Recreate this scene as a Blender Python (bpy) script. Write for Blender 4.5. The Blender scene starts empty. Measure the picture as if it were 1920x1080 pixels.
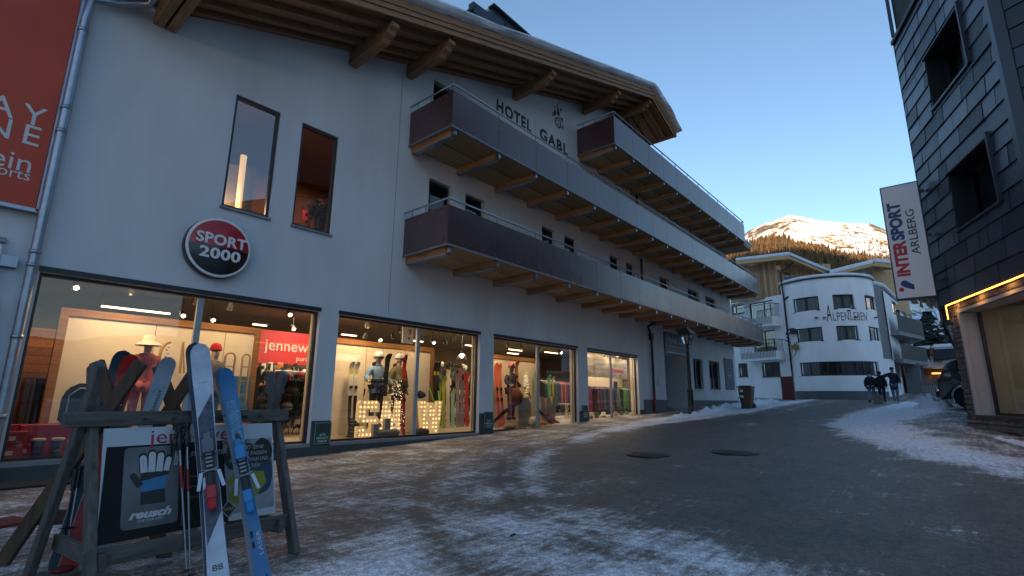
import bpy, bmesh, math, random
from mathutils import Vector, Matrix, noise
R = math.radians
S = bpy.context.scene
COL = S.collection
# ------------------------------------------------------------------ camera
FPX, PITCH, ROLL, YAW = 954.67, R(12.293), R(.5188), R(40.505)
EYE = Vector((0, 0, 1.2))
FW = Vector((math.cos(PITCH)*math.cos(YAW), math.cos(PITCH)*math.sin(YAW), math.sin(PITCH)))
RT0 = Vector((math.sin(YAW), -math.cos(YAW), 0)); UP0 = RT0.cross(FW)
RT = RT0*math.cos(ROLL) + UP0*math.sin(ROLL); UP = -RT0*math.sin(ROLL) + UP0*math.cos(ROLL)
cd = bpy.data.cameras.new('camera'); cam = bpy.data.objects.new('camera', cd); COL.objects.link(cam)
cd.sensor_width = 36; cd.lens = 36*FPX/1920; cd.clip_start = .05; cd.clip_end = 9000
M3 = Matrix((RT, UP, -FW)).transposed()
cam.matrix_world = Matrix.Translation(EYE) @ M3.to_4x4()
S.camera = cam
# ------------------------------------------------------------------ light
SUN_EL, SUN_AZ = R(8), R(203)            # the sun stands low, beyond the added ridge behind the street
w = bpy.data.worlds.new('World'); S.world = w; w.use_nodes = True
nt = w.node_tree; sky = nt.nodes.new('ShaderNodeTexSky'); sky.sky_type = 'NISHITA'; sky.sun_disc = False
sky.sun_elevation = SUN_EL; sky.sun_rotation = math.pi/2 - SUN_AZ; sky.altitude = 1300; sky.air_density = 1.0; sky.dust_density = .8; sky.ozone_density = 1.7
bgn = nt.nodes['Background']; nt.links.new(sky.outputs[0], bgn.inputs[0]); bgn.inputs[1].default_value = .13
sl = bpy.data.lights.new('sun', 'SUN'); sl.energy = 3.9; sl.angle = R(.5); sl.color = (1, .70, .42)
so = bpy.data.objects.new('sun', sl); COL.objects.link(so)
sd = Vector((math.cos(SUN_EL)*math.cos(SUN_AZ), math.cos(SUN_EL)*math.sin(SUN_AZ), math.sin(SUN_EL)))
so.rotation_euler = sd.to_track_quat('Z', 'Y').to_euler()
S.view_settings.view_transform = 'Standard'; S.view_settings.look = 'None'; S.view_settings.exposure = 1.44; S.view_settings.gamma = 1
S.render.engine = 'CYCLES'
try:
    S.cycles.max_bounces = 8; S.cycles.transparent_max_bounces = 16; S.cycles.diffuse_bounces = 3
    S.cycles.sample_clamp_indirect = 4; S.cycles.caustics_reflective = False; S.cycles.caustics_refractive = False
except Exception: pass

# ------------------------------------------------------------------ survey: photo point -> place in the world on a known plane
def ray(px, py): return FW*FPX + RT*(px-960) - UP*(py-540)
def P(px, py, X=None, Y=None, Z=None, D=None):
    r = ray(px, py)
    if X is not None: t = X/r.x
    elif Y is not None: t = Y/r.y
    elif Z is not None: t = (Z-EYE.z)/r.z
    else: t = D/math.hypot(r.x, r.y)
    return EYE + r*t
def lerp(a, b, t): return a + (b-a)*t
def tab(x, pts):
    if x <= pts[0][0]: return pts[0][1]
    for (a, va), (b, vb) in zip(pts, pts[1:]):
        if x <= b: return lerp(va, vb, (x-a)/(b-a))
    return pts[-1][1]
def smooth(t): t = max(0, min(1, t)); return t*t*(3-2*t)
def gz(X, Y):
    z = tab(X, [(3, 0), (5, .01), (7, .085), (30, 1.0), (43, 1.39), (50, 1.95), (70, 3.6), (120, 7)])
    b = tab(X, [(0, 0), (8, .08), (16, .22), (24, .25), (40, .1), (60, 0)])
    return z + b*(1-smooth((Y+.2)/3.2))
def PG(px, py):
    r = ray(px, py); z = 0.5
    for _ in range(60):
        if r.z > -1e-3: return P(px, py, D=50)
        p = P(px, py, Z=min(z, 1.19)); z = lerp(z, min(gz(p.x, p.y), 1.19), .3)
    return P(px, py, Z=z)

# ------------------------------------------------------------------ objects
def tag(o, label=None, cat=None, group=None, kind=None):
    if label: o['label'] = label
    if cat: o['category'] = cat
    if group: o['group'] = group
    if kind: o['kind'] = kind
    return o
def thing(name, loc=(0, 0, 0), label=None, cat=None, group=None, rz=0):
    o = bpy.data.objects.new(name, None); COL.objects.link(o); o.location = loc; o.rotation_euler.z = rz
    o.empty_display_size = .1
    return tag(o, label, cat, group)
def wloc(o):
    v = Vector((0, 0, 0))
    while o: v = v + o.location; o = o.parent
    return v
def copy_tree(o, parent=None):
    c = o.copy(); COL.objects.link(c)
    if parent: c.parent = parent
    for ch in o.children: copy_tree(ch, c)
    return c
class MB:
    def __init__(s): s.v = []; s.f = []; s.m = []; s.sm = []
    def add(s, vs, fs, mi=0, smooth=False):
        n = len(s.v); s.v += [Vector(v) for v in vs]
        for f in fs: s.f.append([n+i for i in f]); s.m.append(mi); s.sm.append(smooth)
        return s
    def box(s, c, d, mi=0, rz=0, M=None):
        x, y, z = d[0]/2, d[1]/2, d[2]/2
        vs = [Vector((a*x, b*y, e*z)) for e in (-1, 1) for b in (-1, 1) for a in (-1, 1)]
        if M is None: M = Matrix.Rotation(rz, 3, 'Z') if rz else Matrix.Identity(3)
        c = Vector(c)
        return s.add([c + M @ v for v in vs], [(0, 2, 3, 1), (4, 5, 7, 6), (0, 1, 5, 4), (2, 6, 7, 3), (0, 4, 6, 2), (1, 3, 7, 5)], mi)
    def bb(s, x0, x1, y0, y1, z0, z1, mi=0): return s.box(((x0+x1)/2, (y0+y1)/2, (z0+z1)/2), (x1-x0, y1-y0, z1-z0), mi)
    def bar(s, a, b, w_, h_, up=(0, 0, 1), mi=0):
        a, b = Vector(a), Vector(b); d = b-a; L = d.length; d.normalize()
        u = Vector(up); sx = d.cross(u)
        if sx.length < 1e-4: sx = d.cross(Vector((0, 1, 0)))
        sx.normalize(); uz = sx.cross(d).normalized()
        M = Matrix((d, sx, uz)).transposed()
        return s.box((a+b)/2, (L, w_, h_), mi, M=M)
    def prism(s, pts, ex, mi=0):
        n = len(pts); ex = Vector(ex); a = [Vector(p) for p in pts]
        return s.add(a + [p+ex for p in a], [list(range(n))[::-1], list(range(n, 2*n))] + [(i, (i+1) % n, n+(i+1) % n, n+i) for i in range(n)], mi)
    def tube(s, pts, r, n=8, mi=0, caps=True):
        pts = [Vector(p) for p in pts]; k = len(pts); rs = r if isinstance(r, (list, tuple)) else [r]*k
        vs = []; prev = None
        for i, p in enumerate(pts):
            d = (pts[min(i+1, k-1)] - pts[max(i-1, 0)]).normalized()
            if prev is None:
                prev = d.cross(Vector((0, 0, 1)))
                if prev.length < 1e-3: prev = d.cross(Vector((1, 0, 0)))
            prev = (prev - d*prev.dot(d)).normalized(); q = d.cross(prev)
            vs += [p + (prev*math.cos(2*math.pi*j/n) + q*math.sin(2*math.pi*j/n))*rs[i] for j in range(n)]
        fs = [(i*n+j, i*n+(j+1) % n, (i+1)*n+(j+1) % n, (i+1)*n+j) for i in range(k-1) for j in range(n)]
        s.add(vs, fs, mi, True)
        if caps:
            s.add(vs[:n], [list(range(n))[::-1]], mi); s.add(vs[-n:], [list(range(n))], mi)
        return s
    def lathe(s, prof, c, n=16, mi=0, M=None, sm=True):
        c = Vector(c); M = M or Matrix.Identity(3); vs = []
        for r, z in prof: vs += [c + M @ Vector((r*math.cos(2*math.pi*j/n), r*math.sin(2*math.pi*j/n), z)) for j in range(n)]
        k = len(prof)
        s.add(vs, [(i*n+j, i*n+(j+1) % n, (i+1)*n+(j+1) % n, (i+1)*n+j) for i in range(k-1) for j in range(n)], mi, sm)
        if prof[0][0] > 1e-4: s.add(vs[:n], [list(range(n))[::-1]], mi)
        if prof[-1][0] > 1e-4: s.add(vs[-n:], [list(range(n))], mi)
        return s
    def ball(s, c, r, n=12, k=8, sc=(1, 1, 1), mi=0, M=None):
        prof = [(math.sin(math.pi*i/k)*1.0, -math.cos(math.pi*i/k)) for i in range(k+1)]
        Sc = Matrix.Diagonal(Vector((r*sc[0], r*sc[1], r*sc[2])))
        return s.lathe(prof, c, n, mi, (M @ Sc) if M else Sc)
    def grid(s, fn, nu, nv, mi=0, sm=True):
        vs = [fn(i/nu, j/nv) for j in range(nv+1) for i in range(nu+1)]
        return s.add(vs, [(j*(nu+1)+i, j*(nu+1)+i+1, (j+1)*(nu+1)+i+1, (j+1)*(nu+1)+i) for j in range(nv) for i in range(nu)], mi, sm)
    def build(s, name, mats, parent=None, bevel=0, label=None, local=False, merge=False, seg=1):
        off = Vector((0, 0, 0)) if (local or parent is None) else wloc(parent)
        me = bpy.data.meshes.new(name)
        me.from_pydata([tuple(v-off) for v in s.v], [], s.f)
        if not isinstance(mats, (list, tuple)): mats = [mats]
        for m in mats: me.materials.append(m)
        me.polygons.foreach_set('material_index', s.m); me.polygons.foreach_set('use_smooth', s.sm)
        if merge or bevel:
            bm = bmesh.new(); bm.from_mesh(me); bmesh.ops.remove_doubles(bm, verts=bm.verts, dist=1e-5)
            if bevel:
                es = [e for e in bm.edges if len(e.link_faces) == 2 and e.calc_face_angle(0) > .6]
                try: bmesh.ops.bevel(bm, geom=es, offset=bevel, segments=seg, affect='EDGES', clamp_overlap=True)
                except Exception: pass
            bm.to_mesh(me); bm.free()
        me.update()
        o = bpy.data.objects.new(name, me); COL.objects.link(o)
        if parent: o.parent = parent
        if label: o['label'] = label
        return o
def obj_from_mesh(name, me, parent=None):
    o = bpy.data.objects.new(name, me); COL.objects.link(o)
    if parent: o.parent = parent
    return o
# lettering: built-in font turned into a mesh, laid on the plane (o, ux, uy)
def text_verts(body, size, bold=0.0, align='CENTER', spacing=1.0, depth=.004, shear=0):
    cu = bpy.data.curves.new('t', 'FONT'); cu.body = body; cu.size = size; cu.align_x = align; cu.align_y = 'BOTTOM_BASELINE'
    cu.offset = bold; cu.space_character = spacing; cu.extrude = depth/2; cu.shear = shear; cu.resolution_u = 3
    t = bpy.data.objects.new('t', cu); COL.objects.link(t)
    me = bpy.data.meshes.new_from_object(t.evaluated_get(bpy.context.evaluated_depsgraph_get()))
    vs = [v.co.copy() for v in me.vertices]; fs = [list(p.vertices) for p in me.polygons]
    bpy.data.objects.remove(t); bpy.data.curves.remove(cu); bpy.data.meshes.remove(me)
    return vs, fs
def letters(mb, body, o, ux, uy, size, mi=0, bold=0, align='CENTER', spacing=1.0, depth=.004, width=None, shear=0):
    vs, fs = text_verts(body, size, bold, align, spacing, depth, shear)
    ux, uy, o = Vector(ux).normalized(), Vector(uy).normalized(), Vector(o); un = ux.cross(uy)
    k = 1
    if width:
        xs = [v.x for v in vs]; k = width/(max(xs)-min(xs))
    return mb.add([o + ux*(v.x*k) + uy*v.y + un*(v.z) for v in vs], fs, mi)
# smooth body from a skeleton (Skin + Subdivision), baked to a mesh
def skin(joints, bones, mat_, name, parent=None, sub=1, local=True, M=None):
    names = list(joints); me = bpy.data.meshes.new('sk')
    me.from_pydata([tuple(joints[k][0]) for k in names], [(names.index(a), names.index(b)) for a, b in bones], [])
    o = bpy.data.objects.new('sk', me); COL.objects.link(o)
    md = o.modifiers.new('s', 'SKIN'); md.branch_smoothing = .6
    for i, k in enumerate(names):
        r = joints[k][1]; r = r if isinstance(r, tuple) else (r, r)
        me.skin_vertices[0].data[i].radius = r; me.skin_vertices[0].data[i].use_root = (i == 0)
    o.modifiers.new('u', 'SUBSURF').levels = sub
    out = bpy.data.meshes.new_from_object(o.evaluated_get(bpy.context.evaluated_depsgraph_get()))
    bpy.data.objects.remove(o)
    out.polygons.foreach_set('use_smooth', [True]*len(out.polygons))
    if M: out.transform(M)
    out.materials.clear(); out.materials.append(mat_)
    return obj_from_mesh(name, out, parent)

# ------------------------------------------------------------------ materials
MATS = {}
def mat(key, col=(.5, .5, .5), rough=.6, metal=0, var=.12, vscale=3, detail=5, bump=0, bscale=40, bdist=.01, stretch=None, spec=.5, emit=None, estr=0, col2=None, dirt=0):
    if key in MATS: return MATS[key]
    m = bpy.data.materials.new(key); m.use_nodes = True; n = m.node_tree; b = n.nodes['Principled BSDF']; L = n.links.new
    b.inputs['Roughness'].default_value = rough; b.inputs['Metallic'].default_value = metal
    b.inputs['Specular IOR Level'].default_value = spec
    tc = n.nodes.new('ShaderNodeTexCoord'); src = tc.outputs['Object']
    if stretch:
        mp = n.nodes.new('ShaderNodeMapping'); mp.inputs['Scale'].default_value = stretch; L(src, mp.inputs[0]); src = mp.outputs[0]
    no = n.nodes.new('ShaderNodeTexNoise'); no.inputs['Scale'].default_value = vscale; no.inputs['Detail'].default_value = detail; no.inputs['Roughness'].default_value = .6
    L(src, no.inputs['Vector'])
    cr = n.nodes.new('ShaderNodeValToRGB'); cr.color_ramp.elements[0].position = .28; cr.color_ramp.elements[1].position = .72
    c2 = col2 or tuple(min(1, c*(1+var)) for c in col); c1 = tuple(c*(1-var) for c in col) if not col2 else col
    cr.color_ramp.elements[0].color = (*c1, 1); cr.color_ramp.elements[1].color = (*c2, 1)
    L(no.outputs['Fac'], cr.inputs[0]); L(cr.outputs[0], b.inputs['Base Color'])
    mr = n.nodes.new('ShaderNodeMapRange'); mr.inputs[3].default_value = max(0, rough-.08); mr.inputs[4].default_value = min(1, rough+.1)
    L(no.outputs['Fac'], mr.inputs[0]); L(mr.outputs[0], b.inputs['Roughness'])
    if bump:
        nb = n.nodes.new('ShaderNodeTexNoise'); nb.inputs['Scale'].default_value = bscale; nb.inputs['Detail'].default_value = 6; L(src, nb.inputs['Vector'])
        bp = n.nodes.new('ShaderNodeBump'); bp.inputs['Strength'].default_value = bump; bp.inputs['Distance'].default_value = bdist
        L(nb.outputs['Fac'], bp.inputs['Height']); L(bp.outputs[0], b.inputs['Normal'])
    if emit: b.inputs['Emission Color'].default_value = (*emit, 1); b.inputs['Emission Strength'].default_value = estr
    MATS[key] = m; return m
def wood(key, c1, c2, axis='x', rough=.75, plank=0, paxis=None, bump=.4, knots=False):
    if key in MATS: return MATS[key]
    st = {'x': (1.2, 18, 18), 'y': (18, 1.2, 18), 'z': (18, 18, 1.2)}[axis]
    m = mat(key, c1, rough, col2=c2, vscale=1.6, detail=8, stretch=st, bump=bump, bscale=2.4, bdist=.006)
    if plank:
        n = m.node_tree; b = n.nodes['Principled BSDF']; L = n.links.new
        tc = n.nodes.new('ShaderNodeTexCoord'); sx = n.nodes.new('ShaderNodeSeparateXYZ'); L(tc.outputs['Object'], sx.inputs[0])
        mt = n.nodes.new('ShaderNodeMath'); mt.operation = 'MULTIPLY'; mt.inputs[1].default_value = 1/plank; L(sx.outputs[{'x': 0, 'y': 1, 'z': 2}[paxis]], mt.inputs[0])
        fl = n.nodes.new('ShaderNodeMath'); fl.operation = 'FLOOR'; L(mt.outputs[0], fl.inputs[0])
        fr = n.nodes.new('ShaderNodeMath'); fr.operation = 'FRACT'; L(mt.outputs[0], fr.inputs[0])
        wn = n.nodes.new('ShaderNodeTexWhiteNoise'); wn.noise_dimensions = '1D'; L(fl.outputs[0], wn.inputs['W'])
        g = n.nodes.new('ShaderNodeMath'); g.operation = 'LESS_THAN'; g.inputs[1].default_value = .045; L(fr.outputs[0], g.inputs[0])
        mr = n.nodes.new('ShaderNodeMapRange'); mr.inputs[3].default_value = .62; mr.inputs[4].default_value = 1.3; L(wn.outputs['Value'], mr.inputs[0])
        g2 = n.nodes.new('ShaderNodeMath'); g2.operation = 'MULTIPLY_ADD'; g2.inputs[1].default_value = -.85; g2.inputs[2].default_value = 1; L(g.outputs[0], g2.inputs[0])
        pm = n.nodes.new('ShaderNodeMath'); pm.operation = 'MULTIPLY'; L(mr.outputs[0], pm.inputs[0]); L(g2.outputs[0], pm.inputs[1])
        mx = n.nodes.new('ShaderNodeVectorMath'); mx.operation = 'SCALE'; src = b.inputs['Base Color'].links[0].from_socket
        L(src, mx.inputs[0]); L(pm.outputs[0], mx.inputs['Scale']); L(mx.outputs[0], b.inputs['Base Color'])
    return m
def glass(key, tint=(.95, .97, .97), ior=1.5, k=1.0, base=0.0, rough=0.0):
    if key in MATS: return MATS[key]
    m = bpy.data.materials.new(key); m.use_nodes = True; n = m.node_tree; n.nodes.clear(); L = n.links.new
    o = n.nodes.new('ShaderNodeOutputMaterial'); t = n.nodes.new('ShaderNodeBsdfTransparent'); t.inputs[0].default_value = (*tint, 1)
    g = n.nodes.new('ShaderNodeBsdfGlossy'); g.inputs['Roughness'].default_value = rough
    f = n.nodes.new('ShaderNodeFresnel'); f.inputs[0].default_value = ior
    a = n.nodes.new('ShaderNodeMath'); a.operation = 'MULTIPLY_ADD'; a.inputs[1].default_value = k; a.inputs[2].default_value = base; a.use_clamp = True
    L(f.outputs[0], a.inputs[0]); x = n.nodes.new('ShaderNodeMixShader'); L(a.outputs[0], x.inputs[0]); L(t.outputs[0], x.inputs[1]); L(g.outputs[0], x.inputs[2]); L(x.outputs[0], o.inputs[0])
    MATS[key] = m; return m
def emis(key, col, s):
    if key in MATS: return MATS[key]
    m = bpy.data.materials.new(key); m.use_nodes = True; n = m.node_tree; b = n.nodes['Principled BSDF']
    b.inputs['Base Color'].default_value = (*col, 1); b.inputs['Emission Color'].default_value = (*col, 1); b.inputs['Emission Strength'].default_value = s
    MATS[key] = m; return m
def lamp(kind, loc, energy, col, size=.1, parent=None, aim=None, spot=None):
    l = bpy.data.lights.new('lamp_light', kind); l.energy = energy; l.color = col
    if kind == 'AREA': l.size = size
    else: l.shadow_soft_size = size
    if spot: l.spot_size = R(spot); l.spot_blend = .6
    o = bpy.data.objects.new('lamp_light', l); COL.objects.link(o)
    o.location = Vector(loc) - (wloc(parent) if parent else Vector((0, 0, 0)))
    if parent: o.parent = parent
    if aim is not None: o.rotation_euler = (Vector(loc)-Vector(aim)).to_track_quat('Z', 'Y').to_euler()
    return o
try: S.cycles.use_denoising = True
except Exception: pass
STEEL = mat('galvanised steel', (.32, .36, .42), .38, .85, var=.15, vscale=6)
DKMET = mat('dark metal', (.022, .024, .028), .5, .3, var=.2)
BLACK = mat('black plastic', (.012, .012, .014), .45, 0, var=.2)
WHITEM = mat('white lacquer', (.72, .73, .74), .4, 0, var=.03)
SNOW = mat('snow', (.74, .79, .86), .75, 0, var=.08, vscale=2, bump=.6, bscale=9, bdist=.04)
# ================================================================== GROUND
def poly_sd(x, y, poly):           # signed distance to a polygon, positive inside
    d = 1e9; ins = False; n = len(poly)
    for i in range(n):
        ax, ay = poly[i]; bx, by = poly[(i+1) % n]
        ex, ey = bx-ax, by-ay; wx, wy = x-ax, y-ay
        t = max(0, min(1, (wx*ex+wy*ey)/max(1e-9, ex*ex+ey*ey)))
        d = min(d, (wx-ex*t)**2 + (wy-ey*t)**2)
        if (ay > y) != (by > y) and x < ex*(y-ay)/(by-ay+1e-12)+ax: ins = not ins
    return math.sqrt(d) if ins else -math.sqrt(d)
def gp(*l): return [(lambda p: (p.x, p.y))(PG(*q)) for q in l]
ROADC = gp((1350, 781), (1200, 800), (1129, 817), (1050, 840), (1022, 862), (1035, 900), (1080, 940), (1200, 985), (1320, 1020), (1410, 1045), (1500, 1080), (1580, 1150), (1900, 1500)) + [(6, -6), (12, -6)] + \
    gp((1925, 902), (1830, 880), (1740, 866), (1660, 842), (1580, 818), (1556, 800), (1556, 786), (1600, 771), (1700, 752), (1728, 735), (1690, 730), (1600, 752), (1480, 772))
WHITE = gp((1560, 792), (1600, 775), (1700, 757), (1800, 762), (1812, 775), (1745, 775), (1700, 790), (1712, 808), (1780, 830), (1850, 850), (1925, 866), (1925, 900), (1830, 878), (1740, 862), (1660, 840), (1580, 815))
EDGEW = gp((1062, 822), (1140, 800), (1230, 784), (1380, 764), (1560, 742), (1560, 752), (1400, 776), (1240, 796), (1140, 812), (1070, 832))
BAND = gp((958, 905), (965, 880), (1010, 850), (1100, 822), (1150, 811), (1150, 818), (1050, 842), (1022, 862), (1030, 905), (1010, 930), (965, 925))
PATCH = gp((1120, 962), (1260, 995), (1400, 1035), (1560, 1085), (1500, 1150), (1000, 1150), (900, 1050), (880, 1000), (960, 965))
PATCH2 = gp((760, 1000), (900, 985), (900, 1060), (840, 1150), (500, 1150), (480, 1060), (620, 1030))
xs = []; x = -40.0
while x < 150:
    xs.append(x); x += .09 if -.5 < x < 9 else (.16 if x < 20 and x > -1 else (.4 if 0 < x < 48 else 4))
ys = []; y = -60.0
while y < 60:
    ys.append(y); y += .09 if -1.5 < y < 9 else (.3 if -6 < y < 14 else 3)
vs = []; ms = []
for Y in ys:
    for X in xs:
        z = gz(X, Y)
        m = .5
        if -2 < X < 50 and -8 < Y < 14:
            c = poly_sd(X, Y, ROADC)
            m = .42 - .31*smooth((c+.5)/1.3)
            for pl, v, ed in ((WHITE, 1.12, 1.0), (EDGEW, .80, .6), (BAND, .62, .6), (PATCH, .66, 1.2), (PATCH2, .62, 1.0)):
                d = poly_sd(X, Y, pl); m = lerp(m, v, smooth((d+ed*.4)/ed))
            if c > 0:
                br = .5+.5*noise.noise(Vector((X*.5, Y*.5, 8)))
                m += .10*max(0, noise.noise(Vector((X*.9, Y*.9, 11)))) + .09*noise.noise(Vector((X*.28, Y*1.1, 3)))
                for o_, w_ in ((.55, .09), (.80, .08), (2.05, .10), (2.4, .09), (3.6, .12)): m += .13*br*math.exp(-((c-o_-.25*noise.noise(Vector((X*.25, Y*.25, 6))))/w_)**2)
            else:
                for o_, w_ in ((-.5, .10), (-.75, .08), (-1.9, .12)): m -= .16*math.exp(-((c-o_-.3*noise.noise(Vector((X*.25, Y*.25, 6))))/w_)**2)
            nz = noise.noise(Vector((X*.7, Y*.7, 0))); m += nz*.10 + .06*noise.noise(Vector((X*2.6, Y*2.6, 9)))
            z += .022*m*(noise.noise(Vector((X*1.3, Y*1.3, 4)))+.35*noise.noise(Vector((X*6, Y*6, 4)))) + .012*m
        vs.append((X, Y, z)); ms.append(max(0, min(1.2, m)))
mb = MB(); nx = len(xs)
mb.add(vs, [(j*nx+i, j*nx+i+1, (j+1)*nx+i+1, (j+1)*nx+i) for j in range(len(ys)-1) for i in range(nx-1)], 0, True)
gm = bpy.data.materials.new('icy street'); gm.use_nodes = True; n = gm.node_tree; L = n.links.new; b = n.nodes['Principled BSDF']
def nd(t, **k):
    q = n.nodes.new(t)
    for a, v in k.items():
        if a.startswith('i'): q.inputs[int(a[1:])].default_value = v
        else: setattr(q, a, v)
    return q
def mth(op, a, b_=None, c=None, clamp=False):
    q = n.nodes.new('ShaderNodeMath'); q.operation = op; q.use_clamp = clamp
    for i, v in enumerate((a, b_, c)):
        if v is None: continue
        if isinstance(v, (int, float)): q.inputs[i].default_value = v
        else: L(v, q.inputs[i])
    return q.outputs[0]
def nzf(scale, det, st=None, rot=0, w=0):
    tc = n.nodes.new('ShaderNodeTexCoord'); mp = n.nodes.new('ShaderNodeMapping'); mp.inputs['Scale'].default_value = st or (1, 1, 1); mp.inputs['Rotation'].default_value = (0, 0, rot); mp.inputs['Location'].default_value = (w, w*1.3, 0)
    q = n.nodes.new('ShaderNodeTexNoise'); q.inputs['Scale'].default_value = scale; q.inputs['Detail'].default_value = det; q.inputs['Roughness'].default_value = .65
    L(tc.outputs['Object'], mp.inputs[0]); L(mp.outputs[0], q.inputs['Vector']); return q.outputs['Fac']
at = nd('ShaderNodeAttribute', attribute_name='snowcover')
cov = at.outputs['Fac']
n1 = nzf(1.4, 10); n2 = nzf(9, 8, w=3); n3 = nzf(1.0, 6, (1.2, 14, 1), R(-14), 7); n4 = nzf(60, 3, w=9)
n5 = nzf(.9, 7, (11, 1.4, 1), R(28), 17); nn = mth('ADD', mth('ADD', mth('MULTIPLY', n1, .42), mth('MULTIPLY', n2, .3)), mth('ADD', mth('MULTIPLY', n3, .26), mth('MULTIPLY', n5, .14)))
nn = mth('ADD', nn, mth('MULTIPLY', n4, .24))
f = mth('ADD', mth('MULTIPLY', mth('SUBTRACT', nn, .68), 2.7), cov)
cr = nd('ShaderNodeValToRGB'); e = cr.color_ramp.elements
e[0].position = .0; e[0].color = (.075, .072, .068, 1); e[1].position = 1; e[1].color = (.78, .82, .88, 1)
for p_, c_ in ((.14, (.135, .116, .100)), (.26, (.095, .080, .070)), (.38, (.16, .142, .128)), (.50, (.34, .335, .33)), (.64, (.60, .61, .62)), (.82, (.80, .82, .85))):
    q = e.new(p_); q.color = (*c_, 1)
L(f, cr.inputs[0])
spk = nzf(75, 3, w=2); vm = nd('ShaderNodeVectorMath', operation='SCALE'); L(cr.outputs[0], vm.inputs[0]); n6 = nzf(17, 5, w=21); L(mth('MULTIPLY', mth('MULTIPLY_ADD', mth('MULTIPLY_ADD', spk, 3.0, -1.0, True), .9, .58), mth('MULTIPLY_ADD', mth('MULTIPLY_ADD', n6, 4.0, -1.5, True), .55, .72)), vm.inputs['Scale']); L(vm.outputs[0], b.inputs['Base Color'])
L(mth('MULTIPLY_ADD', n2, .5, .3, True), b.inputs['Roughness'])
hb = mth('ADD', mth('MULTIPLY', f, .6), mth('ADD', mth('MULTIPLY', n4, .35), mth('MULTIPLY', spk, .25)))
bp = nd('ShaderNodeBump'); bp.inputs['Strength'].default_value = .9; bp.inputs['Distance'].default_value = .02; L(hb, bp.inputs['Height']); L(bp.outputs[0], b.inputs['Normal'])
ground = mb.build('street', gm); tag(ground, kind='structure')
ca = ground.data.attributes.new('snowcover', 'FLOAT', 'POINT'); ca.data.foreach_set('value', ms)

# snow heaps shovelled to the roadside
def heap(name, pts, h, label, seed=0, group=None):
    """ridge of lumpy snow along pts (x, y, half width)"""
    mb = MB(); rnd = random.Random(seed)
    def fn(u, v):
        t = u*(len(pts)-1); i = min(int(t), len(pts)-2); k = t-i
        cx, cy, hw = (lerp(pts[i][q], pts[i+1][q], k) for q in range(3))
        dx, dy = pts[i+1][0]-pts[i][0], pts[i+1][1]-pts[i][1]; l = math.hypot(dx, dy) or 1
        s_ = (v-.5)*2; X = cx - dy/l*hw*s_; Y = cy + dx/l*hw*s_
        e_ = min(1, min(u, 1-u)*6)
        pr = max(0, 1-s_*s_)**.8*math.sqrt(max(0, e_))
        q = Vector((X*2.2, Y*2.2, seed))
        z = gz(X, Y) - .06 + h*pr*(.65+.7*noise.noise(q)+.35*noise.noise(q*3)) + .05*noise.noise(q*6)*pr
        return (X+.06*noise.noise(q*2.3), Y+.06*noise.noise(q*2.1+Vector((5, 0, 0))), z)
    mb.grid(fn, max(24, len(pts)*14), 14)
    return tag(mb.build(name, SNOW), label, 'snow heap', group, kind='stuff')
def hp(l): return [((lambda p: (p.x, p.y, q[2]))(PG(q[0], q[1]))) for q in l]
heap('snow_heap', hp([(1235, 788, .12), (1297, 781, .3), (1345, 770, .25), (1400, 760, .45), (1440, 757, .8), (1478, 760, .3)]), .3, 'long low strip of shovelled snow from the street lamp past the brown bin', 1)
heap('snow_heap', hp([(1385, 757, .3), (1420, 750, .6), (1462, 748, .9), (1485, 751, .3)]), .38, 'lumpy snow bank in front of the dark hedge', 2)
heap('snow_heap', hp([(1522, 749, .3), (1545, 748, .7), (1570, 748, .6), (1590, 748, .3)]), .45, 'rounded snow pile at the foot of the thin pole by the white hotel', 3)
heap('snow_heap', hp([(1590, 745, .25), (1640, 741, .35), (1690, 735, .35), (1730, 727, .3)]), .16, 'thin snow edge along the curved white hotel, behind the walkers', 4)
heap('snow_heap', [(lambda q: (q.x, q.y, w_))(P(px_, 752, D=dd_)) for px_, dd_, w_ in ((1722, 25.2, .3), (1738, 25.4, .8), (1756, 25.6, .9), (1780, 25.6, .6))], .62, 'snow bank at the foot of the picket fence', 5)
heap('snow_heap', hp([(1860, 820, .08), (1885, 826, .14), (1915, 833, .14), (1940, 842, .1)]), .12, 'small crust of snow at the foot of the stone wall', 6)

# manhole covers
IRON = mat('cast iron', (.085, .083, .080), .55, .6, var=.3, vscale=20)
for (px, py), rr, lb in (((1217, 853), .36, 'round ribbed manhole cover, the one nearer the ski shop windows'), ((1378, 849), .36, 'round manhole cover with a wavy relief, further right in the road')):
    p = PG(px, py); t = thing('manhole_cover', (p.x, p.y, gz(p.x, p.y)+.006), lb, 'manhole cover', 'manhole covers in the road')
    m = MB(); m.lathe([(rr+.06, .0), (rr+.06, .012), (rr+.01, .012), (rr+.01, .002)], t.location, 32); m.build('frame_ring', IRON, t)
    m = MB(); m.lathe([(0.001, .004), (rr, .004), (rr, .0)], t.location, 32, sm=False)
    for i in range(-5, 6):
        for j in range(-5, 6):
            x_, y_ = i*.062, j*.062 + (.03 if i % 2 else 0)
            if math.hypot(x_, y_) < rr-.05: m.box(t.location+Vector((x_, y_, .009)), (.035, .045, .012), rz=(.6 if (i+j) % 2 else -.6))
    m.build('lid', IRON, t)
tag(MB().box(PG(960, 1006)+Vector((0, 0, .01)), (.05, .015, .012), rz=.3).box(PG(964, 1005)+Vector((0, 0, .015)), (.03, .02, .01), rz=1).build('litter', BLACK), 'small dark scrap lying on the icy street', 'litter')
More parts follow.
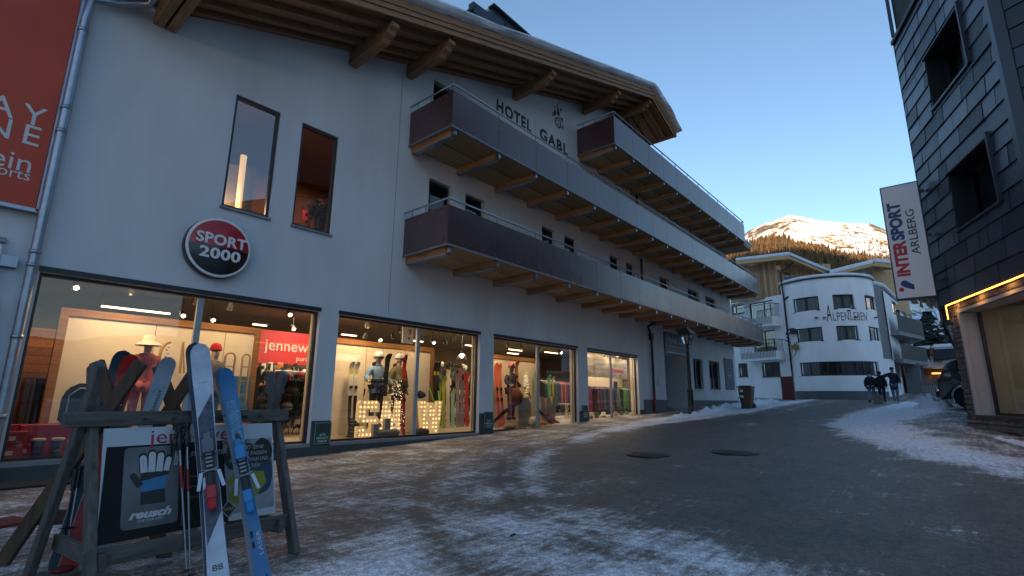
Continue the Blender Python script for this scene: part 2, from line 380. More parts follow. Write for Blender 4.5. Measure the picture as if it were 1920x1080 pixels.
# ================================================================== HOTEL
YW = 10.15
def mstucco(key, c, var=.05):
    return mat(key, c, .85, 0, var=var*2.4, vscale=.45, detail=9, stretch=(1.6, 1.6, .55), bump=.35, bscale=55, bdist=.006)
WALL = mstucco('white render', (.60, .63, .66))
PLINTH = mat('grey green plinth stone', (.045, .058, .060), .6, var=.2, vscale=2, bump=.2)
PLG = mat('grey plinth', (.10, .11, .125), .7, var=.12, vscale=2)
FRAME = mat('anthracite frame', (.028, .030, .034), .45, .2, var=.1)
LEDGE = mat('lead flashing', (.22, .24, .27), .5, .4, var=.1)
def wall_grid(mb, x0, x1, z0, z1, Y, holes, depth=.18, mi=0, back=None):
    """front sheet in the plane y=Y with real openings and reveals of the given depth"""
    X = sorted({x0, x1, *[h[0] for h in holes], *[h[1] for h in holes]}); Z = sorted({z0, z1, *[h[2] for h in holes], *[h[3] for h in holes]})
    for a, b_ in zip(X, X[1:]):
        for c, d in zip(Z, Z[1:]):
            mx, mz = (a+b_)/2, (c+d)/2
            if any(h[0] < mx < h[1] and h[2] < mz < h[3] for h in holes): continue
            if a < x0-1e-6 or b_ > x1+1e-6 or c < z0-1e-6 or d > z1+1e-6: continue
            mb.add([(a, Y, c), (b_, Y, c), (b_, Y, d), (a, Y, d)], [(0, 1, 2, 3)], mi)
    for h in holes:
        dp = h[4] if len(h) > 4 else depth
        a, b_, c, d = h[:4]
        mb.add([(a, Y, c), (b_, Y, c), (b_, Y, d), (a, Y, d), (a, Y+dp, c), (b_, Y+dp, c), (b_, Y+dp, d), (a, Y+dp, d)],
               [(0, 1, 5, 4), (2, 3, 7, 6), (3, 0, 4, 7), (1, 2, 6, 5)], mi)
hotel = thing('hotel_building', (17, YW, 0), 'long white hotel with wooden gable roof, three rows of balconies and lit shop windows', 'building')
SHOPS = [(1.04, 5.55, 3.27), (6.0, 10.5, 8.34), (11.08, 15.57, 13.34), (16.21, 20.2, 18.1)]
ZS, ZT = .27, 3.0
UPW = [(3.35, 4.25), (4.73, 5.62)]
L1 = [(8.37, 9.2), (9.75, 10.56), (13.45, 14.24), (14.81, 15.64), (18.12, 18.95), (19.5, 20.3), (22.9, 23.95), (26.35, 28.0), (28.9, 30.55)]
holes = [(a, b_, ZS, ZT, .22) for a, b_, m in SHOPS] + [(a, b_, 4.75, 7.12, .2) for a, b_ in UPW]
holes += [(a, b_, 5.0, 7.09, .22) for a, b_ in L1] + [(8.37, 9.2, 7.95, 10.11, .22)] + [(a, b_, 7.95, 10.05, .22) for a, b_ in L1[4:]]
holes += [(22.95, 25.75, .55, 3.42, 1.6), (26.42, 27.75, 1.78, 3.36, .25), (28.7, 30.4, 1.8, 3.40, .25)]
holes += [(a, b_, 10.9, 13.0, .22) for a, b_ in ((22.5, 23.6), (26.0, 27.6), (29.0, 30.6))]
m = MB()
wall_grid(m, .95, 33.3, -.4, 8.3, YW, [h for h in holes if h[2] < 7.9])
ZR = lambda X: 8.4+.345*(X-2.3) if X < 19.1 else 14.196-.39*(X-19.1)
m2 = [h for h in holes if h[2] >= 7.9]
wall_grid(m, 5.0, 33.3, 8.3, 9.2, YW, [])  if False else None
# upper wall in columns so its top follows the roof slope
cuts = sorted({.95, 2.3, 19.1, 21.3, 33.3, *[q for h in m2 for q in h[:2]]})
m2l = [h for h in m2 if h[2] < 8.3]
# columns between the cuts, each from z=8.3 (holes that straddle 8.3 are re-cut below)
m = MB(); top = lambda X: (8.25 if X <= 2.3 else (ZR(X)+.12 if X <= 21.3 else 13.75))
for a, b_ in zip(cuts, cuts[1:]):
    hs = [h for h in m2 if h[0] < (a+b_)/2 < h[1]]
    z = 7.9
    for h in sorted(hs, key=lambda h: h[2]):
        if h[2] > z: m.add([(a, YW, z), (b_, YW, z), (b_, YW, h[2]), (a, YW, h[2])], [(0, 1, 2, 3)])
        z = h[3]
    ta, tb = top(a+1e-4 if a != 2.3 else a), top(b_-1e-4)
    m.add([(a, YW, z), (b_, YW, z), (b_, YW, tb), (a, YW, ta)], [(0, 1, 2, 3)])
wall_grid(m, .95, 33.3, -.4, 7.9, YW, [h for h in holes if h[2] < 7.9])
for h in m2:
    a, b_, c, d = h[:4]; Y = YW; dp = .22
    m.add([(a, Y, c), (b_, Y, c), (b_, Y, d), (a, Y, d), (a, Y+dp, c), (b_, Y+dp, c), (b_, Y+dp, d), (a, Y+dp, d)], [(0, 1, 5, 4), (2, 3, 7, 6), (3, 0, 4, 7), (1, 2, 6, 5)])
m.add([(33.3, YW, -.4), (33.3, 24, -.4), (33.3, 24, 13.75), (33.3, YW, 13.75)], [(0, 1, 2, 3)])      # end wall
m.add([(.95, YW, -.4), (.95, 24, -.4), (.95, 24, 8.25), (.95, YW, 8.25)], [(0, 1, 2, 3)])
m.add([(21.3, YW, 13.75), (33.3, YW, 13.75), (33.3, 24, 13.75), (21.3, 24, 13.75)], [(0, 1, 2, 3)])
m.add([(.95, 24, -.4), (33.3, 24, -.4), (33.3, 24, 13.75), (.95, 24, 13.75)], [(0, 1, 2, 3)])
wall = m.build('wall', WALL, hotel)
# a fine expansion joint in the render
MB().bb(7.285, 7.3, YW-.004, YW+.01, 3.2, 9.6).build('render_joint', mat('joint grey', (.25, .27, .3), .8), hotel)
# porch niche: white inner walls and glass door
m = MB(); m.add([(22.95, YW+1.6, .55), (25.75, YW+1.6, .55), (25.75, YW+1.6, 3.42), (22.95, YW+1.6, 3.42)], [(0, 1, 2, 3)]); m.build('porch_back_wall', WALL, hotel)
m = MB(); m.bb(24.5, 25.6, YW+1.52, YW+1.58, 1.0, 3.1); m.build('door', mat('white door', (.45, .47, .5), .5), hotel)
# plinth: dark stone under the shops, grey by the porch
m = MB()
m.bb(.95, 20.6, YW-.045, YW+.05, -.4, ZS-.05)
for a, b_ in ((5.57, 5.98), (10.52, 11.06), (15.59, 16.19), (20.22, 20.62)): m.bb(a, b_, YW-.04, YW+.04, ZS-.045, .72 if a < 6 else .8)
m.build('plinth', PLINTH, hotel)
m = MB(); m.bb(20.63, 22.93, YW-.05, YW+.05, -.2, 1.22); m.bb(25.77, 33.33, YW-.05, YW+.05, -.2, 1.22); m.bb(22.96, 25.74, YW+1.55, YW+1.59, .4, 1.22); m.bb(33.28, 33.34, YW+.06, 24, -.2, 1.25); m.build('grey_plinth', PLG, hotel)
# display windows
SG = glass('shop glass', (.97, .97, .96), 1.5, 1.15, .045)
for k, (a, b_, mu) in enumerate(SHOPS):
    w_ = thing('shop_window', ((a+b_)/2, YW+.1, ZS)); w_.parent = hotel; w_.location = Vector(((a+b_)/2, YW+.1, ZS)) - hotel.location
    f = MB(); Yf = YW+.13
    f.bb(a, b_, YW-.05, Yf+.02, ZS-.06, ZS+.005)                                 # sill
    f.build('sill', LEDGE, w_)
    f = MB(); f.bb(a, a+.045, Yf-.03, Yf+.03, ZS+.01, ZT); f.bb(b_-.045, b_, Yf-.03, Yf+.03, ZS+.01, ZT); f.bb(a+.045, b_-.045, Yf-.03, Yf+.03, ZT-.05, ZT); f.bb(a+.045, b_-.045, Yf-.03, Yf+.03, ZS+.01, ZS+.05)
    f.bb(a-.02, b_+.02, YW-.012, YW+.012, ZT+.001, ZT+.085)
    f.build('frame', FRAME, w_)
    f = MB(); f.bb(mu-.05, mu+.05, Yf-.035, Yf+.035, ZS+.051, ZT-.051); f.build('mullion', mat('grey mullion', (.34, .37, .40), .5, .2), w_)
    for u, v in ((a+.045, mu-.05), (mu+.05, b_-.045)):
        f = MB(); f.add([(u, Yf, ZS+.05), (v, Yf, ZS+.05), (v, Yf, ZT-.05), (u, Yf, ZT-.05)], [(0, 1, 2, 3)]); f.build('pane', SG, w_)
# upper windows of the ski shop and what shows through them
UG = glass('tall window glass', (.9, .9, .9), 1.5, 1.6, .20)
for a, b_ in UPW:
    w_ = thing('window', (0, 0, 0)); w_.parent = hotel; w_.location = Vector(((a+b_)/2, YW, 4.75)) - hotel.location
    Yf = YW+.09; f = MB(); zb, zt = 4.75, 7.12
    for q in ((a, a+.055, zb, zt), (b_-.055, b_, zb, zt), (a+.055, b_-.055, zt-.06, zt), (a+.055, b_-.055, zb, zb+.06)): f.bb(q[0], q[1], Yf-.04, Yf+.04, q[2], q[3])
    f.build('frame', FRAME, w_)
    f = MB(); f.add([(a+.05, Yf, zb+.05), (b_-.05, Yf, zb+.05), (b_-.05, Yf, zt-.05), (a+.05, Yf, zt-.05)], [(0, 1, 2, 3)]); f.build('pane', UG, w_)
    MB().bb(a-.03, b_+.03, YW-.05, YW+.05, zb-.05, zb-.005).build('sill', LEDGE, w_)
# balcony doors and windows in the upper storeys
WG = glass('dark window glass', (.5, .52, .55), 1.5, 1.0, .04)
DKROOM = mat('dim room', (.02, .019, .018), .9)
def dark_window(a, b_, zb, zt, par, name='window', split=True):
    w_ = thing(name); w_.parent = par; w_.location = Vector(((a+b_)/2, YW, zb)) - wloc(par)
    Yf = YW+.17; f = MB()
    for q in ((a, a+.07, zb, zt), (b_-.07, b_, zb, zt), (a+.07, b_-.07, zt-.07, zt), (a+.07, b_-.07, zb, zb+.09)): f.bb(q[0], q[1], Yf-.03, Yf+.03, q[2], q[3])
    if split and b_-a > 1.2: f.bb((a+b_)/2-.045, (a+b_)/2+.045, Yf-.031, Yf+.031, zb+.09, zt-.07)
    f.build('frame', FRAME, w_)
    f = MB(); f.add([(a+.05, Yf, zb+.05), (b_-.05, Yf, zb+.05), (b_-.05, Yf, zt-.05), (a+.05, Yf, zt-.05)], [(0, 1, 2, 3)]); f.build('pane', WG, w_)
    f = MB(); f.add([(a, YW+.5, zb), (b_, YW+.5, zb), (b_, YW+.5, zt), (a, YW+.5, zt)], [(0, 1, 2, 3)]); f.build('curtain', mat('curtain grey', (.10, .10, .10), .9, var=.5, vscale=1, stretch=(14, 1, .3)), w_)
    return w_
for a, b_ in L1: dark_window(a, b_, 5.0, 7.09, hotel, 'balcony_door')
for a, b_ in [(8.37, 9.2)] + L1[4:]: dark_window(a, b_, 7.95, 10.11 if a < 9 else 10.05, hotel, 'balcony_door')
for a, b_ in ((22.5, 23.6), (26.0, 27.6), (29.0, 30.6)): dark_window(a, b_, 10.9, 13.0, hotel, 'balcony_door')
for a, b_, zb, zt in ((26.42, 27.75, 1.78, 3.36), (28.7, 30.4, 1.8, 3.40)):
    w_ = dark_window(a, b_, zb, zt, hotel); MB().bb(a-.05, b_+.05, YW-.07, YW+.1, zb-.05, zb-.004).build('sill', WHITEM, w_)
# ---- balconies
PANEL = mat('bronze composite panel', (.072, .037, .040), .27, 0, var=.08, vscale=.5, spec=.8)
DECK = wood('deck boards', (.34, .20, .10), (.60, .39, .20), 'x', plank=.9, paxis='y')
JOIST = wood('joist timber', (.22, .12, .058), (.42, .25, .125), 'y')
def balcony(x0, x1, zf, zr, nm):
    """zf = underside edge line, zr = handrail height"""
    t = thing('balcony'); t.parent = hotel; t.location = Vector(((x0+x1)/2, 9.3, zf)) - hotel.location; t['label'] = nm
    yo = 8.5
    m = MB(); m.bb(x0+.03, x1-.03, yo+.03, YW-.003, zf-.02, zf+.10); m.build('deck', DECK, t)
    m = MB(); m.bb(x0-.02, x1+.02, yo-.03, yo+.01, zf-.03, zf+.015); m.bb(x0-.02, x0+.012, yo+.01, YW, zf-.03, zf+.015); m.bb(x1-.012, x1+.02, yo+.01, YW, zf-.03, zf+.015); m.build('edge_trim', LEDGE, t)
    xj = [x0+.1]; 
    while xj[-1] < x1-1.2: xj.append(xj[-1] + (1.63 if xj[-1] < 15.5 else 1.42))
    xj.append(x1-.25)
    for x in xj:
        m = MB(); m.bb(x, x+.13, yo+.14, YW-.002, zf-.19, zf-.022); jo = m.build('joist', JOIST, t)
        m = MB(); m.bb(x-.012, x+.142, yo+.16, YW-.1, zf-.205, zf-.19); m.bb(x+.02, x+.11, yo+.02, yo+.14, zf-.16, zf-.03); m.build('steel_shoe', STEEL, t)
    zt = zr-.17
    for i, x in enumerate(xj[:-1]):
        a = x0 if i == 0 else x; b_ = xj[i+1] if i < len(xj)-2 else x1
        m = MB(); m.bb(a+.006, b_-.006, yo-.012, yo, zf+.02, zt); m.build('panel', PANEL, t)
    for xe in (x0, x1-.012):
        m = MB(); m.bb(xe, xe+.012, yo+.004, YW-.004, zf+.02, zt); m.build('panel', PANEL, t)
    m = MB(); m.tube([(x0, YW, zr), (x0, yo, zr), (x1, yo, zr), (x1, YW, zr)], .026, 8, caps=False)
    rail = m.build('handrail', STEEL, t)
    for x in xj[1:]: MB().bb(x-.006, x+.006, yo+.004, yo+.03, zf+.02, zr).build('baluster', STEEL, t)
    for x in (x0+.014, x1-.03):
        for y in (yo+.02, (yo+YW)/2, YW-.3): MB().bb(x, x+.012, y, y+.03, zf+.02, zr).build('baluster', STEEL, t)
balcony(7.62, 33.8, 4.70, 5.84, 'lowest balcony, full length, panels turning from brown to grey')
balcony(7.62, 33.6, 7.72, 8.86, 'middle balcony, full length, below the painted hotel name')
balcony(15.8, 31.8, 10.63, 11.95, 'top balcony, short, right of the painted emblem')
m = MB(); m.bb(15.8, 33.4, 8.55, YW+.5, 10.42, 10.5); 
# end slab with a snow lip beyond the top balcony
m = MB(); m.bb(31.85, 33.3, 8.6, YW-.01, 10.50, 10.72); m.build('roof_slab', DECK, hotel)
m = MB(); m.bb(31.83, 33.4, 8.52, YW-.02, 10.73, 10.98); m.build('slab_snow', SNOW, hotel, bevel=.09, seg=3)
# ---- roof
RW = wood('eaves boards', (.20, .11, .055), (.44, .27, .14), 'x', plank=.16, paxis='y')
RB = wood('rafter timber', (.18, .090, .045), (.42, .245, .13), 'x')
PU = wood('purlin timber', (.18, .09, .045), (.40, .23, .12), 'y')
roof = thing('roof'); roof.parent = hotel; roof.location = Vector((12, 9, 10)) - hotel.location
YV = 8.4
def band(mb, xa, xb, y0, y1, d0, d1, mi=0):
    """box following the roof slope from xa to xb, between soffit offsets d0..d1"""
    for a, b_ in ((xa, min(xb, 19.1)), (max(xa, 19.1), xb)):
        if b_ > a: mb.prism([(a, y0, ZR(a-1e-6 if a == 19.1 and xa != 19.1 else a)+d0), (b_, y0, ZR(b_-1e-6)+d0), (b_, y0, ZR(b_-1e-6)+d1), (a, y0, ZR(a)+d1)], (0, y1-y0, 0))
XL, XR = 1.75, 21.35
m = MB(); band(m, XL, XR, YV+.06, 24, .0, .05); m.build('soffit', RW, roof)
m = MB(); band(m, XL-.1, XR+.08, YV-.02, 24, .055, .30); m.build('roof_deck', RB, roof)
m = MB(); band(m, XL-.1, XR+.08, YV-.06, YV-.022, -.12, .1); band(m, XL-.12, XR+.1, YV-.10, YV-.062, .02, .2); band(m, XL-.14, XR+.12, YV-.13, YV-.102, .14, .34); m.build('fascia', RB, roof)
for y in (8.75, 9.2, 9.65, 10.0):
    m = MB(); band(m, XL, XR, y, y+.12, -.13, -.003); m.build('rafter', RB, roof)
m = MB(); m.bb(XR-.02, XR+.06, YV-.12, 24, ZR(XR)-.12, ZR(XR)+.26); m.build('eave_board', RB, roof)
m = MB(); band(m, XL-.16, XR+.14, YV-.16, YV-.131, .325, .36); m.build('verge_flashing', LEDGE, roof)
for x in (2.0, 5.8, 7.5, 11.9, 16.3, 19.1):
    zz = min(ZR(x-.12), ZR(x+.12)) - .13
    for x_ in ((x-.17, x+.03) if x == 2.0 else (x-.11,)):
        wd = .16 if x == 2.0 else .22
        prof = [(YW-.002, zz), (YV+.05, zz), (YV+.05, zz-.12), (YV+.16, zz-.16), (YV+.20, zz-.24), (YV+.34, zz-.28), (YV+.40, zz-.36), (YW-.002, zz-.36)]
        m = MB(); m.prism([(x_, y, z) for y, z in prof], (wd, 0, 0)); m.build('purlin', PU, roof, bevel=.012)
# snow blanket on the roof, swelling over the verge
def snowfn(side):
    def fn(u, v):
        x = (XL-.16) + (XR+.3-XL+.16)*u; q = noise.noise(Vector((x*.5, side, 0)))
        t = .25 + .10*q
        # v runs round the rounded lip
        z0 = ZR(min(x, XR))+.32 if x < 19.1 else ZR(x)+.32
        if abs(x-19.1) < 1.2: z0 = min(z0, ZR(19.1)+.32 - .12*(1-abs(x-19.1)/1.2))
        e = smooth((XR+.3-x)/.5)
        pts = [(YV+.3, .0), (YV-.14, .0), (YV-.26, .04), (YV-.34, .5*t), (YV-.26, .85*t), (YV-.02, t), (YV+.6, t*1.05), (14, t*1.1), (24, t*1.1)]
        k = v*(len(pts)-1); i = min(int(k), len(pts)-2); f_ = k-i
        y = lerp(pts[i][0], pts[i+1][0], f_); dz = lerp(pts[i][1], pts[i+1][1], f_)*(.15+.85*e)
        n_ = .05*noise.noise(Vector((x*1.1, v*3, 7))) + .015*noise.noise(Vector((x*5, v*9, 7)))
        if v < .6: y += n_*1.3
        return (x, y, z0+dz+(n_ if v > .3 else 0))
    return fn
m = MB(); m.grid(snowfn(0), 150, 24); sn = m.build('snow_cover', SNOW, roof)
# dormer with dark metal cladding
ZINC = mat('dark zinc', (.045, .055, .070), .42, .5, var=.12, vscale=2)
d = thing('dormer'); d.parent = hotel; d.location = Vector((13, 11.5, 15)) - hotel.location
q = [P(925, 15, Y=11), P(1015, 92, Y=11), P(925, 75, Y=11)]
m = MB(); m.prism([(q[0].x, 11, q[0].z), (q[1].x, 11, q[1].z), (q[1].x, 11, q[1].z-1), (q[0].x, 11, q[0].z-3)], (0, 3, 0)); m.build('side_wall', ZINC, d)
m = MB()
for t in (.22, .45, .65, .8): p = q[0].lerp(q[1], t); m.bb(p.x-.012, p.x+.012, 10.985, 10.999, p.z-3, p.z-.02)
m.build('cladding_seam', DKMET, d)
m = MB(); m.bar(q[0]+Vector((-.12, .0, .03)), q[1]+Vector((.1, 0, .0)), .3, .06); m.build('roof_edge', DKMET, d)
m = MB(); m.bar(q[0]+Vector((.0, .75, .14)), q[1]+Vector((.25, .75, .10)), 1.5, .2); m.build('snow', SNOW, d, bevel=.07, seg=3)
a_ = P(888, 2, Y=11); b2 = P(925, 30, Y=11); c_ = P(925, 48, Y=11); d_ = P(888, 22, Y=11); e_ = P(852, 34, Y=11)
m = MB(); m.prism([a_, b2, c_, d_], (0, .25, 0)); m.build('front_gable_board', ZINC, d)
m = MB(); m.bar(P(889, 14, Y=11.1), e_+Vector((0, .1, 0)), .3, .07); m.bar(P(880, 20, Y=11.2), P(880, 60, Y=11.2), .09, .09); m.build('porch_frame', DKMET, d)
m = MB(); m.prism([P(886, 20, Y=11.5), P(926, 50, Y=11.5), P(926, 80, Y=11.5), P(862, 60, Y=11.5), P(868, 34, Y=11.5)], (0, .1, 0)); m.build('timber_soffit', PU, d)
m = MB(); m.bar(a_+Vector((.3, .35, .05)), b2+Vector((.0, .35, .05)), .4, .08); m.build('snow', SNOW, d, bevel=.05, seg=2)
# gutter and downpipes
t = thing('downpipe'); t.parent = hotel; t.location = Vector((.93, 10, 4)) - hotel.location
m = MB(); m.tube([(1.75, 9.0, 8.02), (1.7, 9.9, 7.95), (1.3, 10.02, 7.75), (.96, 10.02, 7.6), (.93, 10.02, 7.2), (.93, 10.02, -.05)], .062, 12); m.build('pipe', STEEL, t)
for z in (.9, 2.0, 3.05, 3.25, 5.2, 5.6, 7.0): m = MB(); m.lathe([(.064, -.03), (.072, -.03), (.072, .03), (.064, .03)], (.93, 10.02, z), 12); m.build('clamp', STEEL, t)
m = MB(); m.bb(1.2, 1.72, 8.3, 24, 8.02, 8.07); m.bb(1.16, 1.2, 8.3, 24, 8.0, 8.16); m.bb(1.0, 1.16, 9.3, YW, 7.98, 8.02); m.build('gutter', STEEL, hotel)
BP = mat('dark brown pipe', (.028, .018, .016), .4, .3); RP = mat('red pipe foot', (.22, .03, .025), .5)
t = thing('downpipe'); t.parent = hotel; t.location = Vector((21.45, 10, 2)) - hotel.location; t['label'] = 'dark downpipe with red foot beside the porch'
m = MB(); m.tube([(20.9, 9.6, 4.52), (20.95, 9.95, 4.40), (21.42, 10.03, 4.02), (21.45, 10.05, 3.8), (21.45, 10.05, 1.6)], .055, 10); m.bb(21.36, 21.56, 9.97, 10.14, 3.85, 4.15); m.build('pipe', BP, t)
m = MB(); m.tube([(21.45, 10.05, 1.6), (21.45, 10.05, .72), (21.5, 9.9, .66)], .062, 10); m.build('foot_pipe', RP, t)
for x, z0, z1 in ((20.82, 4.85, 7.5), (20.65, 7.85, 10.5)):
    m = MB(); m.tube([(x, 10.06, z0), (x, 10.06, z1)], .055, 8); m.build('downpipe', BP, hotel)
# painted name and emblem
INK = mat('painted lettering', (.028, .032, .040), .7, var=.1)
m = MB(); letters(m, 'HOTEL', (11.92, YW-.004, 10.38), (1, 0, 0), (0, 0, 1), .60, bold=.026, spacing=1.22, width=1.84, depth=.004); m.build('painted_name', INK, hotel); m = MB()
letters(m, 'GABL', (14.22, YW-.004, 10.38), (1, 0, 0), (0, 0, 1), .60, bold=.026, spacing=1.22, width=1.80, depth=.004)
m.build('painted_name', INK, hotel); m = MB()
for k in range(4): m.bb(13.05, 13.075, YW-.005, YW-.002, 10.42+k*.15, 10.46+k*.15)
m.build('painted_dots', INK, hotel)
m = MB(); c = Vector((14.5, YW-.004, 11.72)); U = Vector((1, 0, 0)); V = Vector((0, 0, 1))
def disc(mb, cx, cz, r, n=20, r0=0, y=YW-.004):
    if r0: 
        vs = [(cx+rr*math.cos(2*math.pi*i/n), y, cz+rr*math.sin(2*math.pi*i/n)) for rr in (r0, r) for i in range(n)]
        mb.add(vs, [(i, (i+1) % n, n+(i+1) % n, n+i) for i in range(n)])
    else: mb.add([(cx+r*math.cos(2*math.pi*i/n), y, cz+r*math.sin(2*math.pi*i/n)) for i in range(n)], [list(range(n))])
disc(m, c.x, c.z-.22, .22, 24, .15); disc(m, c.x, c.z-.22, .115, 16, .10)
for q in (((-.34, .02), (-.2, .3), (-.12, .12), (-.2, -.05)), ((-.1, .15), (.0, .42), (.12, .2), (.05, .05)), ((.08, .05), (.3, .1), (.32, -.12), (.22, -.02)), ((-.3, .3), (-.22, .42), (-.18, .3)), ((-.03, .42), (.0, .62), (.03, .42)), ((.22, -.3), (.36, -.16), (.33, -.4)), ((-.02, -.32), (.02, -.32), (.02, -.12), (-.02, -.12)), ((.1, .4), (.3, .55), (.18, .3)), ((-.42, -.08), (-.32, .04), (-.3, -.1))):
    m.add([(c.x+x, YW-.0045, c.z+z) for x, z in q], [list(range(len(q)))])
m.tube([(c.x-.05, YW-.005, c.z+.3), (c.x-.08, YW-.005, c.z+.5), (c.x+.03, YW-.005, c.z+.62), (c.x+.06, YW-.005, c.z+.78)], .012, 4)
m.build('painted_emblem', INK, hotel)
# intercom
MB().bb(22.02, 22.22, YW-.03, YW, 1.85, 2.2).build('intercom', STEEL, hotel, bevel=.005)
# signs on the hotel
s = thing('fascia_sign', (24.4, YW, 3.9), 'dark grey sign board with pale hotel name above the porch', 'sign')
m = MB(); m.bb(22.95, 25.9, YW-.06, YW-.003, 3.45, 4.38); m.build('board', mat('slate grey board', (.06, .065, .08), .5), s, bevel=.005)
m = MB(); letters(m, 'Hotel Gabl', (24.35, YW-.066, 3.92), (1, 0, 0), (0, 0, 1), .42, width=2.2, bold=.006, depth=.01); m.bb(23.3, 25.6, YW-.066, YW-.0605, 3.74, 3.755); m.build('lettering', mat('pewter', (.42, .42, .44), .5), s)
m = MB(); m.bb(22.9, 25.95, YW-.16, YW-.003, 3.42, 3.447); m.build('drip_edge', STEEL, s)
s = thing('wall_plaque', (31.95, YW, 2.7), 'tall grey plaque with pale emblem on the wall right of the hotel windows', 'sign')
m = MB(); m.bb(31.2, 32.75, YW-.05, YW-.003, 1.85, 3.68); m.build('board', mat('grey plaque', (.10, .11, .13), .5), s, bevel=.005)
m = MB(); letters(m, 'GABL', (31.97, YW-.056, 2.55), (1, 0, 0), (0, 0, 1), .3, depth=.006)
m.bb(31.5, 32.45, YW-.056, YW-.052, 2.45, 2.465); m.bb(31.5, 32.45, YW-.056, YW-.052, 2.85, 2.865)
m.tube([(31.6, YW-.054, 2.95), (31.75, YW-.054, 3.1), (31.97, YW-.054, 3.15), (32.2, YW-.054, 3.1), (32.35, YW-.054, 2.95)], .012, 4); m.build('lettering', mat('pewter', (.42, .42, .44), .5), s)
# round ski shop sign
s = thing('round_shop_sign', (3.36, YW, 3.88), 'round sign, red upper half and black lower half, above the first shop window', 'sign')
c = Vector((3.36, YW, 3.88)); Mr = Matrix.Rotation(R(90), 3, 'X')
m = MB(); m.lathe([(.54, .0), (.568, .02), (.568, .15), (.555, .17), (.54, .17)], c+Vector((0, 0, 0)), 48, M=Mr); m.build('casing', mat('casing black', (.02, .02, .022), .35), s)
m = MB(); m.lathe([(.530, .165), (.558, .172), (.560, .18), (.530, .18)], c, 48, M=Mr); m.build('rim', WHITEM, s)
for up_, key, col_ in ((True, 'sign red', (.42, .012, .02)), (False, 'sign black', (.012, .013, .02))):
    m = MB(); fr = 10
    def fn(u, v, up_=up_):
        a = math.pi*u + (0 if up_ else math.pi); r = .532*v; x = r*math.cos(a); z = r*math.sin(a)
        return (c.x+x, c.y-.175-.07*(1-(r/.532)**2), c.z+z)
    m.grid(fn, 28, 8); m.build('face', mat(key, col_, .25, spec=.6, var=.03), s)
m = MB(); letters(m, 'SPORT', (c.x, YW-.255, c.z+.03), (1, 0, 0), (0, 0, 1), .27, bold=.008, spacing=1.05, width=.86, depth=.012); letters(m, '2000', (c.x, YW-.255, c.z-.23), (1, 0, 0), (0, 0, 1), .27, bold=.008, spacing=1.05, width=.70, depth=.012); m.build('lettering', WHITEM, s)
# green no-parking plates on the plinth
GRN = mat('green plate', (.012, .075, .055), .45); PW = mat('plate lettering', (.5, .55, .52), .6); PR = mat('plate dark red', (.10, .012, .03), .6)
for x, z, lb in ((5.81, .47, 'green no parking plate between the first and second shop window'), (10.86, .62, 'green no parking plate between the second and third shop window'), (15.9, .78, 'green no parking plate between the third and fourth shop window')):
    s = thing('parking_plate', (x, YW-.045, z), lb, 'sign', 'green no parking plates on the plinth')
    m = MB(); m.bb(x-.19, x+.19, YW-.06, YW-.046, z-.22, z+.22); m.build('plate', GRN, s)
    m = MB()
    for q in ((-.18, .18, .205, .21), (-.18, .18, -.21, -.205), (-.18, -.175, -.205, .205), (.175, .18, -.205, .205)): m.bb(x+q[0], x+q[1], YW-.0635, YW-.061, z+q[2], z+q[3])
    for i, tx in enumerate(('BITTE', 'HIER NICHT', 'PARKEN')): letters(m, tx, (x, YW-.063, z-.05-.065*i), (1, 0, 0), (0, 0, 1), .062, bold=.001, depth=.002, width=(.13, .27, .2)[i])
    m.build('lettering', PW, s)
    m = MB(); disc(m, x, z+.11, .075, 20, .05, YW-.0625); m.bar((x-.045, YW-.0625, z+.155), (x+.045, YW-.0625, z+.065), .012, .002, (0, 1, 0)); m.build('symbol', PR, s)
# ================================================================== MOUNTAIN, FOREST, VALLEY
def azel(px, py):
    r = ray(px, py); return math.atan2(r.y, r.x), math.atan2(r.z, math.hypot(r.x, r.y))
SKY = [azel(*q) for q in ((1790, 520), (1740, 480), (1700, 448), (1670, 436), (1655, 428), (1628, 417), (1600, 418), (1575, 416), (1540, 412), (1500, 405), (1478, 403), (1466, 408), (1443, 418), (1425, 425), (1408, 434), (1393, 448), (1370, 470), (1320, 520))]
SKY = sorted(SKY); SKYT = [(a, e) for a, e in SKY]
SKYT = [(R(-40), R(9))] + SKYT + [(R(30), R(9)), (R(60), R(8))]
TREE = sorted([azel(*q) for q in ((1790, 560), (1740, 530), (1690, 512), (1650, 505), (1600, 498), (1560, 487), (1520, 476), (1480, 468), (1440, 466), (1415, 466), (1380, 470))])
TREET = [(R(-40), R(6))] + TREE + [(R(40), R(10))]
RR = 2000.
def hill(r, az):
    e = tab(az, SKYT); te = tab(az, TREET)
    zr = math.tan(e)*RR; zt = math.tan(te)*1250
    if r <= 1250: t = max(0, (r-160)/1090); z = 3 + (zt-3)*(t**1.15)
    elif r <= RR: t = (r-1250)/(RR-1250); z = zt + (zr-zt)*(t**1.05)
    else: z = zr - (r-RR)*.35
    amp = min(1, max(0, (r-300)/900))
    x, y = r*math.cos(az), r*math.sin(az)
    k = smooth(abs(r-RR)/320) if r > 1250 else 1
    q = noise.fractal(Vector((x*.004, y*.004, 2)), .9, 2.1, 6); q2 = noise.ridged_multi_fractal(Vector((x*.0022, y*.0022, 5)), .9, 2.0, 5, 1.0, 2.0) - 1.0
    return z + amp*(q*26*(.25+.75*k) + (q2*22 if r > 1300 else 0)*k)
azs = [R(-40 + i*.55) for i in range(69)] + [R(-2 + i*.11) for i in range(1, 191)] + [R(19 + i*.9) for i in range(1, 40)]
rs = [130, 180, 260, 360, 480, 620, 780, 940, 1080, 1180, 1250] + [1250+15*i for i in range(1, 58)] + [2300, 2700, 3400]
m = MB(); na = len(azs)
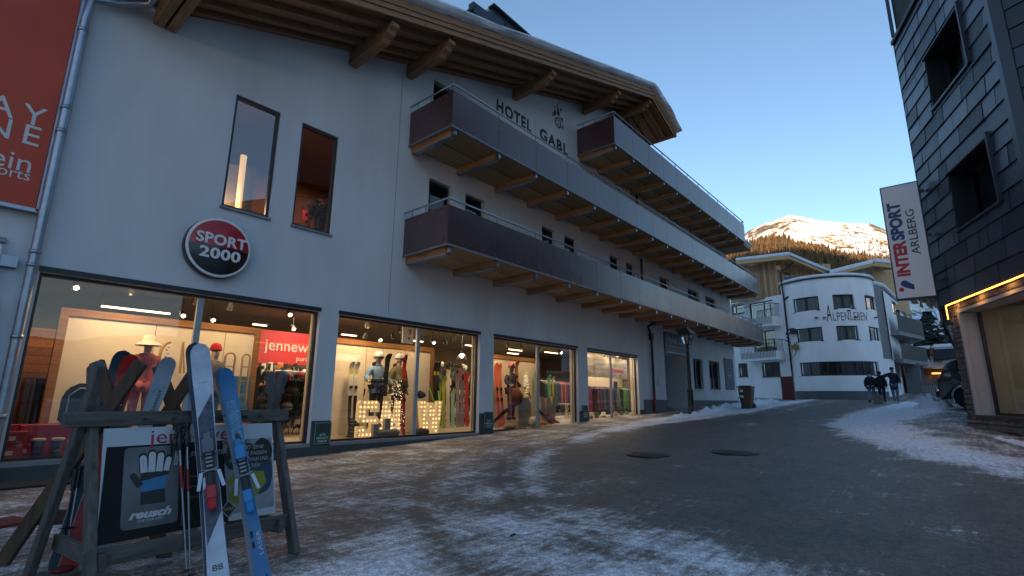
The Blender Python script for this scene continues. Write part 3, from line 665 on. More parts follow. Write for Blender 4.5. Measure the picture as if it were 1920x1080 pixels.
m.add([(r*math.cos(a), r*math.sin(a), hill(r, a)) for r in rs for a in azs], [(j*na+i, (j+1)*na+i, (j+1)*na+i+1, j*na+i+1) for j in range(len(rs)-1) for i in range(na-1)], 0, True)
mm = bpy.data.materials.new('mountain snow and rock'); mm.use_nodes = True; n = mm.node_tree; L = n.links.new; b = n.nodes['Principled BSDF']; b.inputs['Roughness'].default_value = .9; b.inputs['Specular IOR Level'].default_value = .1
tc = n.nodes.new('ShaderNodeTexCoord'); ge = n.nodes.new('ShaderNodeNewGeometry'); sx = n.nodes.new('ShaderNodeSeparateXYZ'); L(ge.outputs['Normal'], sx.inputs[0])
a1 = n.nodes.new('ShaderNodeTexNoise'); a1.inputs['Scale'].default_value = .006; a1.inputs['Detail'].default_value = 8; a1.inputs['Roughness'].default_value = .68; L(tc.outputs['Object'], a1.inputs[0])
a2 = n.nodes.new('ShaderNodeTexNoise'); a2.inputs['Scale'].default_value = .05; a2.inputs['Detail'].default_value = 6; L(tc.outputs['Object'], a2.inputs[0])
def mt(op, a, b_, c=None):
    q = n.nodes.new('ShaderNodeMath'); q.operation = op
    for i, v in enumerate((a, b_, c)):
        if v is None: continue
        if isinstance(v, (int, float)): q.inputs[i].default_value = v
        else: L(v, q.inputs[i])
    return q.outputs[0]
f = mt('ADD', mt('MULTIPLY', a1.outputs[0], 1.0), mt('ADD', mt('MULTIPLY', a2.outputs[0], .45), mt('MULTIPLY', sx.outputs[2], -.35)))
cr = n.nodes.new('ShaderNodeValToRGB'); e = cr.color_ramp.elements; e[0].position = .44; e[0].color = (.80, .80, .80, 1); e[1].position = .53; e[1].color = (.16, .12, .085, 1); q = e.new(.485); q.color = (.40, .33, .26, 1)
L(f, cr.inputs[0]); L(cr.outputs[0], b.inputs['Base Color'])
bp = n.nodes.new('ShaderNodeBump'); bp.inputs['Strength'].default_value = 1; bp.inputs['Distance'].default_value = 14; L(a2.outputs[0], bp.inputs['Height']); L(bp.outputs[0], b.inputs['Normal'])
tag(m.build('mountain', mm), kind='structure')
# unseen ridge behind the camera, added and shaped to keep low sun off the village
m = MB()
def rfn(u, v):
    a = R(75 + 262*u); H = 760*(.30+.70*math.exp(-((a-SUN_AZ)/R(36))**2))
    r = 1150 + 1500*v; z = -30 + H*(min(1, v/.62)) - max(0, v-.62)*900 + 60*noise.fractal(Vector((math.cos(a)*4, math.sin(a)*4, v*5)), 1, 2, 4)
    return (r*math.cos(a), r*math.sin(a), z)
m.grid(rfn, 130, 14); tag(m.build('ridge', mat('sun blocking hillside', (.035, .045, .05), .95, col2=(.16, .19, .23), vscale=.01)), kind='structure')
# valley floor to the horizon
m = MB(); m.grid(lambda u, v: ((100+5000*v)*math.cos(2*math.pi*u), (100+5000*v)*math.sin(2*math.pi*u), -1.5-v*20 if not (u < .12 or u > .9) else -2), 48, 6); tag(m.build('valley_floor', SNOW), kind='structure')
# forest of conifers on the slope
rnd = random.Random(5); m = MB()
for k in range(7000):
    az = R(-6 + 27*rnd.random()); te = tab(az, TREET)
    d0 = rnd.random(); r = 640 + 620*(d0**.7)
    if r > 1200 and rnd.random() < .35: continue
    if r > 1150: r += rnd.random()*70*rnd.random()
    if abs(az-R(14)) < R(.3) and r > 1150: continue
    x, y = r*math.cos(az), r*math.sin(az); z = hill(r, az)-1; h = 13+13*rnd.random()*rnd.random()+2; w_ = h*(.14+.06*rnd.random()); a0 = rnd.random()*6
    vs = []; 
    for zz, rr in ((.0, .35), (.08, 1), (.40, .5), (.41, .72), (.72, .25), (.73, .4)):
        vs += [(x+w_*rr*math.cos(a0+j*1.2566)*(.85+.3*rnd.random()), y+w_*rr*math.sin(a0+j*1.2566), z+h*(zz-(.06*rnd.random() if zz > .05 else 0))) for j in range(5)]
    vs.append((x, y, z+h))
    fs = [(i*5+j, i*5+(j+1) % 5, (i+1)*5+(j+1) % 5, (i+1)*5+j) for i in range(5) for j in range(5)] + [(25+j, 25+(j+1) % 5, 30) for j in range(5)]
    m.add(vs, fs, 0 if rnd.random() < .6 else 1)
# scattered trees higher up
for k in range(420):
    az = R(2.2 + 6*rnd.random()*rnd.random()); r = 1300 + 420*rnd.random()*rnd.random()
    x, y = r*math.cos(az), r*math.sin(az); z = hill(r, az)-1; h = 5+4*rnd.random()
    m.lathe([(h*.2, 0), (h*.12, h*.5), (0, h)], (x, y, z), 5)
forest = m.build('forest', [mat('larch forest', (.11, .06, .022), .9, var=.3, vscale=.02), mat('spruce forest', (.045, .036, .016), .9, var=.3, vscale=.02)])
tag(forest, 'belt of conifers on the slope below the sunlit peak', 'forest', kind='stuff')

# ================================================================== MAPPED WALLS (curved or straight facades)
def mwall(mb, f, u0, u1, z0, z1, holes, step, dep=.2, mi=0):
    """f(u, z, d) -> point; d = depth behind the face"""
    U = sorted({u0, u1, *[h[0] for h in holes], *[h[1] for h in holes]}); V = sorted({z0, z1, *[h[2] for h in holes], *[h[3] for h in holes]})
    U2 = []
    for a, b_ in zip(U, U[1:]):
        k = max(1, int(abs(b_-a)/step)); U2 += [a+(b_-a)*i/k for i in range(k)]
    U2.append(U[-1])
    for a, b_ in zip(U2, U2[1:]):
        for c, d in zip(V, V[1:]):
            mx, mz = (a+b_)/2, (c+d)/2
            if any(h[0] < mx < h[1] and h[2] < mz < h[3] for h in holes): continue
            mb.add([f(a, c, 0), f(b_, c, 0), f(b_, d, 0), f(a, d, 0)], [(0, 1, 2, 3)], mi)
    for h in holes:
        a, b_, c, d = h[:4]
        mb.add([f(a, c, 0), f(b_, c, 0), f(b_, d, 0), f(a, d, 0), f(a, c, dep), f(b_, c, dep), f(b_, d, dep), f(a, d, dep)], [(0, 1, 5, 4), (2, 3, 7, 6), (3, 0, 4, 7), (1, 2, 6, 5)], mi)
def mwin(par, f, h, dep, bars=(), name='window', frame=FRAME, pane=None, curt=None, fw=.07, sill=True, lit=None):
    a, b_, c, d = h[:4]; p0 = f((a+b_)/2, c, 0)
    w_ = thing(name); w_.parent = par; w_.location = Vector(p0) - wloc(par)
    wid = (Vector(f(b_, c, 0))-Vector(f(a, c, 0))).length; du = (b_-a)/wid
    def fbar(mb, ua, ub, za, zb, k=1):
        s_ = max(1, int(abs(ub-ua)/abs(b_-a)*8)) if k > 1 else 1
        for i in range(s_):
            x0 = lerp(ua, ub, i/s_); x1 = lerp(ua, ub, (i+1)/s_)
            mb.add([f(x0, za, dep-.05), f(x1, za, dep-.05), f(x1, zb, dep-.05), f(x0, zb, dep-.05), f(x0, za, dep), f(x1, za, dep), f(x1, zb, dep), f(x0, zb, dep)], [(0, 1, 2, 3), (0, 4, 5, 1), (3, 2, 6, 7), (0, 3, 7, 4), (1, 5, 6, 2)])
    m = MB(); k = 8 if wid > 4 else 1
    fbar(m, a, a+fw*du, c, d); fbar(m, b_-fw*du, b_, c, d); fbar(m, a+fw*du, b_-fw*du, d-fw, d, k); fbar(m, a+fw*du, b_-fw*du, c, c+fw, k)
    for t in bars: u = lerp(a, b_, t); fbar(m, u-fw*.55*du, u+fw*.55*du, c+fw, d-fw)
    m.build('frame', frame, w_)
    m = MB()
    for i in range(k):
        x0 = lerp(a, b_, i/k); x1 = lerp(a, b_, (i+1)/k); m.add([f(x0, c, dep-.02), f(x1, c, dep-.02), f(x1, d, dep-.02), f(x0, d, dep-.02)], [(0, 1, 2, 3)])
    m.build('pane', pane or WG2, w_)
    m = MB()
    for i in range(k*4):
        x0 = lerp(a, b_, i/(k*4)); x1 = lerp(a, b_, (i+1)/(k*4)); m.add([f(x0, c, dep+.15+.04*(i % 2)), f(x1, c, dep+.15+.04*((i+1) % 2)), f(x1, d, dep+.15+.04*((i+1) % 2)), f(x0, d, dep+.15+.04*(i % 2))], [(0, 1, 2, 3)])
    m.build('curtain', lit or curt or CURT, w_)
    if sill:
        m = MB(); m.add([f(a-.05*du, c-.05, -.06), f(b_+.05*du, c-.05, -.06), f(b_+.05*du, c-.004, -.06), f(a-.05*du, c-.004, -.06), f(a-.05*du, c-.05, dep), f(b_+.05*du, c-.05, dep), f(b_+.05*du, c-.004, dep), f(a-.05*du, c-.004, dep)], [(0, 1, 2, 3), (0, 4, 5, 1), (3, 2, 6, 7), (0, 3, 7, 4), (1, 5, 6, 2)]); m.build('sill', FRAME, w_)
    return w_
WG2 = glass('hotel window glass', (.78, .80, .80), 1.5, 1.8, .10)
CURT = mat('pale curtain', (.42, .43, .38), .9, var=.35, vscale=1, stretch=(6, 6, .3)); DCURT = mat('dark interior', (.035, .03, .03), .9, var=.6, vscale=1.5)
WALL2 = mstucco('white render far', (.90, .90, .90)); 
# ================================================================== ALPENLEBEN (round white hotel)
pa, pb, pc = (P(*q[:2], D=q[2]).to_2d() for q in ((1474, 640, 43.6), (1560, 640, 42.0), (1652, 640, 45.2)))
def circ(a, b_, c):
    d = 2*(a.x*(b_.y-c.y)+b_.x*(c.y-a.y)+c.x*(a.y-b_.y))
    ux = (a.length_squared*(b_.y-c.y)+b_.length_squared*(c.y-a.y)+c.length_squared*(a.y-b_.y))/d
    uy = (a.length_squared*(c.x-b_.x)+b_.length_squared*(a.x-c.x)+c.length_squared*(b_.x-a.x))/d
    return Vector((ux, uy)), (Vector((ux, uy))-a).length
CC, CR = circ(pa, pb, pc)
def fa(u, z, d=0): return (CC.x+(CR-d)*math.cos(u), CC.y+(CR-d)*math.sin(u), z)
def cyl(px, py):
    r = ray(px, py); o = EYE.to_2d()-CC; dd = r.to_2d(); A = dd.dot(dd); B = 2*o.dot(dd); C_ = o.dot(o)-CR*CR
    t = (-B-math.sqrt(max(0, B*B-4*A*C_)))/(2*A); p = EYE+r*t
    a = math.atan2(p.y-CC.y, p.x-CC.x); return (a % (2*math.pi)), p.z
def rect(f, x0, y0, x1, y1):
    a, za = f(x0, y1); b_, zb = f(x1, y1); _, zc = f((x0+x1)/2, y0); _, zd = f((x0+x1)/2, y1); return [min(a, b_), max(a, b_), zd, zc]
alp = thing('round_hotel_building', (pb.x, pb.y, 1.4), 'white hotel with curved front, dark framed windows and timber clad upper floor', 'building')
uL, uR = cyl(1474, 640)[0], cyl(1652, 640)[0]
if uL > uR: u0_, u1_ = uR, uL
else: u0_, u1_ = uL, uR
ZA = cyl(1560, 520)[1]
W1 = [rect(cyl, *q) for q in ((1488, 557, 1537, 583), (1564, 556, 1604, 582), (1625, 559, 1646, 585))]
W2 = [rect(cyl, *q) for q in ((1494, 614, 1544, 640), (1571, 613, 1612, 639), (1632, 616, 1655, 641))]
for row in (W1, W2):
    for h in row: h[2] = row[0][2]; h[3] = row[0][3]
W2[2][1] = min(W2[2][1], u1_-.01) if u1_ == uR else W2[2][1]; W2[2][0] = max(W2[2][0], u0_+.012)
W3 = rect(cyl, 1501, 677, 1650, 704)
m = MB(); mwall(m, fa, u0_, u1_, -1, ZA, W1+W2+[W3], .05); 
m.add([fa(u0_+(u1_-u0_)*i/24, ZA, 0) for i in range(25)] + [fa(u0_, ZA, 6), fa(u1_, ZA, 6)][::-1], [list(range(27))])
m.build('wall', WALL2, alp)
for h in W1[:2]+W2[:2]: mwin(alp, fa, h, .16, (.5,))
for h in (W1[2], W2[2]): mwin(alp, fa, h, .16, (.5,), curt=DCURT)
mwin(alp, fa, W3, .16, (.14, .27, .35, .46, .56, .68, .77, .88), curt=mat('bar interior', (.05, .035, .035), .9, col2=(.14, .12, .13), vscale=.8))
m = MB()
for i in range(24):
    a = lerp(u0_, u1_, i/24); b_ = lerp(u0_, u1_, (i+1)/24)
    vs = [fa(u, z, d) for z, d in ((ZA+.005, -.12), (ZA+.07, -.12)) for u in (a, b_)] + [fa(u, z, .3) for z in (ZA+.07,) for u in (a, b_)]
    m.add(vs, [(0, 1, 3, 2), (2, 3, 5, 4)]); m.add([fa(a, ZA+.005, -.12), fa(b_, ZA+.005, -.12), fa(b_, ZA+.005, .0), fa(a, ZA+.005, .0)], [(0, 1, 2, 3)])
m.build('parapet_trim', FRAME, alp)
m = MB()
def sfn(u, v):
    a = lerp(u0_, u1_, u); q = .03*noise.noise(Vector((u*9, 3, v)))
    pts = [(.0, .075), (-.1, .10), (-.13, .2), (-.05, .30), (.5, .34), (6, .4)]
    k = v*5; i = min(4, int(k)); return fa(a, ZA+lerp(pts[i][1], pts[i+1][1], k-i)+q, lerp(pts[i][0], pts[i+1][0], k-i))
m.grid(sfn, 40, 10); m.build('roof_snow', SNOW, alp)
m = MB()
za, zb = 0, cyl(1560, 733)[1]
for i in range(24):
    a = lerp(u0_, u1_, i/24); b_ = lerp(u0_, u1_, (i+1)/24); m.add([fa(a, -1, -.04), fa(b_, -1, -.04), fa(b_, zb, -.04), fa(a, zb, -.04), fa(a, zb, 0), fa(b_, zb, 0)], [(0, 1, 2, 3), (3, 2, 5, 4)])
m.build('plinth', PLG, alp)
# lettering follows the curve
def curved_text(mb, body, px0, px1, pyb, size, bold=0):
    ua, zb = cyl(px0, pyb); ub, _ = cyl(px1, pyb); vs, fs = text_verts(body, 1, bold, 'LEFT', 1.1, .0)
    X0, X1 = min(v.x for v in vs), max(v.x for v in vs); H = max(v.y for v in vs)
    mb.add([fa(lerp(ua, ub, (v.x-X0)/(X1-X0)), zb+v.y/H*size, -.012) for v in vs], fs)
m = MB(); curved_text(m, 'A', 1551, 1561, 602, 1.15); curved_text(m, 'LPENLEBEN', 1563, 1626, 601.5, .58); m.build('lettering', mat('rusty lettering', (.07, .045, .04), .6), alp)
for px in (1531, 1546, 1590, 1602, 1639):
    u, z = cyl(px, 596 if px not in (1590, 1600) else 583); m = MB(); m.box(fa(u, z, -.12), (.12, .2, .08)); m.build('wall_spotlight', BLACK, alp)
# straight wing on the left
LA, LB = P(1366, 640, D=47), P(1476, 640, D=43.5)
LD = (LB-LA).to_2d(); LL = LD.length; LD.normalize(); LN = Vector((-LD.y, LD.x)); LN = LN if LN.dot(Vector((LA.x, LA.y))) > 0 else -LN
def fl(u, z, d=0): return (LA.x+LD.x*u+LN.x*d, LA.y+LD.y*u+LN.y*d, z)
def lin(px, py):
    r = ray(px, py); t = (LA-EYE).to_2d().dot(LN)/r.to_2d().dot(LN); p = EYE+r*t; return (p-LA).to_2d().dot(LD), p.z
ZL = lin(1440, 557)[1]
HL = [rect(lin, *q) for q in ((1408, 565, 1453, 612), (1415, 620, 1458, 664), (1430, 679, 1464, 706), (1386, 681, 1403, 706), (1372, 572, 1396, 588))]
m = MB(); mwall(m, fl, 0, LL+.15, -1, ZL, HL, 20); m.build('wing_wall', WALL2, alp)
SKYG = glass('bright reflecting glass', (.4, .42, .45), 1.5, 2.0, .30)
mwin(alp, fl, HL[0], .16, (.6,), 'balcony_door', pane=SKYG, curt=DCURT); mwin(alp, fl, HL[1], .16, (.5,), 'balcony_door'); mwin(alp, fl, HL[2], .16, (.5,), curt=DCURT); mwin(alp, fl, HL[3], .16, (.5,), curt=DCURT); mwin(alp, fl, HL[4], .16, (.3,), pane=SKYG, curt=DCURT)
for (x0, y0, x1, y1, rt) in ((1400, 604, 1465, 616, 575), (1406, 664, 1472, 677, 640)):
    a, z1 = lin(x0, y0); b_, _ = lin(x1, y0); _, z0 = lin((x0+x1)/2, y1); _, zr = lin((x0+x1)/2, rt)
    t = thing('small_balcony'); t.parent = alp; t.location = Vector(fl((a+b_)/2, z0, -.5))-wloc(alp)
    m = MB(); m.prism([fl(a, z0, 0), fl(b_, z0, 0), fl(b_, z0, -1.0), fl(a, z0, -1.0)], (0, 0, z1-z0)); m.build('slab', WALL2, t)
    m = MB(); kN = int((b_-a)/.13)
    for i in range(kN+1): u = lerp(a, b_, i/kN); m.box(fl(u, (z0+zr)/2+.1, -1.03), (.022, .022, zr-z0-.15))
    for i in range(7): m.box(fl(b_, (z1+zr)/2, -.15-i*.14), (.022, .022, zr-z1))
    m.build('baluster', BLACK, t)
    m = MB(); m.bar(fl(a, zr, -1.03), fl(b_, zr, -1.03), .05, .05); m.bar(fl(b_, zr, 0), fl(b_, zr, -1.03), .05, .05); m.bar(fl(b_, z1, -1.03), fl(b_, zr, -1.03), .07, .07); m.build('handrail', BLACK, t)
# downpipe with brackets
m = MB(); q = [Vector(P(px, py, D=43.2)) for px, py in ((1487, 492), (1463, 512), (1464, 520), (1470, 565), (1486, 706))]; m.tube(q, .06, 8); m.bar(P(1470, 562, D=43.2), P(1472, 557, D=43.0)+Vector((0, -.25, 0)), .12, .12); m.build('downpipe', BP, alp)
# timber clad upper storey (left) with its roof
CLAD = wood('weathered cladding', (.26, .13, .055), (.62, .40, .22), 'z', plank=.22, paxis='y')
A, B, C2, D2 = P(1370, 560, D=45.6), P(1463, 560, D=44.0), P(1476, 560, D=43.9), P(1476, 560, D=47)
zt0, zt1 = P(1400, 503, D=45)[2], P(1463, 492, D=44)[2]
E2 = P(1560, 517, D=49)
m = MB(); z0 = ZL-.1
def wl(mb, a, b_, z0, za, zb, mi=0): mb.add([(a.x, a.y, z0), (b_.x, b_.y, z0), (b_.x, b_.y, zb), (a.x, a.y, za)], [(0, 1, 2, 3)], mi)
wl(m, A, B, z0, zt0, zt1+.2); wl(m, B, E2, z0, zt1+.2, P(1560, 517, D=49)[2]+1); wl(m, A, P(1370, 560, D=52), z0, zt0, zt0); m.build('timber_upper_wall', CLAD, alp)
r0, r1, r2, r3 = P(1380, 496, D=44.3), P(1481, 485, D=42.2), P(1562, 519, D=48.5), P(1400, 497, D=55)
rf = thing('upper_roof'); rf.parent = alp; rf.location = r1-wloc(alp)
LW = wood('light eaves timber', (.44, .25, .10), (.70, .46, .22), 'y')
m = MB(); m.prism([r0, r1, r2, r3], (0, 0, .28)); m.build('eaves', LW, rf)
m = MB(); m.bar(r1+Vector((0, 0, .3)), r2+Vector((0, 0, .30)), .2, .14); m.build('gutter', STEEL, rf)
m = MB(); up3 = Vector((0, 0, .3)); m.prism([r0+up3, r1+up3, r2+up3, r3+up3], (0, 0, .25)); m.build('snow', SNOW, rf, bevel=.05, seg=2)
m = MB(); m.bar(P(1459, 502, D=43.2), P(1459, 502, D=44.5), .35, .35); m.build('purlin', LW, rf)
a, za = 0, 0
m = MB(); p0, p1 = P(1473, 545, D=44.6), P(1486, 545, D=45.3); m.prism([(p0.x, p0.y-.05, P(1473, 529, D=44.6).z), (p1.x, p1.y-.05, P(1486, 529, D=45.3).z), (p1.x, p1.y-.05, P(1486, 514, D=45.3).z), (p0.x, p0.y-.05, P(1473, 510, D=44.6).z)], (-.12, 0, 0)); m.build('loft_window', WG, alp)
# second roof to the right of the middle and its timber wall
CL2 = wood('pale cladding', (.30, .24, .19), (.52, .44, .36), 'z', plank=.25, paxis='y')
s0, s1, s2 = P(1556, 518, D=47), P(1639, 498, D=47), P(1700, 520, D=49)
m = MB(); wl(m, P(1556, 540, D=48), P(1640, 540, D=48), ZL-.5, P(1556, 518, D=48)[2]-.1, P(1640, 500, D=48)[2]-.1); m.build('timber_upper_wall', CL2, alp)
m = MB(); wl(m, P(1640, 540, D=48), P(1700, 540, D=56), ZL-.5, P(1640, 502, D=48)[2]-.1, P(1700, 505, D=56)[2]); m.build('timber_side_wall', LW, alp)
rf = thing('upper_roof'); rf.parent = alp; rf.location = s1-wloc(alp)
b4 = P(1640, 500, D=60)
m = MB(); m.prism([s0, s1, b4], (0, 0, .18)); m.prism([s1, P(1690, 505, D=47.5), b4], (0, 0, .3)); m.build('eaves', LW, rf)
m = MB(); u = Vector((0, 0, .31)); m.prism([s0+Vector((0, 0, .19)), s1+Vector((0, 0, .19)), b4+u], (0, 0, .32)); m.prism([s1+u, P(1690, 504, D=47.5)+u, b4+u], (0, 0, .3)); m.build('snow', SNOW, rf, bevel=.05, seg=2)
m = MB(); m.bar(P(1664, 512, D=47.5), P(1668, 530, D=47.5), .14, .14); m.bar(P(1658, 508, D=47.5), P(1682, 518, D=47.5), .12, .16); m.build('post', LW, rf)
# stone clad corner and wing with dark balconies
GST = mat('grey slate cladding', (.15, .16, .17), .8, col2=(.30, .31, .32), vscale=2.2, stretch=(1, 1, 7), bump=.8, bscale=5, bdist=.05)
S0, S1, S2 = P(1651, 640, D=45.1), P(1671, 640, D=46.6), P(1704, 640, D=56)
zt = P(1660, 533, D=45.5).z
def seg(a, b_):
    d = (b_-a).to_2d(); l = d.length; d.normalize(); nn = Vector((-d.y, d.x)); nn = nn if nn.dot(Vector((a.x, a.y))) > 0 else -nn
    return (lambda u, z, q=0: (a.x+d.x*u+nn.x*q, a.y+d.y*u+nn.y*q, z)), (lambda px, py: (lambda p: ((p-a).to_2d().dot(d), p.z))(EYE+ray(px, py)*((a-EYE).to_2d().dot(nn)/ray(px, py).to_2d().dot(nn)))), l
f1, i1, l1 = seg(S0, S1); f2, i2, l2 = seg(S1, S2)
zlow = P(1660, 673, D=45.6).z
m = MB(); mwall(m, f1, 0, l1, zlow, zt, [], 20); m.add([f1(0, zlow, 0), f1(l1, zlow, 0), f1(l1, zlow, 1), f1(0, zlow, 1)], [(0, 1, 2, 3)]); m.build('stone_corner', GST, alp)
H2 = [rect(i2, 1676, 571, 1689, 591), rect(i2, 1687, 623, 1697, 645), rect(i2, 1679, 680, 1690, 704)]
m = MB(); mwall(m, f1, 0, l1, -1, zlow-.002, [], 20); mwall(m, f2, 0, l2, -1, zt-.3, H2, 20); m.build('side_wall', WALL2, alp)
m = MB(); m.prism([f1(-.1, zt+.01, -.1), f1(l1, zt+.01, -.1), f2(l2, zt-.25, -.1), f2(l2, zt-.25, 3), f1(0, zt+.01, 3)], (0, 0, .3)); m.build('roof_snow', SNOW, alp, bevel=.06, seg=2)
mwin(alp, f2, H2[0], .15, (.45,), curt=mat('lit tone curtain', (.55, .45, .32), .8)); mwin(alp, f2, H2[1], .15, (.5,)); mwin(alp, f2, H2[2], .15, (.5,), curt=DCURT)  # yellow glow of the first window is put into its curtain colour
cb = MB(); q0, q1 = P(1698, 640, D=55), P(1711, 640, D=60); wl(cb, q0, q1, -1, P(1698, 556, D=55).z, P(1711, 558, D=60).z); cb.build('cream_wall', mstucco('cream render', (.55, .46, .38)), alp)
m = MB(); a, b_ = P(1700, 592, D=55.4), P(1708, 592, D=58.6); m.prism([(a.x, a.y-.05, P(1700, 592, D=55.4).z), (b_.x, b_.y-.05, P(1708, 598, D=58.6).z), (b_.x, b_.y-.05, P(1708, 583, D=58.6).z), (a.x, a.y-.05, P(1700, 579, D=55.4).z)], (-.1, -.02, 0)); m.build('brown_window', mat('brown window', (.10, .04, .02), .5), alp)
BPAN = mat('black balcony panel', (.018, .020, .023), .6)
for (pts, zs_) in ((((1681, 46.8), (1698, 48.6), (1728, 52)), ((590, 618), (594, 624), (601, 632))), (((1688, 46.4), (1705, 48.2), (1736, 51.4)), ((643, 671), (647, 675), (654, 683)))):
    t = thing('wide_balcony'); t.parent = alp; p_ = [P(x, zs_[i][0], D=d) for i, (x, d) in enumerate(pts)]; b2 = [P(x, zs_[i][1], D=d) for i, (x, d) in enumerate(pts)]
    t.location = p_[1]-wloc(alp); zt_, zb_ = p_[1].z, b2[1].z
    for i in range(2):
        m = MB(); a, b_ = p_[i], p_[i+1]; m.prism([(a.x, a.y, zb_), (b_.x, b_.y, zb_), (b_.x, b_.y, zt_), (a.x, a.y, zt_)], (.06, 0.02, 0)); m.build('panel', BPAN, t)
    m = MB(); inner = [f2(l2, 0, 0), f2(0.3, 0, 0)]; m.prism([(q.x, q.y, zb_-.3) for q in p_]+[(q[0], q[1], zb_-.3) for q in inner], (0, 0, .29)); m.build('slab', GST, t)
m = MB(); a = P(1712, 700, D=50); m.bb(a.x-1, a.x+1.2, a.y-.45, a.y+.45, 1, P(1712, 682, D=50).z); m.build('concrete_pillar', mat('concrete', (.13, .14, .15), .85), alp)
m = MB(); a, b_ = P(1699, 700, D=56), P(1775, 700, D=64); wl(m, a, b_, 0, P(1699, 682, D=56).z, P(1775, 680, D=64).z); m.build('passage_back_wall', mat('brown garage wall', (.10, .05, .03), .8), alp)
# small lit strip over the passage
m = MB(); a = P(1702, 695, D=51); m.box(a, (.1, .5, .09)); m.build('strip_lamp', emis('warm strip', (1, .72, .42), 2.2), alp)

# ---- bits by the round hotel
t = thing('info_board', PG(1480, 746)[:], 'upright red brown board by the downpipe of the round hotel', 'board')
a, b_ = P(1467, 745, D=41), P(1491, 745, D=40.6); zb, zt = 1.25, P(1480, 706, D=41).z
t.location = (a.x, a.y, zb); m = MB(); m.prism([(a.x, a.y, zb), (b_.x, b_.y, zb), (b_.x, b_.y, zt), (a.x, a.y, zt)], (.12, .03, 0)); m.build('panel', mat('rust board', (.13, .028, .02), .7, var=.2), t)
m = MB(); m.bar(b_+Vector((0, 0, -.2)), (b_.x, b_.y, zt+.3), .06, .06); m.bar((a.x, a.y, zb), (a.x, a.y, zb+.1), .06, .06); m.build('post', mat('weathered post', (.2, .15, .11), .8), t)
p = PG(1534, 741); t = thing('thin_pole', (p.x, p.y, p.z), 'thin grey sign pole in the snow pile before the round hotel', 'pole')
dd = math.hypot(p.x, p.y); m = MB(); m.tube([p, P(1525, 686, D=dd)], .045, 8); m.build('pole', mat('pale pole', (.42, .43, .45), .5, .3), t)
m = MB(); m.lathe([(.06, 0), (.06, .05), (0, .08)], P(1525, 686, D=dd), 8); m.build('cap', STEEL, t)
# wrought iron lamp with star decoration
t = thing('star_lantern', P(1470, 618, D=42.9), 'curved iron bracket with bell lamp and hanging golden star', 'lantern')
IR = mat('wrought iron', (.02, .022, .026), .5, .4)
D_ = 42.7
m = MB(); m.tube([P(x, y, D=D_) for x, y in ((1474, 628), (1476, 620), (1482, 617), (1488, 616), (1493, 619), (1495, 625))], .05, 6); m.tube([P(x, y, D=D_) for x, y in ((1474, 632), (1480, 636), (1476, 640), (1472, 636))], .04, 6); m.build('bracket', IR, t)
m = MB(); m.lathe([(.32, 0), (.2, .12), (.16, .32), (.05, .42)], P(1487, 626, D=D_), 10); m.build('bell_shade', IR, t)
m = MB(); m.tube([P(x, y, D=D_) for x, y in ((1481, 640), (1484, 650), (1486, 658), (1483, 668), (1480, 675))], .015, 5); m.tube([P(x, y, D=D_) for x, y in ((1494, 640), (1495, 655), (1490, 666), (1483, 672))], .015, 5); m.build('wire', IR, t)
c = P(1491, 651, D=D_-.1); m = MB(); vs = [(c.x, c.y+math.sin(i*math.pi/6)*(.18 if i % 2 else .34), c.z+math.cos(i*math.pi/6)*(.18 if i % 2 else .34)) for i in range(12)]; m.prism(vs, (-.06, 0, 0)); m.build('star', mat('gilt', (.35, .20, .06), .4, .6), t)
# hedge and shrub
def leafy(name, c, d, nlf, mats_, seed, label, cat, size=.09, snow=.12, shape=None):
    rn = random.Random(seed); m = MB()
    for i in range(nlf):
        q = Vector((rn.uniform(-.5, .5), rn.uniform(-.5, .5), rn.uniform(0, 1)))
        ax = rn.randrange(3)
        if rn.random() < .75: q[ax] = (rn.choice((-.5, .5)) if ax < 2 else 1)*(1-.12*rn.random()); 
        if shape and not shape(q): continue
        p_ = Vector((c[0]+q.x*d[0], c[1]+q.y*d[1], c[2]+q.z*d[2])) + Vector([rn.gauss(0, .04) for _ in range(3)])
        a = Vector([rn.gauss(0, 1) for _ in range(3)]).normalized(); b2 = a.cross(Vector([rn.gauss(0, 1) for _ in range(3)])).normalized()
        s_ = size*(.6+.8*rn.random()); mi = 1 if (q.z > .93 and rn.random() < .7) or rn.random() < snow else 0
        m.add([p_-a*s_, p_+b2*s_*.5, p_+a*s_, p_-b2*s_*.5], [(0, 1, 2, 3)], mi)
    o = m.build(name, mats_)
    return tag(o, label, cat)
HG = mat('hedge leaves', (.018, .024, .014), .8, var=.5, vscale=3)
c = PG(1447, 749); leafy('hedge', (c.x+.7, c.y+.1, c.z-.1), (1.0, 1.75, 1.45), 9000, [HG, SNOW], 3, 'dark clipped hedge block under the ground floor window of the round hotel', 'hedge', .10, .02)
c = PG(1405, 752); leafy('snowy_shrub', (c.x+.9, c.y+.1, c.z-.1), (1.0, 1.7, 1.25), 3800, [HG, SNOW], 4, 'loose snow dusted shrub behind the brown bin', 'shrub', .13, .4)
p = PG(1430, 750); m = MB(); m.bb(p.x-.1, p.x+.1, p.y-.1, p.y+.1, p.z, p.z+1.35); m.box((p.x, p.y, p.z+1.38), (.26, .26, .05)); tag(m.build('concrete_post', mat('pale concrete', (.42, .44, .46), .8)), 'pale square post at the left end of the dark hedge', 'post')
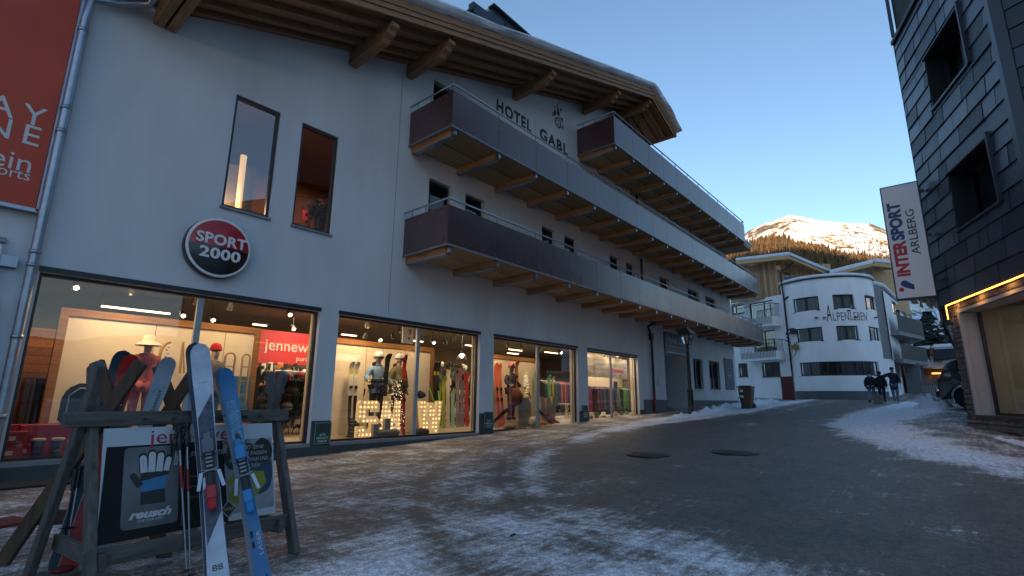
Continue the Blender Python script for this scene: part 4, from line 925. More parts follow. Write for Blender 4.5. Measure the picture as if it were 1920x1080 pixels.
# flag
p = PG(1399, 752); t = thing('banner_flag', (p.x, p.y, p.z), 'white flag hanging from a slim pole at the hotel corner', 'flag'); dd = math.hypot(p.x, p.y)
m = MB(); m.tube([p, P(1392, 640, D=dd)], .045, 8); m.build('pole', mat('pale pole', (.42, .43, .45), .5, .3), t)
m = MB(); q0, q1, q2, q3 = P(1378, 648, D=dd), P(1391, 642, D=dd), P(1393, 688, D=dd), P(1385, 692, D=dd)
m.grid(lambda u, v: (q0.lerp(q1, u).lerp(q3.lerp(q2, u), v)+Vector((.12*math.sin(u*9+v*2), 0, 0))), 14, 10); m.build('cloth', mat('flag cloth', (.5, .56, .56), .85), t)
# bollards with white bands
def bollard(px, py, h, lb):
    p = PG(px, py); t = thing('bollard', (p.x, p.y, p.z), lb, 'bollard', 'black and white bollards')
    m = MB(); m.lathe([(.065, -.1), (.065, h-.04), (.04, h), (0, h+.01)], p, 12); m.build('post', BLACK, t)
    for z in (.55, .82): m = MB(); m.lathe([(.067, z*h), (.069, z*h+.01), (.069, z*h+.11), (.067, z*h+.12)], p, 12); m.build('reflector_band', WHITEM, t)
bollard(1459, 752, .95, 'black bollard with white bands before the dark hedge'); bollard(1393, 767, .95, 'black bollard with white bands touching the brown bin')
# wheelie bin
p = PG(1402, 766); t = thing('wheelie_bin', (p.x, p.y, p.z), 'brown wheelie bin at the corner of the hotel', 'bin')
BR = mat('brown plastic', (.125, .065, .042), .55, var=.12)
m = MB(); a = [Vector((x*.24, y*.20, 0)) for x, y in ((-1, -1), (1, -1), (1, 1), (-1, 1))]; bt = [Vector((x*.32, y*.30, .95)) for x, y in ((-1, -1), (1, -1), (1, 1), (-1, 1))]
m.add([p+q for q in a]+[p+q for q in bt], [(3, 2, 1, 0), (4, 5, 6, 7)]+[(i, (i+1) % 4, 4+(i+1) % 4, 4+i) for i in range(4)]); m.build('body', BR, t, bevel=.03, seg=2)
m = MB(); m.box(p+Vector((0, 0, 1.0)), (.72, .68, .07)); m.box(p+Vector((-.1, 0, 1.05)), (.45, .5, .05)); m.bar(p+Vector((-.38, -.28, .98)), p+Vector((-.38, .28, .98)), .05, .05); m.build('lid', BR, t, bevel=.02, seg=2)
for s_ in (-.3, .3): m = MB(); m.lathe([(.0, -.03), (.12, -.03), (.12, .03), (0, .03)], p+Vector((.26, s_*.85, .12)), 14, M=Matrix.Rotation(R(90), 3, 'X')); m.build('wheel', BLACK, t)
# ================================================================== STREET LAMP
p = PG(1297, 779); t = thing('street_lamp', (p.x, p.y, p.z), 'dark green street lamp with pointed lantern before the hotel porch', 'street lamp')
LG = mat('lamp green', (.018, .028, .026), .45, .3, var=.15)
H = 3.42-p.z+.02
m = MB(); m.lathe([(.15, -.15), (.15, .12), (.12, .16), (.105, .9), (.12, .93), (.12, .99), (.075, 1.05), (.06, H-.35), (.07, H-.33), (.05, H-.3), (.045, H-.04), (.09, H)], p, 20); m.build('post', LG, t)
c = p+Vector((0, 0, H)); m = MB()
sq = lambda r, z: [c+Vector((x*r, y*r, z)) for x, y in ((-1, -1), (1, -1), (1, 1), (-1, 1))]
lo, hi = sq(.105, .0), sq(.21, .40)
for i in range(4): m.bar(lo[i], hi[i], .022, .022)
for q in (lo, hi):
    for i in range(4): m.bar(q[i], q[(i+1) % 4], .025, .025)
m.build('lantern_frame', LG, t)
m = MB(); m.add(lo+hi, [(i, (i+1) % 4, 4+(i+1) % 4, 4+i) for i in range(4)]); m.build('glass', glass('lantern glass', (.75, .8, .8), 1.5, 1.2, .12), t)
m = MB(); m.add(sq(.28, .42)+sq(.28, .45)+sq(.07, .68)+[c+Vector((0, 0, .78))], [(3, 2, 1, 0)]+[(i, (i+1) % 4, 4+(i+1) % 4, 4+i) for i in range(4)]+[(4+i, 4+(i+1) % 4, 8+(i+1) % 4, 8+i) for i in range(4)]+[(8+i, 8+(i+1) % 4, 12) for i in range(4)]); m.build('roof_cap', LG, t)
m = MB(); m.lathe([(.03, .05), (.035, .25), (.02, .33), (0, .35)], c, 10); m.build('bulb', mat('frosted bulb', (.5, .5, .5), .5), t)
# ================================================================== SLATE CLAD SHOP ON THE RIGHT
K0 = Vector((16.33, -.21, 0)); KA = R(199.77); KD = Vector((math.cos(KA), math.sin(KA), 0)); KN = Vector((KD.y, -KD.x, 0))   # KN points away from the street side
if KN.dot(Vector((0, -1, 0))) < 0: KN = -KN
def fk(s_, z, d=0): q = K0+KD*s_+KN*d; return (q.x, q.y, z)
shop = thing('slate_clad_building', (15, -1.2, .5), 'dark slate clad shop with stone base and glowing strip light', 'building')
SLT = mat('slate shingle', (.040, .050, .068), .36, 0, var=.35, vscale=1.3, detail=7, bump=.15, bscale=12, spec=.5, stretch=(1, 1, .35))
SLT2 = mat('dark slate shingle', (.026, .033, .045), .45, 0, var=.4, vscale=1.6, detail=8, bump=.25, bscale=9, stretch=(1, 1, .35)); SLT3 = mat('pale slate shingle', (.060, .072, .092), .32, 0, var=.35, vscale=1.1, detail=8, bump=.2, bscale=14, stretch=(1, 1, .35))
SLB = mat('slate backing', (.008, .009, .011), .7)
KL, KR, ZC0, ZC1 = -.62, 3.98, 3.56, 11.35
HK = [[1.1, 3.03, 5.13, 6.50], [1.0, 2.93, 8.31, 9.68]]
m = MB(); mwall(m, fk, KL, KR, ZC0, ZC1, HK, 20, dep=.42); 
A0 = Vector(fk(KL, 0)); B0 = A0+Vector((13, -.35, 0))
m.add([(A0.x, A0.y, 3.1), (B0.x, B0.y, 3.1), (B0.x, B0.y, ZC1), (A0.x, A0.y, ZC1)], [(0, 1, 2, 3)])
m.add([fk(KL, ZC0), fk(KR, ZC0), fk(KR, ZC0, 1.0), fk(KL+.5, ZC0, .9)], [(0, 1, 2, 3)])
A9 = R(245); D9 = Vector((math.cos(A9), math.sin(A9), 0)); C0 = Vector(fk(KR, 0)); C1 = C0+D9*9
def f9(u, z, d=0): q = C0+D9*u; nn = Vector((D9.y, -D9.x, 0)); nn = nn if nn.y < 0 and nn.x > 0 else -nn; q = q+nn*d; return (q.x, q.y, z)
mwall(m, f9, 0, 9, ZC0, ZC1, [], 20)
m.add([(A0.x, A0.y, ZC1), (B0.x, B0.y, ZC1), (B0.x, B0.y-12, ZC1), (C1.x, C1.y, ZC1), fk(KR, ZC1)], [(0, 1, 2, 3, 4)])
m.build('wall_backing', SLB, shop)
rn = random.Random(12)
def shingles(fn, u0, u1, z0, z1, holes, name):
    m = MB(); rows = int((z1-z0)/.415)
    for r in range(rows+1):
        zb = z0+r*.415; zt = min(z1, zb+.415); u = u0-rn.random()*.5
        while u < u1:
            w_ = .35+.95*rn.random(); a, b_ = max(u, u0), min(u+w_-.012, u1); u += w_
            if b_-a < .05: continue
            parts = [(a, b_)]
            for h in holes:
                if zt > h[2]-.02 and zb < h[3]+.02:
                    nw = []
                    for p_, q_ in parts:
                        if q_ <= h[0] or p_ >= h[1]: nw.append((p_, q_))
                        else:
                            if p_ < h[0]-.02: nw.append((p_, h[0]))
                            if q_ > h[1]+.02: nw.append((h[1], q_))
                    # keep slices above / below the opening
                    if zb < h[2]-.02: m.add([fn(a, zb+.01, -.03), fn(b_, zb+.01, -.03), fn(b_, h[2], -.015), fn(a, h[2], -.015)], [(0, 1, 2, 3)])
                    if zt > h[3]+.02: m.add([fn(a, h[3], -.03), fn(b_, h[3], -.03), fn(b_, zt, -.012), fn(a, zt, -.012)], [(0, 1, 2, 3)])
                    parts = nw
            for p_, q_ in parts:
                j = .008*rn.random(); tl = .010*rn.random()
                m.add([fn(p_, zb+.008, -.034-j), fn(q_, zb+.008, -.034-j-tl), fn(q_, zt-.004, -.012-tl), fn(p_, zt-.004, -.012), fn(p_, zb+.008, -.001), fn(q_, zb+.008, -.001), fn(q_, zt, -.001), fn(p_, zt, -.001)], [(0, 1, 2, 3), (0, 4, 5, 1), (0, 3, 7, 4), (1, 5, 6, 2)], rn.choice((0, 0, 1, 2)))
    return m.build(name, [SLT, SLT2, SLT3], shop)
shingles(fk, KL+.02, KR-.16, ZC0+.02, ZC1-.1, HK, 'slate_cladding')
shingles(f9, .16, 9, ZC0+.02, ZC1-.1, [], 'slate_cladding')
m = MB(); q = Vector(fk(KR, 0, -.02)); m.prism([fk(KR-.15, ZC0, -.05), fk(KR+.01, ZC0, -.06), f9(.15, ZC0, -.05), f9(.15, ZC0, .0), fk(KR-.15, ZC0, .0)], (0, 0, ZC1-ZC0)); m.build('corner_trim', SLT, shop)
m = MB(); m.bar(fk(KL-.01, ZC1, -.03), fk(KR+.02, ZC1, -.03), .1, .12); m.bar(fk(KL-.012, 3.2, -.0), fk(KL-.012, ZC1, 0), .05, .05); m.bar(fk(KL, ZC0-.02, -.02), fk(KR, ZC0-.02, -.02), .06, .05)
m.build('edge_trim', DKMET, shop)
for k, h in enumerate(HK):
    w_ = thing('window'); w_.parent = shop; w_.location = Vector(fk((h[0]+h[1])/2, h[2]))-wloc(shop)
    m = MB(); a, b_, c, d = h; D2_ = .40
    for u0, u1, z0, z1 in ((a, a+.09, c, d), (b_-.09, b_, c, d), (a+.09, b_-.09, d-.08, d), (a+.09, b_-.09, c, c+.08)): m.prism([fk(u0, z0, D2_), fk(u1, z0, D2_), fk(u1, z1, D2_), fk(u0, z1, D2_)], KN*-.06)
    if k: m.prism([fk((a+b_)/2-.05, c, D2_), fk((a+b_)/2+.05, c, D2_), fk((a+b_)/2+.05, d, D2_), fk((a+b_)/2-.05, d, D2_)], KN*-.07)
    m.build('frame', FRAME, w_)
    m = MB()
    for A_, B_ in (((a-.05, c-.05), (b_+.05, c)), ((a-.06, d), (b_+.02, d+.03))): m.prism([fk(A_[0], A_[1], -.07), fk(B_[0], A_[1], -.07), fk(B_[0], B_[1], -.07), fk(A_[0], B_[1], -.07)], KN*.07)
    m.prism([fk(b_, c-.05, -.09), fk(b_+.05, c-.05, -.09), fk(b_+.05, d+.1, -.09), fk(b_, d+.1, -.09)], KN*.09)
    m.build('reveal_trim', SLT, w_)
    if k: m = MB(); m.add([fk(a, c, .39), fk(b_, c, .39), fk(b_, d, .39), fk(a, d, .39)], [(0, 1, 2, 3)]); m.build('pane', WG, w_)
    m = MB()
    if k == 0:
        for i in range(26): z = c+.06+i*(d-c-.1)/26; m.prism([fk(a+.5, z, .30), fk(b_-.08, z, .30), fk(b_-.08, z+.03, .34), fk(a+.5, z+.03, .34)], (0, 0, .012))
        m.build('louvre', mat('louvre metal', (.05, .05, .055), .6, .2), w_)
    else:
        m.grid(lambda u, v: fk(lerp(a, b_, u), lerp(c, d, v), .6+.04*math.sin(u*60)), 50, 1); m.build('curtain', mat('loft curtain', (.22, .25, .20), .9), w_)
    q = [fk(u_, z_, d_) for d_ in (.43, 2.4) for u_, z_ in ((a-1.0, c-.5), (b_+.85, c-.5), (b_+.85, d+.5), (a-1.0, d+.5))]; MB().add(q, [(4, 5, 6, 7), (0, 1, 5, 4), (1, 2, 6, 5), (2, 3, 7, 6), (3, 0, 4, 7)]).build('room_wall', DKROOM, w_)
# recessed top storey
m = MB(); mwall(m, fk, KL+.05, KR-.4, ZC1+.06, 15, [], 20); 
def ft(u, z, d=0): return fk(u, z, d+.0)
m = MB(); m.prism([fk(KL-.05, ZC1+.06, .12), fk(KR+2, ZC1+.06, .12), fk(KR+2, ZC1+.06, 4), fk(KL+.3, ZC1+.06, 4)], (0, 0, 4)); m.build('top_storey', mat('dark brown cladding', (.022, .020, .019), .7, var=.2), shop)
m = MB(); m.bar(fk(KL-.12, ZC1+.3, .05), fk(KL-.12, 15.3, .05), .09, .09); m.build('corner_post', mat('blue grey trim', (.03, .045, .09), .5), shop)
# stone base with the shop window
STO = mat('rubble stone', (.05, .045, .043), .8, col2=(.20, .165, .14), vscale=2.3, detail=4, bump=.9, bscale=9, bdist=.03); MOR = mat('lime mortar', (.24, .21, .19), .9, var=.3, vscale=8)
HS = [[.44, 6.5, .94, 3.27]]
ZB = .1
m = MB(); mwall(m, fk, -.05, 7, ZB, ZC0, HS, 20, dep=.01); K1 = Vector(fk(-.05, 0)); m.add([(K1.x, K1.y, ZB), (K1.x+12, K1.y-.3, ZB), (K1.x+12, K1.y-.3, ZC0), (K1.x, K1.y, ZC0)], [(0, 1, 2, 3)]); m.build('mortar_wall', MOR, shop)
rn = random.Random(4); m = MB()
def stones(fn, u0, u1, z0, z1, holes):
    z = z0
    while z < z1-.02:
        rh = rn.choice((.12, .16, .2, .24, .28)); rh = min(rh, z1-z); u = u0-rn.random()*.2
        while u < u1:
            w_ = rn.uniform(.16, .55); a, b_ = max(u, u0), min(u+w_, u1); u += w_
            if b_-a < .06: continue
            if any(b_ > h[0]+.01 and a < h[1] and z+rh > h[2]+.01 and z < h[3]-.01 for h in holes):
                ok = False
                for h in holes:
                    if a < h[0]-.06: b_ = h[0]; ok = True
                if not ok: continue
            sub = [(a, b_, z, z+rh)]
            if rh > .22 and rn.random() < .4: sub = [(a, b_, z, z+rh*.5), (a, b_, z+rh*.5, z+rh)]
            for p_, q_, c, d in sub:
                g = .014; o = .018+.035*rn.random(); J = lambda: rn.uniform(-.012, .012)
                lo = [fn(p_+g+J(), c+g+J(), 0), fn(q_-g+J(), c+g+J(), 0), fn(q_-g+J(), d-g+J(), 0), fn(p_+g+J(), d-g+J(), 0)]
                k = .022; hi = [fn(p_+g+k+J(), c+g+k, -o+J()*.5), fn(q_-g-k, c+g+k+J(), -o+J()*.5), fn(q_-g-k+J(), d-g-k, -o), fn(p_+g+k, d-g-k+J(), -o)]
                m.add(lo+hi, [(4, 5, 6, 7)]+[(i, (i+1) % 4, 4+(i+1) % 4, 4+i) for i in range(4)])
        z += rh
stones(fk, -.05, .41, ZB, ZC0-.06, [])
stones(fk, .41, 7, 3.36, ZC0-.04, [])
stones(fk, .41, 7, ZB, .86, [])
stones(lambda u, z, d=0: (K1.x+u, K1.y-.023*u-d, z), 0, 10, ZB, ZC0-.4, [])
m.build('rubble_stones', STO, shop)
# bulging foot of the wall
def fb(u, z, d=0): s_ = u; k = .55*math.exp(-((s_-.1)/.9)**2)*smooth((.9-z)/.5)*.35; return fk(u, z, d-k-.02)
m = MB(); mwall(m, fb, -.1, 7, 0, .82, [], .25); m.build('mortar_foot', MOR, shop)
m = MB(); stones(fb, -.1, 7, .05, .80, []); m.build('foot_stones', STO, shop)
w_ = thing('shop_window'); w_.parent = shop; w_.location = Vector(fk(2.5, .94))-wloc(shop)
JW = mat('pale jamb render', (.42, .40, .40), .8, var=.06)
m = MB(); m.prism([fk(.41, .88, -.05), fk(7, .88, -.05), fk(7, .88, .5), fk(.41, .88, .5)], (0, 0, .055)); m.build('sill', mat('dark sill', (.05, .05, .055), .5), w_)
m = MB(); a, b_, c, d = HS[0]; m.prism([fk(a-.0, c, -.04), fk(a+.012, c, -.04), fk(a+.012, c, .45), fk(a, c, .45)], (0, 0, d-c)); m.prism([fk(a-.03, c, -.055), fk(a+.05, c, -.055), fk(a+.05, c, .02), fk(a-.03, c, .02)], (0, 0, d-c+.02)); m.prism([fk(a-.03, d+.01, -.055), fk(7, d+.01, -.055), fk(7, d+.01, .45), fk(a-.03, d+.01, .45)], (0, 0, .07)); m.build('jamb', JW, w_)
m = MB(); m.prism([fk(a+.012, c, .30), fk(a+.07, c, .30), fk(a+.07, c, .36), fk(a+.012, c, .36)], (0, 0, d-c)); m.prism([fk(a, c+.0, .3), fk(7, c, .3), fk(7, c, .36), fk(a, c, .36)], (0, 0, .05)); m.build('frame', FRAME, w_)
m = MB(); m.add([fk(a, c, .33), fk(7, c, .33), fk(7, d, .33), fk(a, d, .33)], [(0, 1, 2, 3)]); m.build('pane', SG, w_)
# interior of that shop
m = MB()
m.add([fk(a, c-.1, .4), fk(7, c-.1, .4), fk(7, c-.1, 4), fk(a, c-.1, 4)], [(0, 1, 2, 3)]); m.add([fk(a, 3.4, .4), fk(7, 3.4, .4), fk(7, 3.4, 4), fk(a, 3.4, 4)], [(0, 1, 2, 3)])
m.add([fk(a, c-.1, 4), fk(7, c-.1, 4), fk(7, 3.4, 4), fk(a, 3.4, 4)], [(0, 1, 2, 3)]); m.add([fk(7, c-.1, .4), fk(7, c-.1, 4), fk(7, 3.4, 4), fk(7, 3.4, .4)], [(0, 1, 2, 3)])
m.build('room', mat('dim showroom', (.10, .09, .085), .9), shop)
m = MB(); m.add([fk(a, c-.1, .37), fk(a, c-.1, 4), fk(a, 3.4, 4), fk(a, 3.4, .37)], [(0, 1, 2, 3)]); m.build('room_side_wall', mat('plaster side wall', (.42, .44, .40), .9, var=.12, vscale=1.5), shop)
def kbox(nm, u0, u1, d0, d1, z0, z1, ma, lb, cat, grp=None):
    m = MB(); m.prism([fk(u0, z0, d0), fk(u1, z0, d0), fk(u1, z0, d1), fk(u0, z0, d1)], (0, 0, z1-z0)); o = m.build(nm, ma, bevel=.02); return tag(o, lb, cat, grp)
t = thing('display_counter', fk(2.2, .84, 1.4), 'low teal and white counter inside the slate clad shop', 'counter')
m = MB(); m.prism([fk(1.2, .85, 1.1), fk(5.5, .85, 1.1), fk(5.5, .85, 1.6), fk(1.2, .85, 1.6)], (0, 0, .5)); m.build('cabinet', mat('teal front', (.03, .07, .075), .5), t)
m = MB(); m.prism([fk(1.15, 1.352, 1.05), fk(5.6, 1.352, 1.05), fk(5.6, 1.352, 1.65), fk(1.15, 1.352, 1.65)], (0, 0, .28)); m.build('counter_top', mat('frosted ledge', (.20, .28, .32), .4), t)
kbox('display_crate', 2.1, 3.0, 2.0, 2.6, .84, 2.25, mat('crate brown', (.16, .06, .025), .6), 'brown display block behind the counter of the slate clad shop', 'display')
kbox('display_screen', 2.0, 3.3, 1.9, 1.95, 2.2, 2.5, emis('orange screen', (.9, .32, .05), .25), 'glowing orange display panel inside the slate clad shop', 'screen')
m = MB(); r2 = random.Random(2)
for i in range(90): 
    u = 1.0+r2.random()*2.0; m.ball(fk(u, 3.0-.5*r2.random()-.12*(u-1), 1.0+.8*r2.random()), .012+.012*r2.random(), 5, 4)
tag(m.build('string_lights', emis('tiny warm bulbs', (1, .62, .25), 1)), 'string of tiny warm lights hanging inside the slate clad shop', 'string lights')
t = thing('counter_lamp', fk(1.15, 1.6, .9), 'slim black lamp stand inside the slate clad shop window', 'lamp'); m = MB(); m.tube([fk(1.15, .85, .9), fk(1.12, 2.3, .9)], .02, 6); m.build('stem', BLACK, t); m = MB(); m.ball(fk(1.12, 2.36, .9), .06, 8, 6); m.build('globe', emis('small globe', (1, .85, .6), .5), t)
lamp('AREA', fk(2.6, 3.2, 2.0), 7.0, (1, .84, .62), 1.2, None, fk(2.6, .8, 1.5))
# LED strip under the cladding
LED = emis('amber strip', (1, .36, .05), 3.0)
t = thing('light_strip', fk(0, 3.52, -.03), 'amber strip light running under the slate cladding', 'strip light')
m = MB(); m.bar(fk(-.10, 3.545, -.06), fk(7, 3.545, -.06), .022, .022); m.bar(fk(-.10, 3.545, -.06), fk(-.17, 3.22, -.03), .022, .022, (0, 1, 0)); m.build('tube', LED, t)
for s_ in (.4, 1.6, 2.8, 4.0): lamp('AREA', fk(s_, 3.50, -.14), .9, (1, .45, .12), .25, None, fk(s_, 3.0, .1))
m = MB(); m.prism([fk(KL, 3.12, .02), fk(-.16, 3.12, .02), fk(-.16, 3.12, .8), fk(KL+.3, 3.12, .8)], (0, 0, .43)); m.build('cladding_return', SLT, shop)
# projecting shop sign
s = thing('projecting_sign', (16.4, .4, 5.3), 'tall white projecting sign with red, blue and grey vertical lettering on the slate wall', 'sign')
x = 16.4; y0, y1, z0, z1 = .0, .83, 3.80, 6.92
m = MB(); m.bb(x, x+.2, y0, y1, z0, z1); m.build('casing', mat('navy casing', (.012, .016, .04), .4), s, bevel=.008)
m = MB(); m.bb(x-.006, x-.001, y0+.03, y1-.03, z0+.035, z1-.035); m.build('face', mat('white sign face', (.66, .71, .74), .45, var=.04, vscale=.8), s)
SB, SR_, SGY = mat('sign blue', (.010, .030, .16), .5), mat('sign vermilion', (.42, .010, .022), .5), mat('sign grey', (.035, .045, .06), .5)
m = MB(); letters(m, 'INTER', (x-.009, .47, 4.40), (0, 0, 1), (0, 1, 0), .36, bold=.018, align='LEFT', width=.96, depth=.004); m.build('red_lettering', SR_, s)
m = MB(); letters(m, 'SPORT', (x-.009, .47, 5.385), (0, 0, 1), (0, 1, 0), .36, bold=.018, align='LEFT', width=1.05, depth=.004)
q = [(.42, 4.26), (.70, 4.17), (.72, 4.05), (.60, 4.02), (.52, 4.12), (.42, 4.14)]
m.build('blue_lettering', SB, s); m = MB(); m.add([(x-.009, yy, zz) for yy, zz in ((.66, 4.28), (.70, 4.20), (.63, 4.12), (.52, 4.07), (.43, 4.03), (.42, 4.16), (.50, 4.22), (.58, 4.30))], [list(range(8))])
m.build('logo_mark', SB, s)
m = MB(); vs = [(x-.0092, .69+.055*math.cos(i*math.pi/10), 4.08+.055*math.sin(i*math.pi/10)-.02) for i in range(20)]; m.add(vs, [list(range(20))]); m.build('red_dot', SR_, s)
m = MB(); letters(m, 'ARLBERG', (x-.009, .19, 4.95), (0, 0, 1), (0, 1, 0), .25, bold=.003, align='LEFT', width=1.22, depth=.004); m.build('grey_lettering', SGY, s)
m = MB(); 
for z in (4.2, 5.4, 6.6): m.bb(x+.05, x+.12, -.1, .01, z, z+.07)
m.build('bracket', DKMET, s)
# ================================================================== SUV
car = thing('parked_suv', (22.6, -1.6, 1.0), 'black SUV parked behind the corner of the slate clad shop', 'car')
CP = mat('black car paint', (.010, .012, .018), .22, .3, var=.1, spec=.7); CP.node_tree.nodes['Principled BSDF'].inputs['Coat Weight'].default_value = .8
CX, CYR, CZ, CLn, CW = 22.35, .42, 1.03, 4.55, 1.86          # near side plane, rear end, ground, length, width
def cpt(l, z, w_=0): return (CX+w_, CYR-l, CZ+z)
prof = [(0.05, .30), (.0, .55), (.02, .78), (.10, .95), (.16, 1.12), (.30, 1.42), (.52, 1.56), (.95, 1.66), (1.7, 1.68), (2.4, 1.60), (2.9, 1.36), (3.25, 1.14), (3.9, 1.05), (4.4, .90), (4.55, .62), (4.5, .30)]
def inset(l, z):       # tumblehome
    return .0 if z < .55 else (.03 if z < 1.0 else .03+(z-1.0)*.33)
m = MB(); n_ = len(prof)
whl = (.74, 3.50); WR = .40
low = []
for c_ in (whl[1], whl[0]):
    low += [(c_+.42*math.cos(a), .36+.42*math.sin(a)) for a in [R(-8+196*i/10) for i in range(11)]]
outl = [(0.05, .26)] + [(q[0], q[1]) for q in low[11:][::-1]] + [(q[0], q[1]) for q in low[:11][::-1]] + [(4.5, .26)]
top_ = prof[::-1]
body = outl + top_[:]
k_ = len(body)
side = [cpt(l, z, inset(l, z)) for l, z in body]; side2 = [cpt(l, z, CW-inset(l, z)) for l, z in body]
m.add(side+side2, [list(range(k_)), list(range(k_, 2*k_))[::-1]]+[(i, k_+i, k_+(i+1) % k_, (i+1) % k_) for i in range(k_)])
m.build('body', CP, car, bevel=.03, seg=2)
m = MB()
for c_ in whl: m.tube([cpt(c_+.44*math.cos(a), .36+.44*math.sin(a), -.006) for a in [R(-10+200*i/14) for i in range(15)]], .035, 6)
m.bar(cpt(1.3, .30, -.01), cpt(3.2, .30, -.01), .05, .14); m.build('wheel_arch_trim', BLACK, car)
for c_ in whl:
    for w_, sg in ((.10, 1), (CW-.10, -1)):
        wh = thing('wheel'); wh.parent = car; wh.location = Vector(cpt(c_, .36, w_))-wloc(car); cc = Vector(cpt(c_, .36, w_)); MY = Matrix.Rotation(R(90), 3, 'Y')
        m = MB(); m.lathe([(.25, -.11), (.34, -.11), (.365, -.08), (.365, .08), (.34, .11), (.25, .11)], cc, 32, M=MY); m.build('tyre', mat('tyre rubber', (.012, .012, .013), .85), wh)
        m = MB(); m.lathe([(.255, -.08), (.24, -.02), (.24, .06)], cc, 32, M=MY)
        for i in range(5):
            a = 2*math.pi*i/5+.3; 
            for da in (-.12, .12): m.bar(cc+Vector((-.085*sg, 0, 0))+Vector((0, math.cos(a)*.05, math.sin(a)*.05)), cc+Vector((-.09*sg, 0, 0))+Vector((0, math.cos(a+da)*.25, math.sin(a+da)*.25)), .02, .03, (1, 0, 0))
        m.lathe([(.06, -.1), (.06, .1)], cc, 12, M=MY); m.build('rim', mat('dark rim', (.05, .055, .06), .35, .8), wh)
GW = mat('tinted car glass', (.010, .012, .015), .05, spec=.8, var=.02)
for sg, off in ((1, 0), (-1, CW)):
    m = MB(); ins = lambda l, z: off+sg*(inset(l, z)-.006)
    pts = [(.62, 1.14), (.82, 1.44), (1.5, 1.55), (2.35, 1.48), (3.0, 1.16), (2.95, 1.10), (1.6, 1.08)]
    m.add([cpt(l, z, ins(l, z)) for l, z in pts], [list(range(7))]); m.build('side_window', GW, car)
    m = MB(); m.tube([cpt(l, z, ins(l, z)-sg*.008) for l, z in ((.60, 1.12), (.82, 1.46), (1.5, 1.575), (2.35, 1.50), (3.02, 1.16))], .010, 5); m.tube([cpt(l, z, ins(l, z)-sg*.008) for l, z in ((.60, 1.11), (1.6, 1.06), (3.02, 1.1))], .008, 5); m.build('chrome_trim', mat('chrome', (.6, .62, .65), .15, 1), car)
m = MB(); m.add([cpt(.155, 1.14, .2), cpt(.155, 1.14, CW-.2), cpt(.295, 1.44, CW-.32), cpt(.295, 1.44, .32)], [(0, 1, 2, 3)]); m.build('rear_window', GW, car)
for w0, w1 in ((-.004, .42), (CW-.42, CW+.004)):
    m = MB(); m.prism([cpt(-.004, .86, w0), cpt(.10, .98, w0), cpt(.42, .98, w0), cpt(.36, .90, w0)], (w1-w0, 0, 0)); m.build('tail_light', mat('tail lens', (.16, .01, .012), .2), car)
m = MB(); m.bar(cpt(-.03, .45, .3), cpt(-.03, .45, CW-.3), .06, .2); m.build('bumper', BLACK, car)
m = MB(); m.prism([cpt(.25, 1.56, .45), cpt(.55, 1.62, .45), cpt(.9, 1.69, .45), cpt(.25, 1.60, .45)], (CW-.9, 0, 0)); m.build('roof_spoiler', CP, car)
m = MB()
for w_ in (.38, CW-.38): m.tube([cpt(.8, 1.66, w_), cpt(1.0, 1.73, w_), cpt(2.1, 1.73, w_), cpt(2.35, 1.62, w_)], .018, 6)
m.build('roof_rail', BLACK, car)
m = MB(); m.box(cpt(2.75, 1.13, -.1), (.2, .12, .14)); m.build('wing_mirror', CP, car, bevel=.02)
m = MB(); m.bar(cpt(.55, 1.12, -.005), cpt(.55, .5, .0), .006, .006); m.bar(cpt(1.75, 1.06, .0), cpt(1.75, .4, -.004), .006, .006); m.build('door_gap', BLACK, car)
# picket fence
t = thing('picket_fence', P(1745, 747, D=27)[:], 'weathered pale picket fence behind the rear of the black SUV', 'fence')
FW_ = mat('weathered picket', (.20, .20, .20), .85, col2=(.34, .33, .31), vscale=4)
a, b_ = P(1733, 749, D=27.5), P(1800, 749, D=26.2); zt = P(1740, 710, D=27.4).z; zb = zt-1.02
for i in range(17):
    p = a.lerp(b_, i/16); m = MB(); h_ = .02*((i*7) % 3); m.prism([(p.x, p.y-.026, zb), (p.x, p.y+.026, zb), (p.x+.01, p.y+.026, zt-.05+h_), (p.x+.01, p.y, zt+h_), (p.x+.01, p.y-.026, zt-.05+h_)], (.022, 0, 0)); m.build('picket', FW_, t)
for z in (zb+.3, zt-.25): m = MB(); m.bar((a.x+.05, a.y, z), (b_.x+.05, b_.y, z), .03, .07); m.build('rail', FW_, t)
# parking deck and terrace behind
DK = thing('parking_deck', P(1790, 690, D=62)[:], 'white parking deck with snowy terrace and dark garage below', 'building')
def fd(px, py, D=60): return P(px, py, D=D)
xx = 58.; yl, yr = P(1700, 675, X=xx).y, P(1900, 675, X=xx).y; z1 = P(1780, 673, X=xx).z; z0 = P(1780, 687, X=xx).z; zg = 2.2
m = MB(); m.bb(xx, xx+22, yr, yl, z0, z1); m.build('deck_slab', WALL2, DK)
m = MB(); m.bb(xx+3.0, xx+3.2, yr, yl, zg-2, z0); m.build('garage_back_wall', mat('garage wall', (.07, .045, .03), .85), DK)
m = MB(); 
for y in (yl-.8, yl-5.5): m.bb(xx+.3, xx+.8, y-.25, y+.25, zg-2, z0)
m.build('pillar', mat('concrete', (.13, .14, .15), .85), DK)
zr = P(1780, 654, X=xx).z
m = MB(); N = 90
for i in range(N): y = lerp(yr, yl, i/N); m.box((xx+.05, y, (z1+zr)/2), (.03, .03, zr-z1))
m.bar((xx+.05, yr, zr), (xx+.05, yl, zr), .05, .06); m.build('terrace_railing', DKMET, DK)
q = P(1757, 700, X=xx+2.9); m = MB(); m.box(q, (.1, 1.6, .12)); m.box(q+Vector((0, -2.6, -.1)), (.1, 1.0, .1)); m.build('garage_lamp', emis('garage lamp', (1, .45, .15), 1), DK)
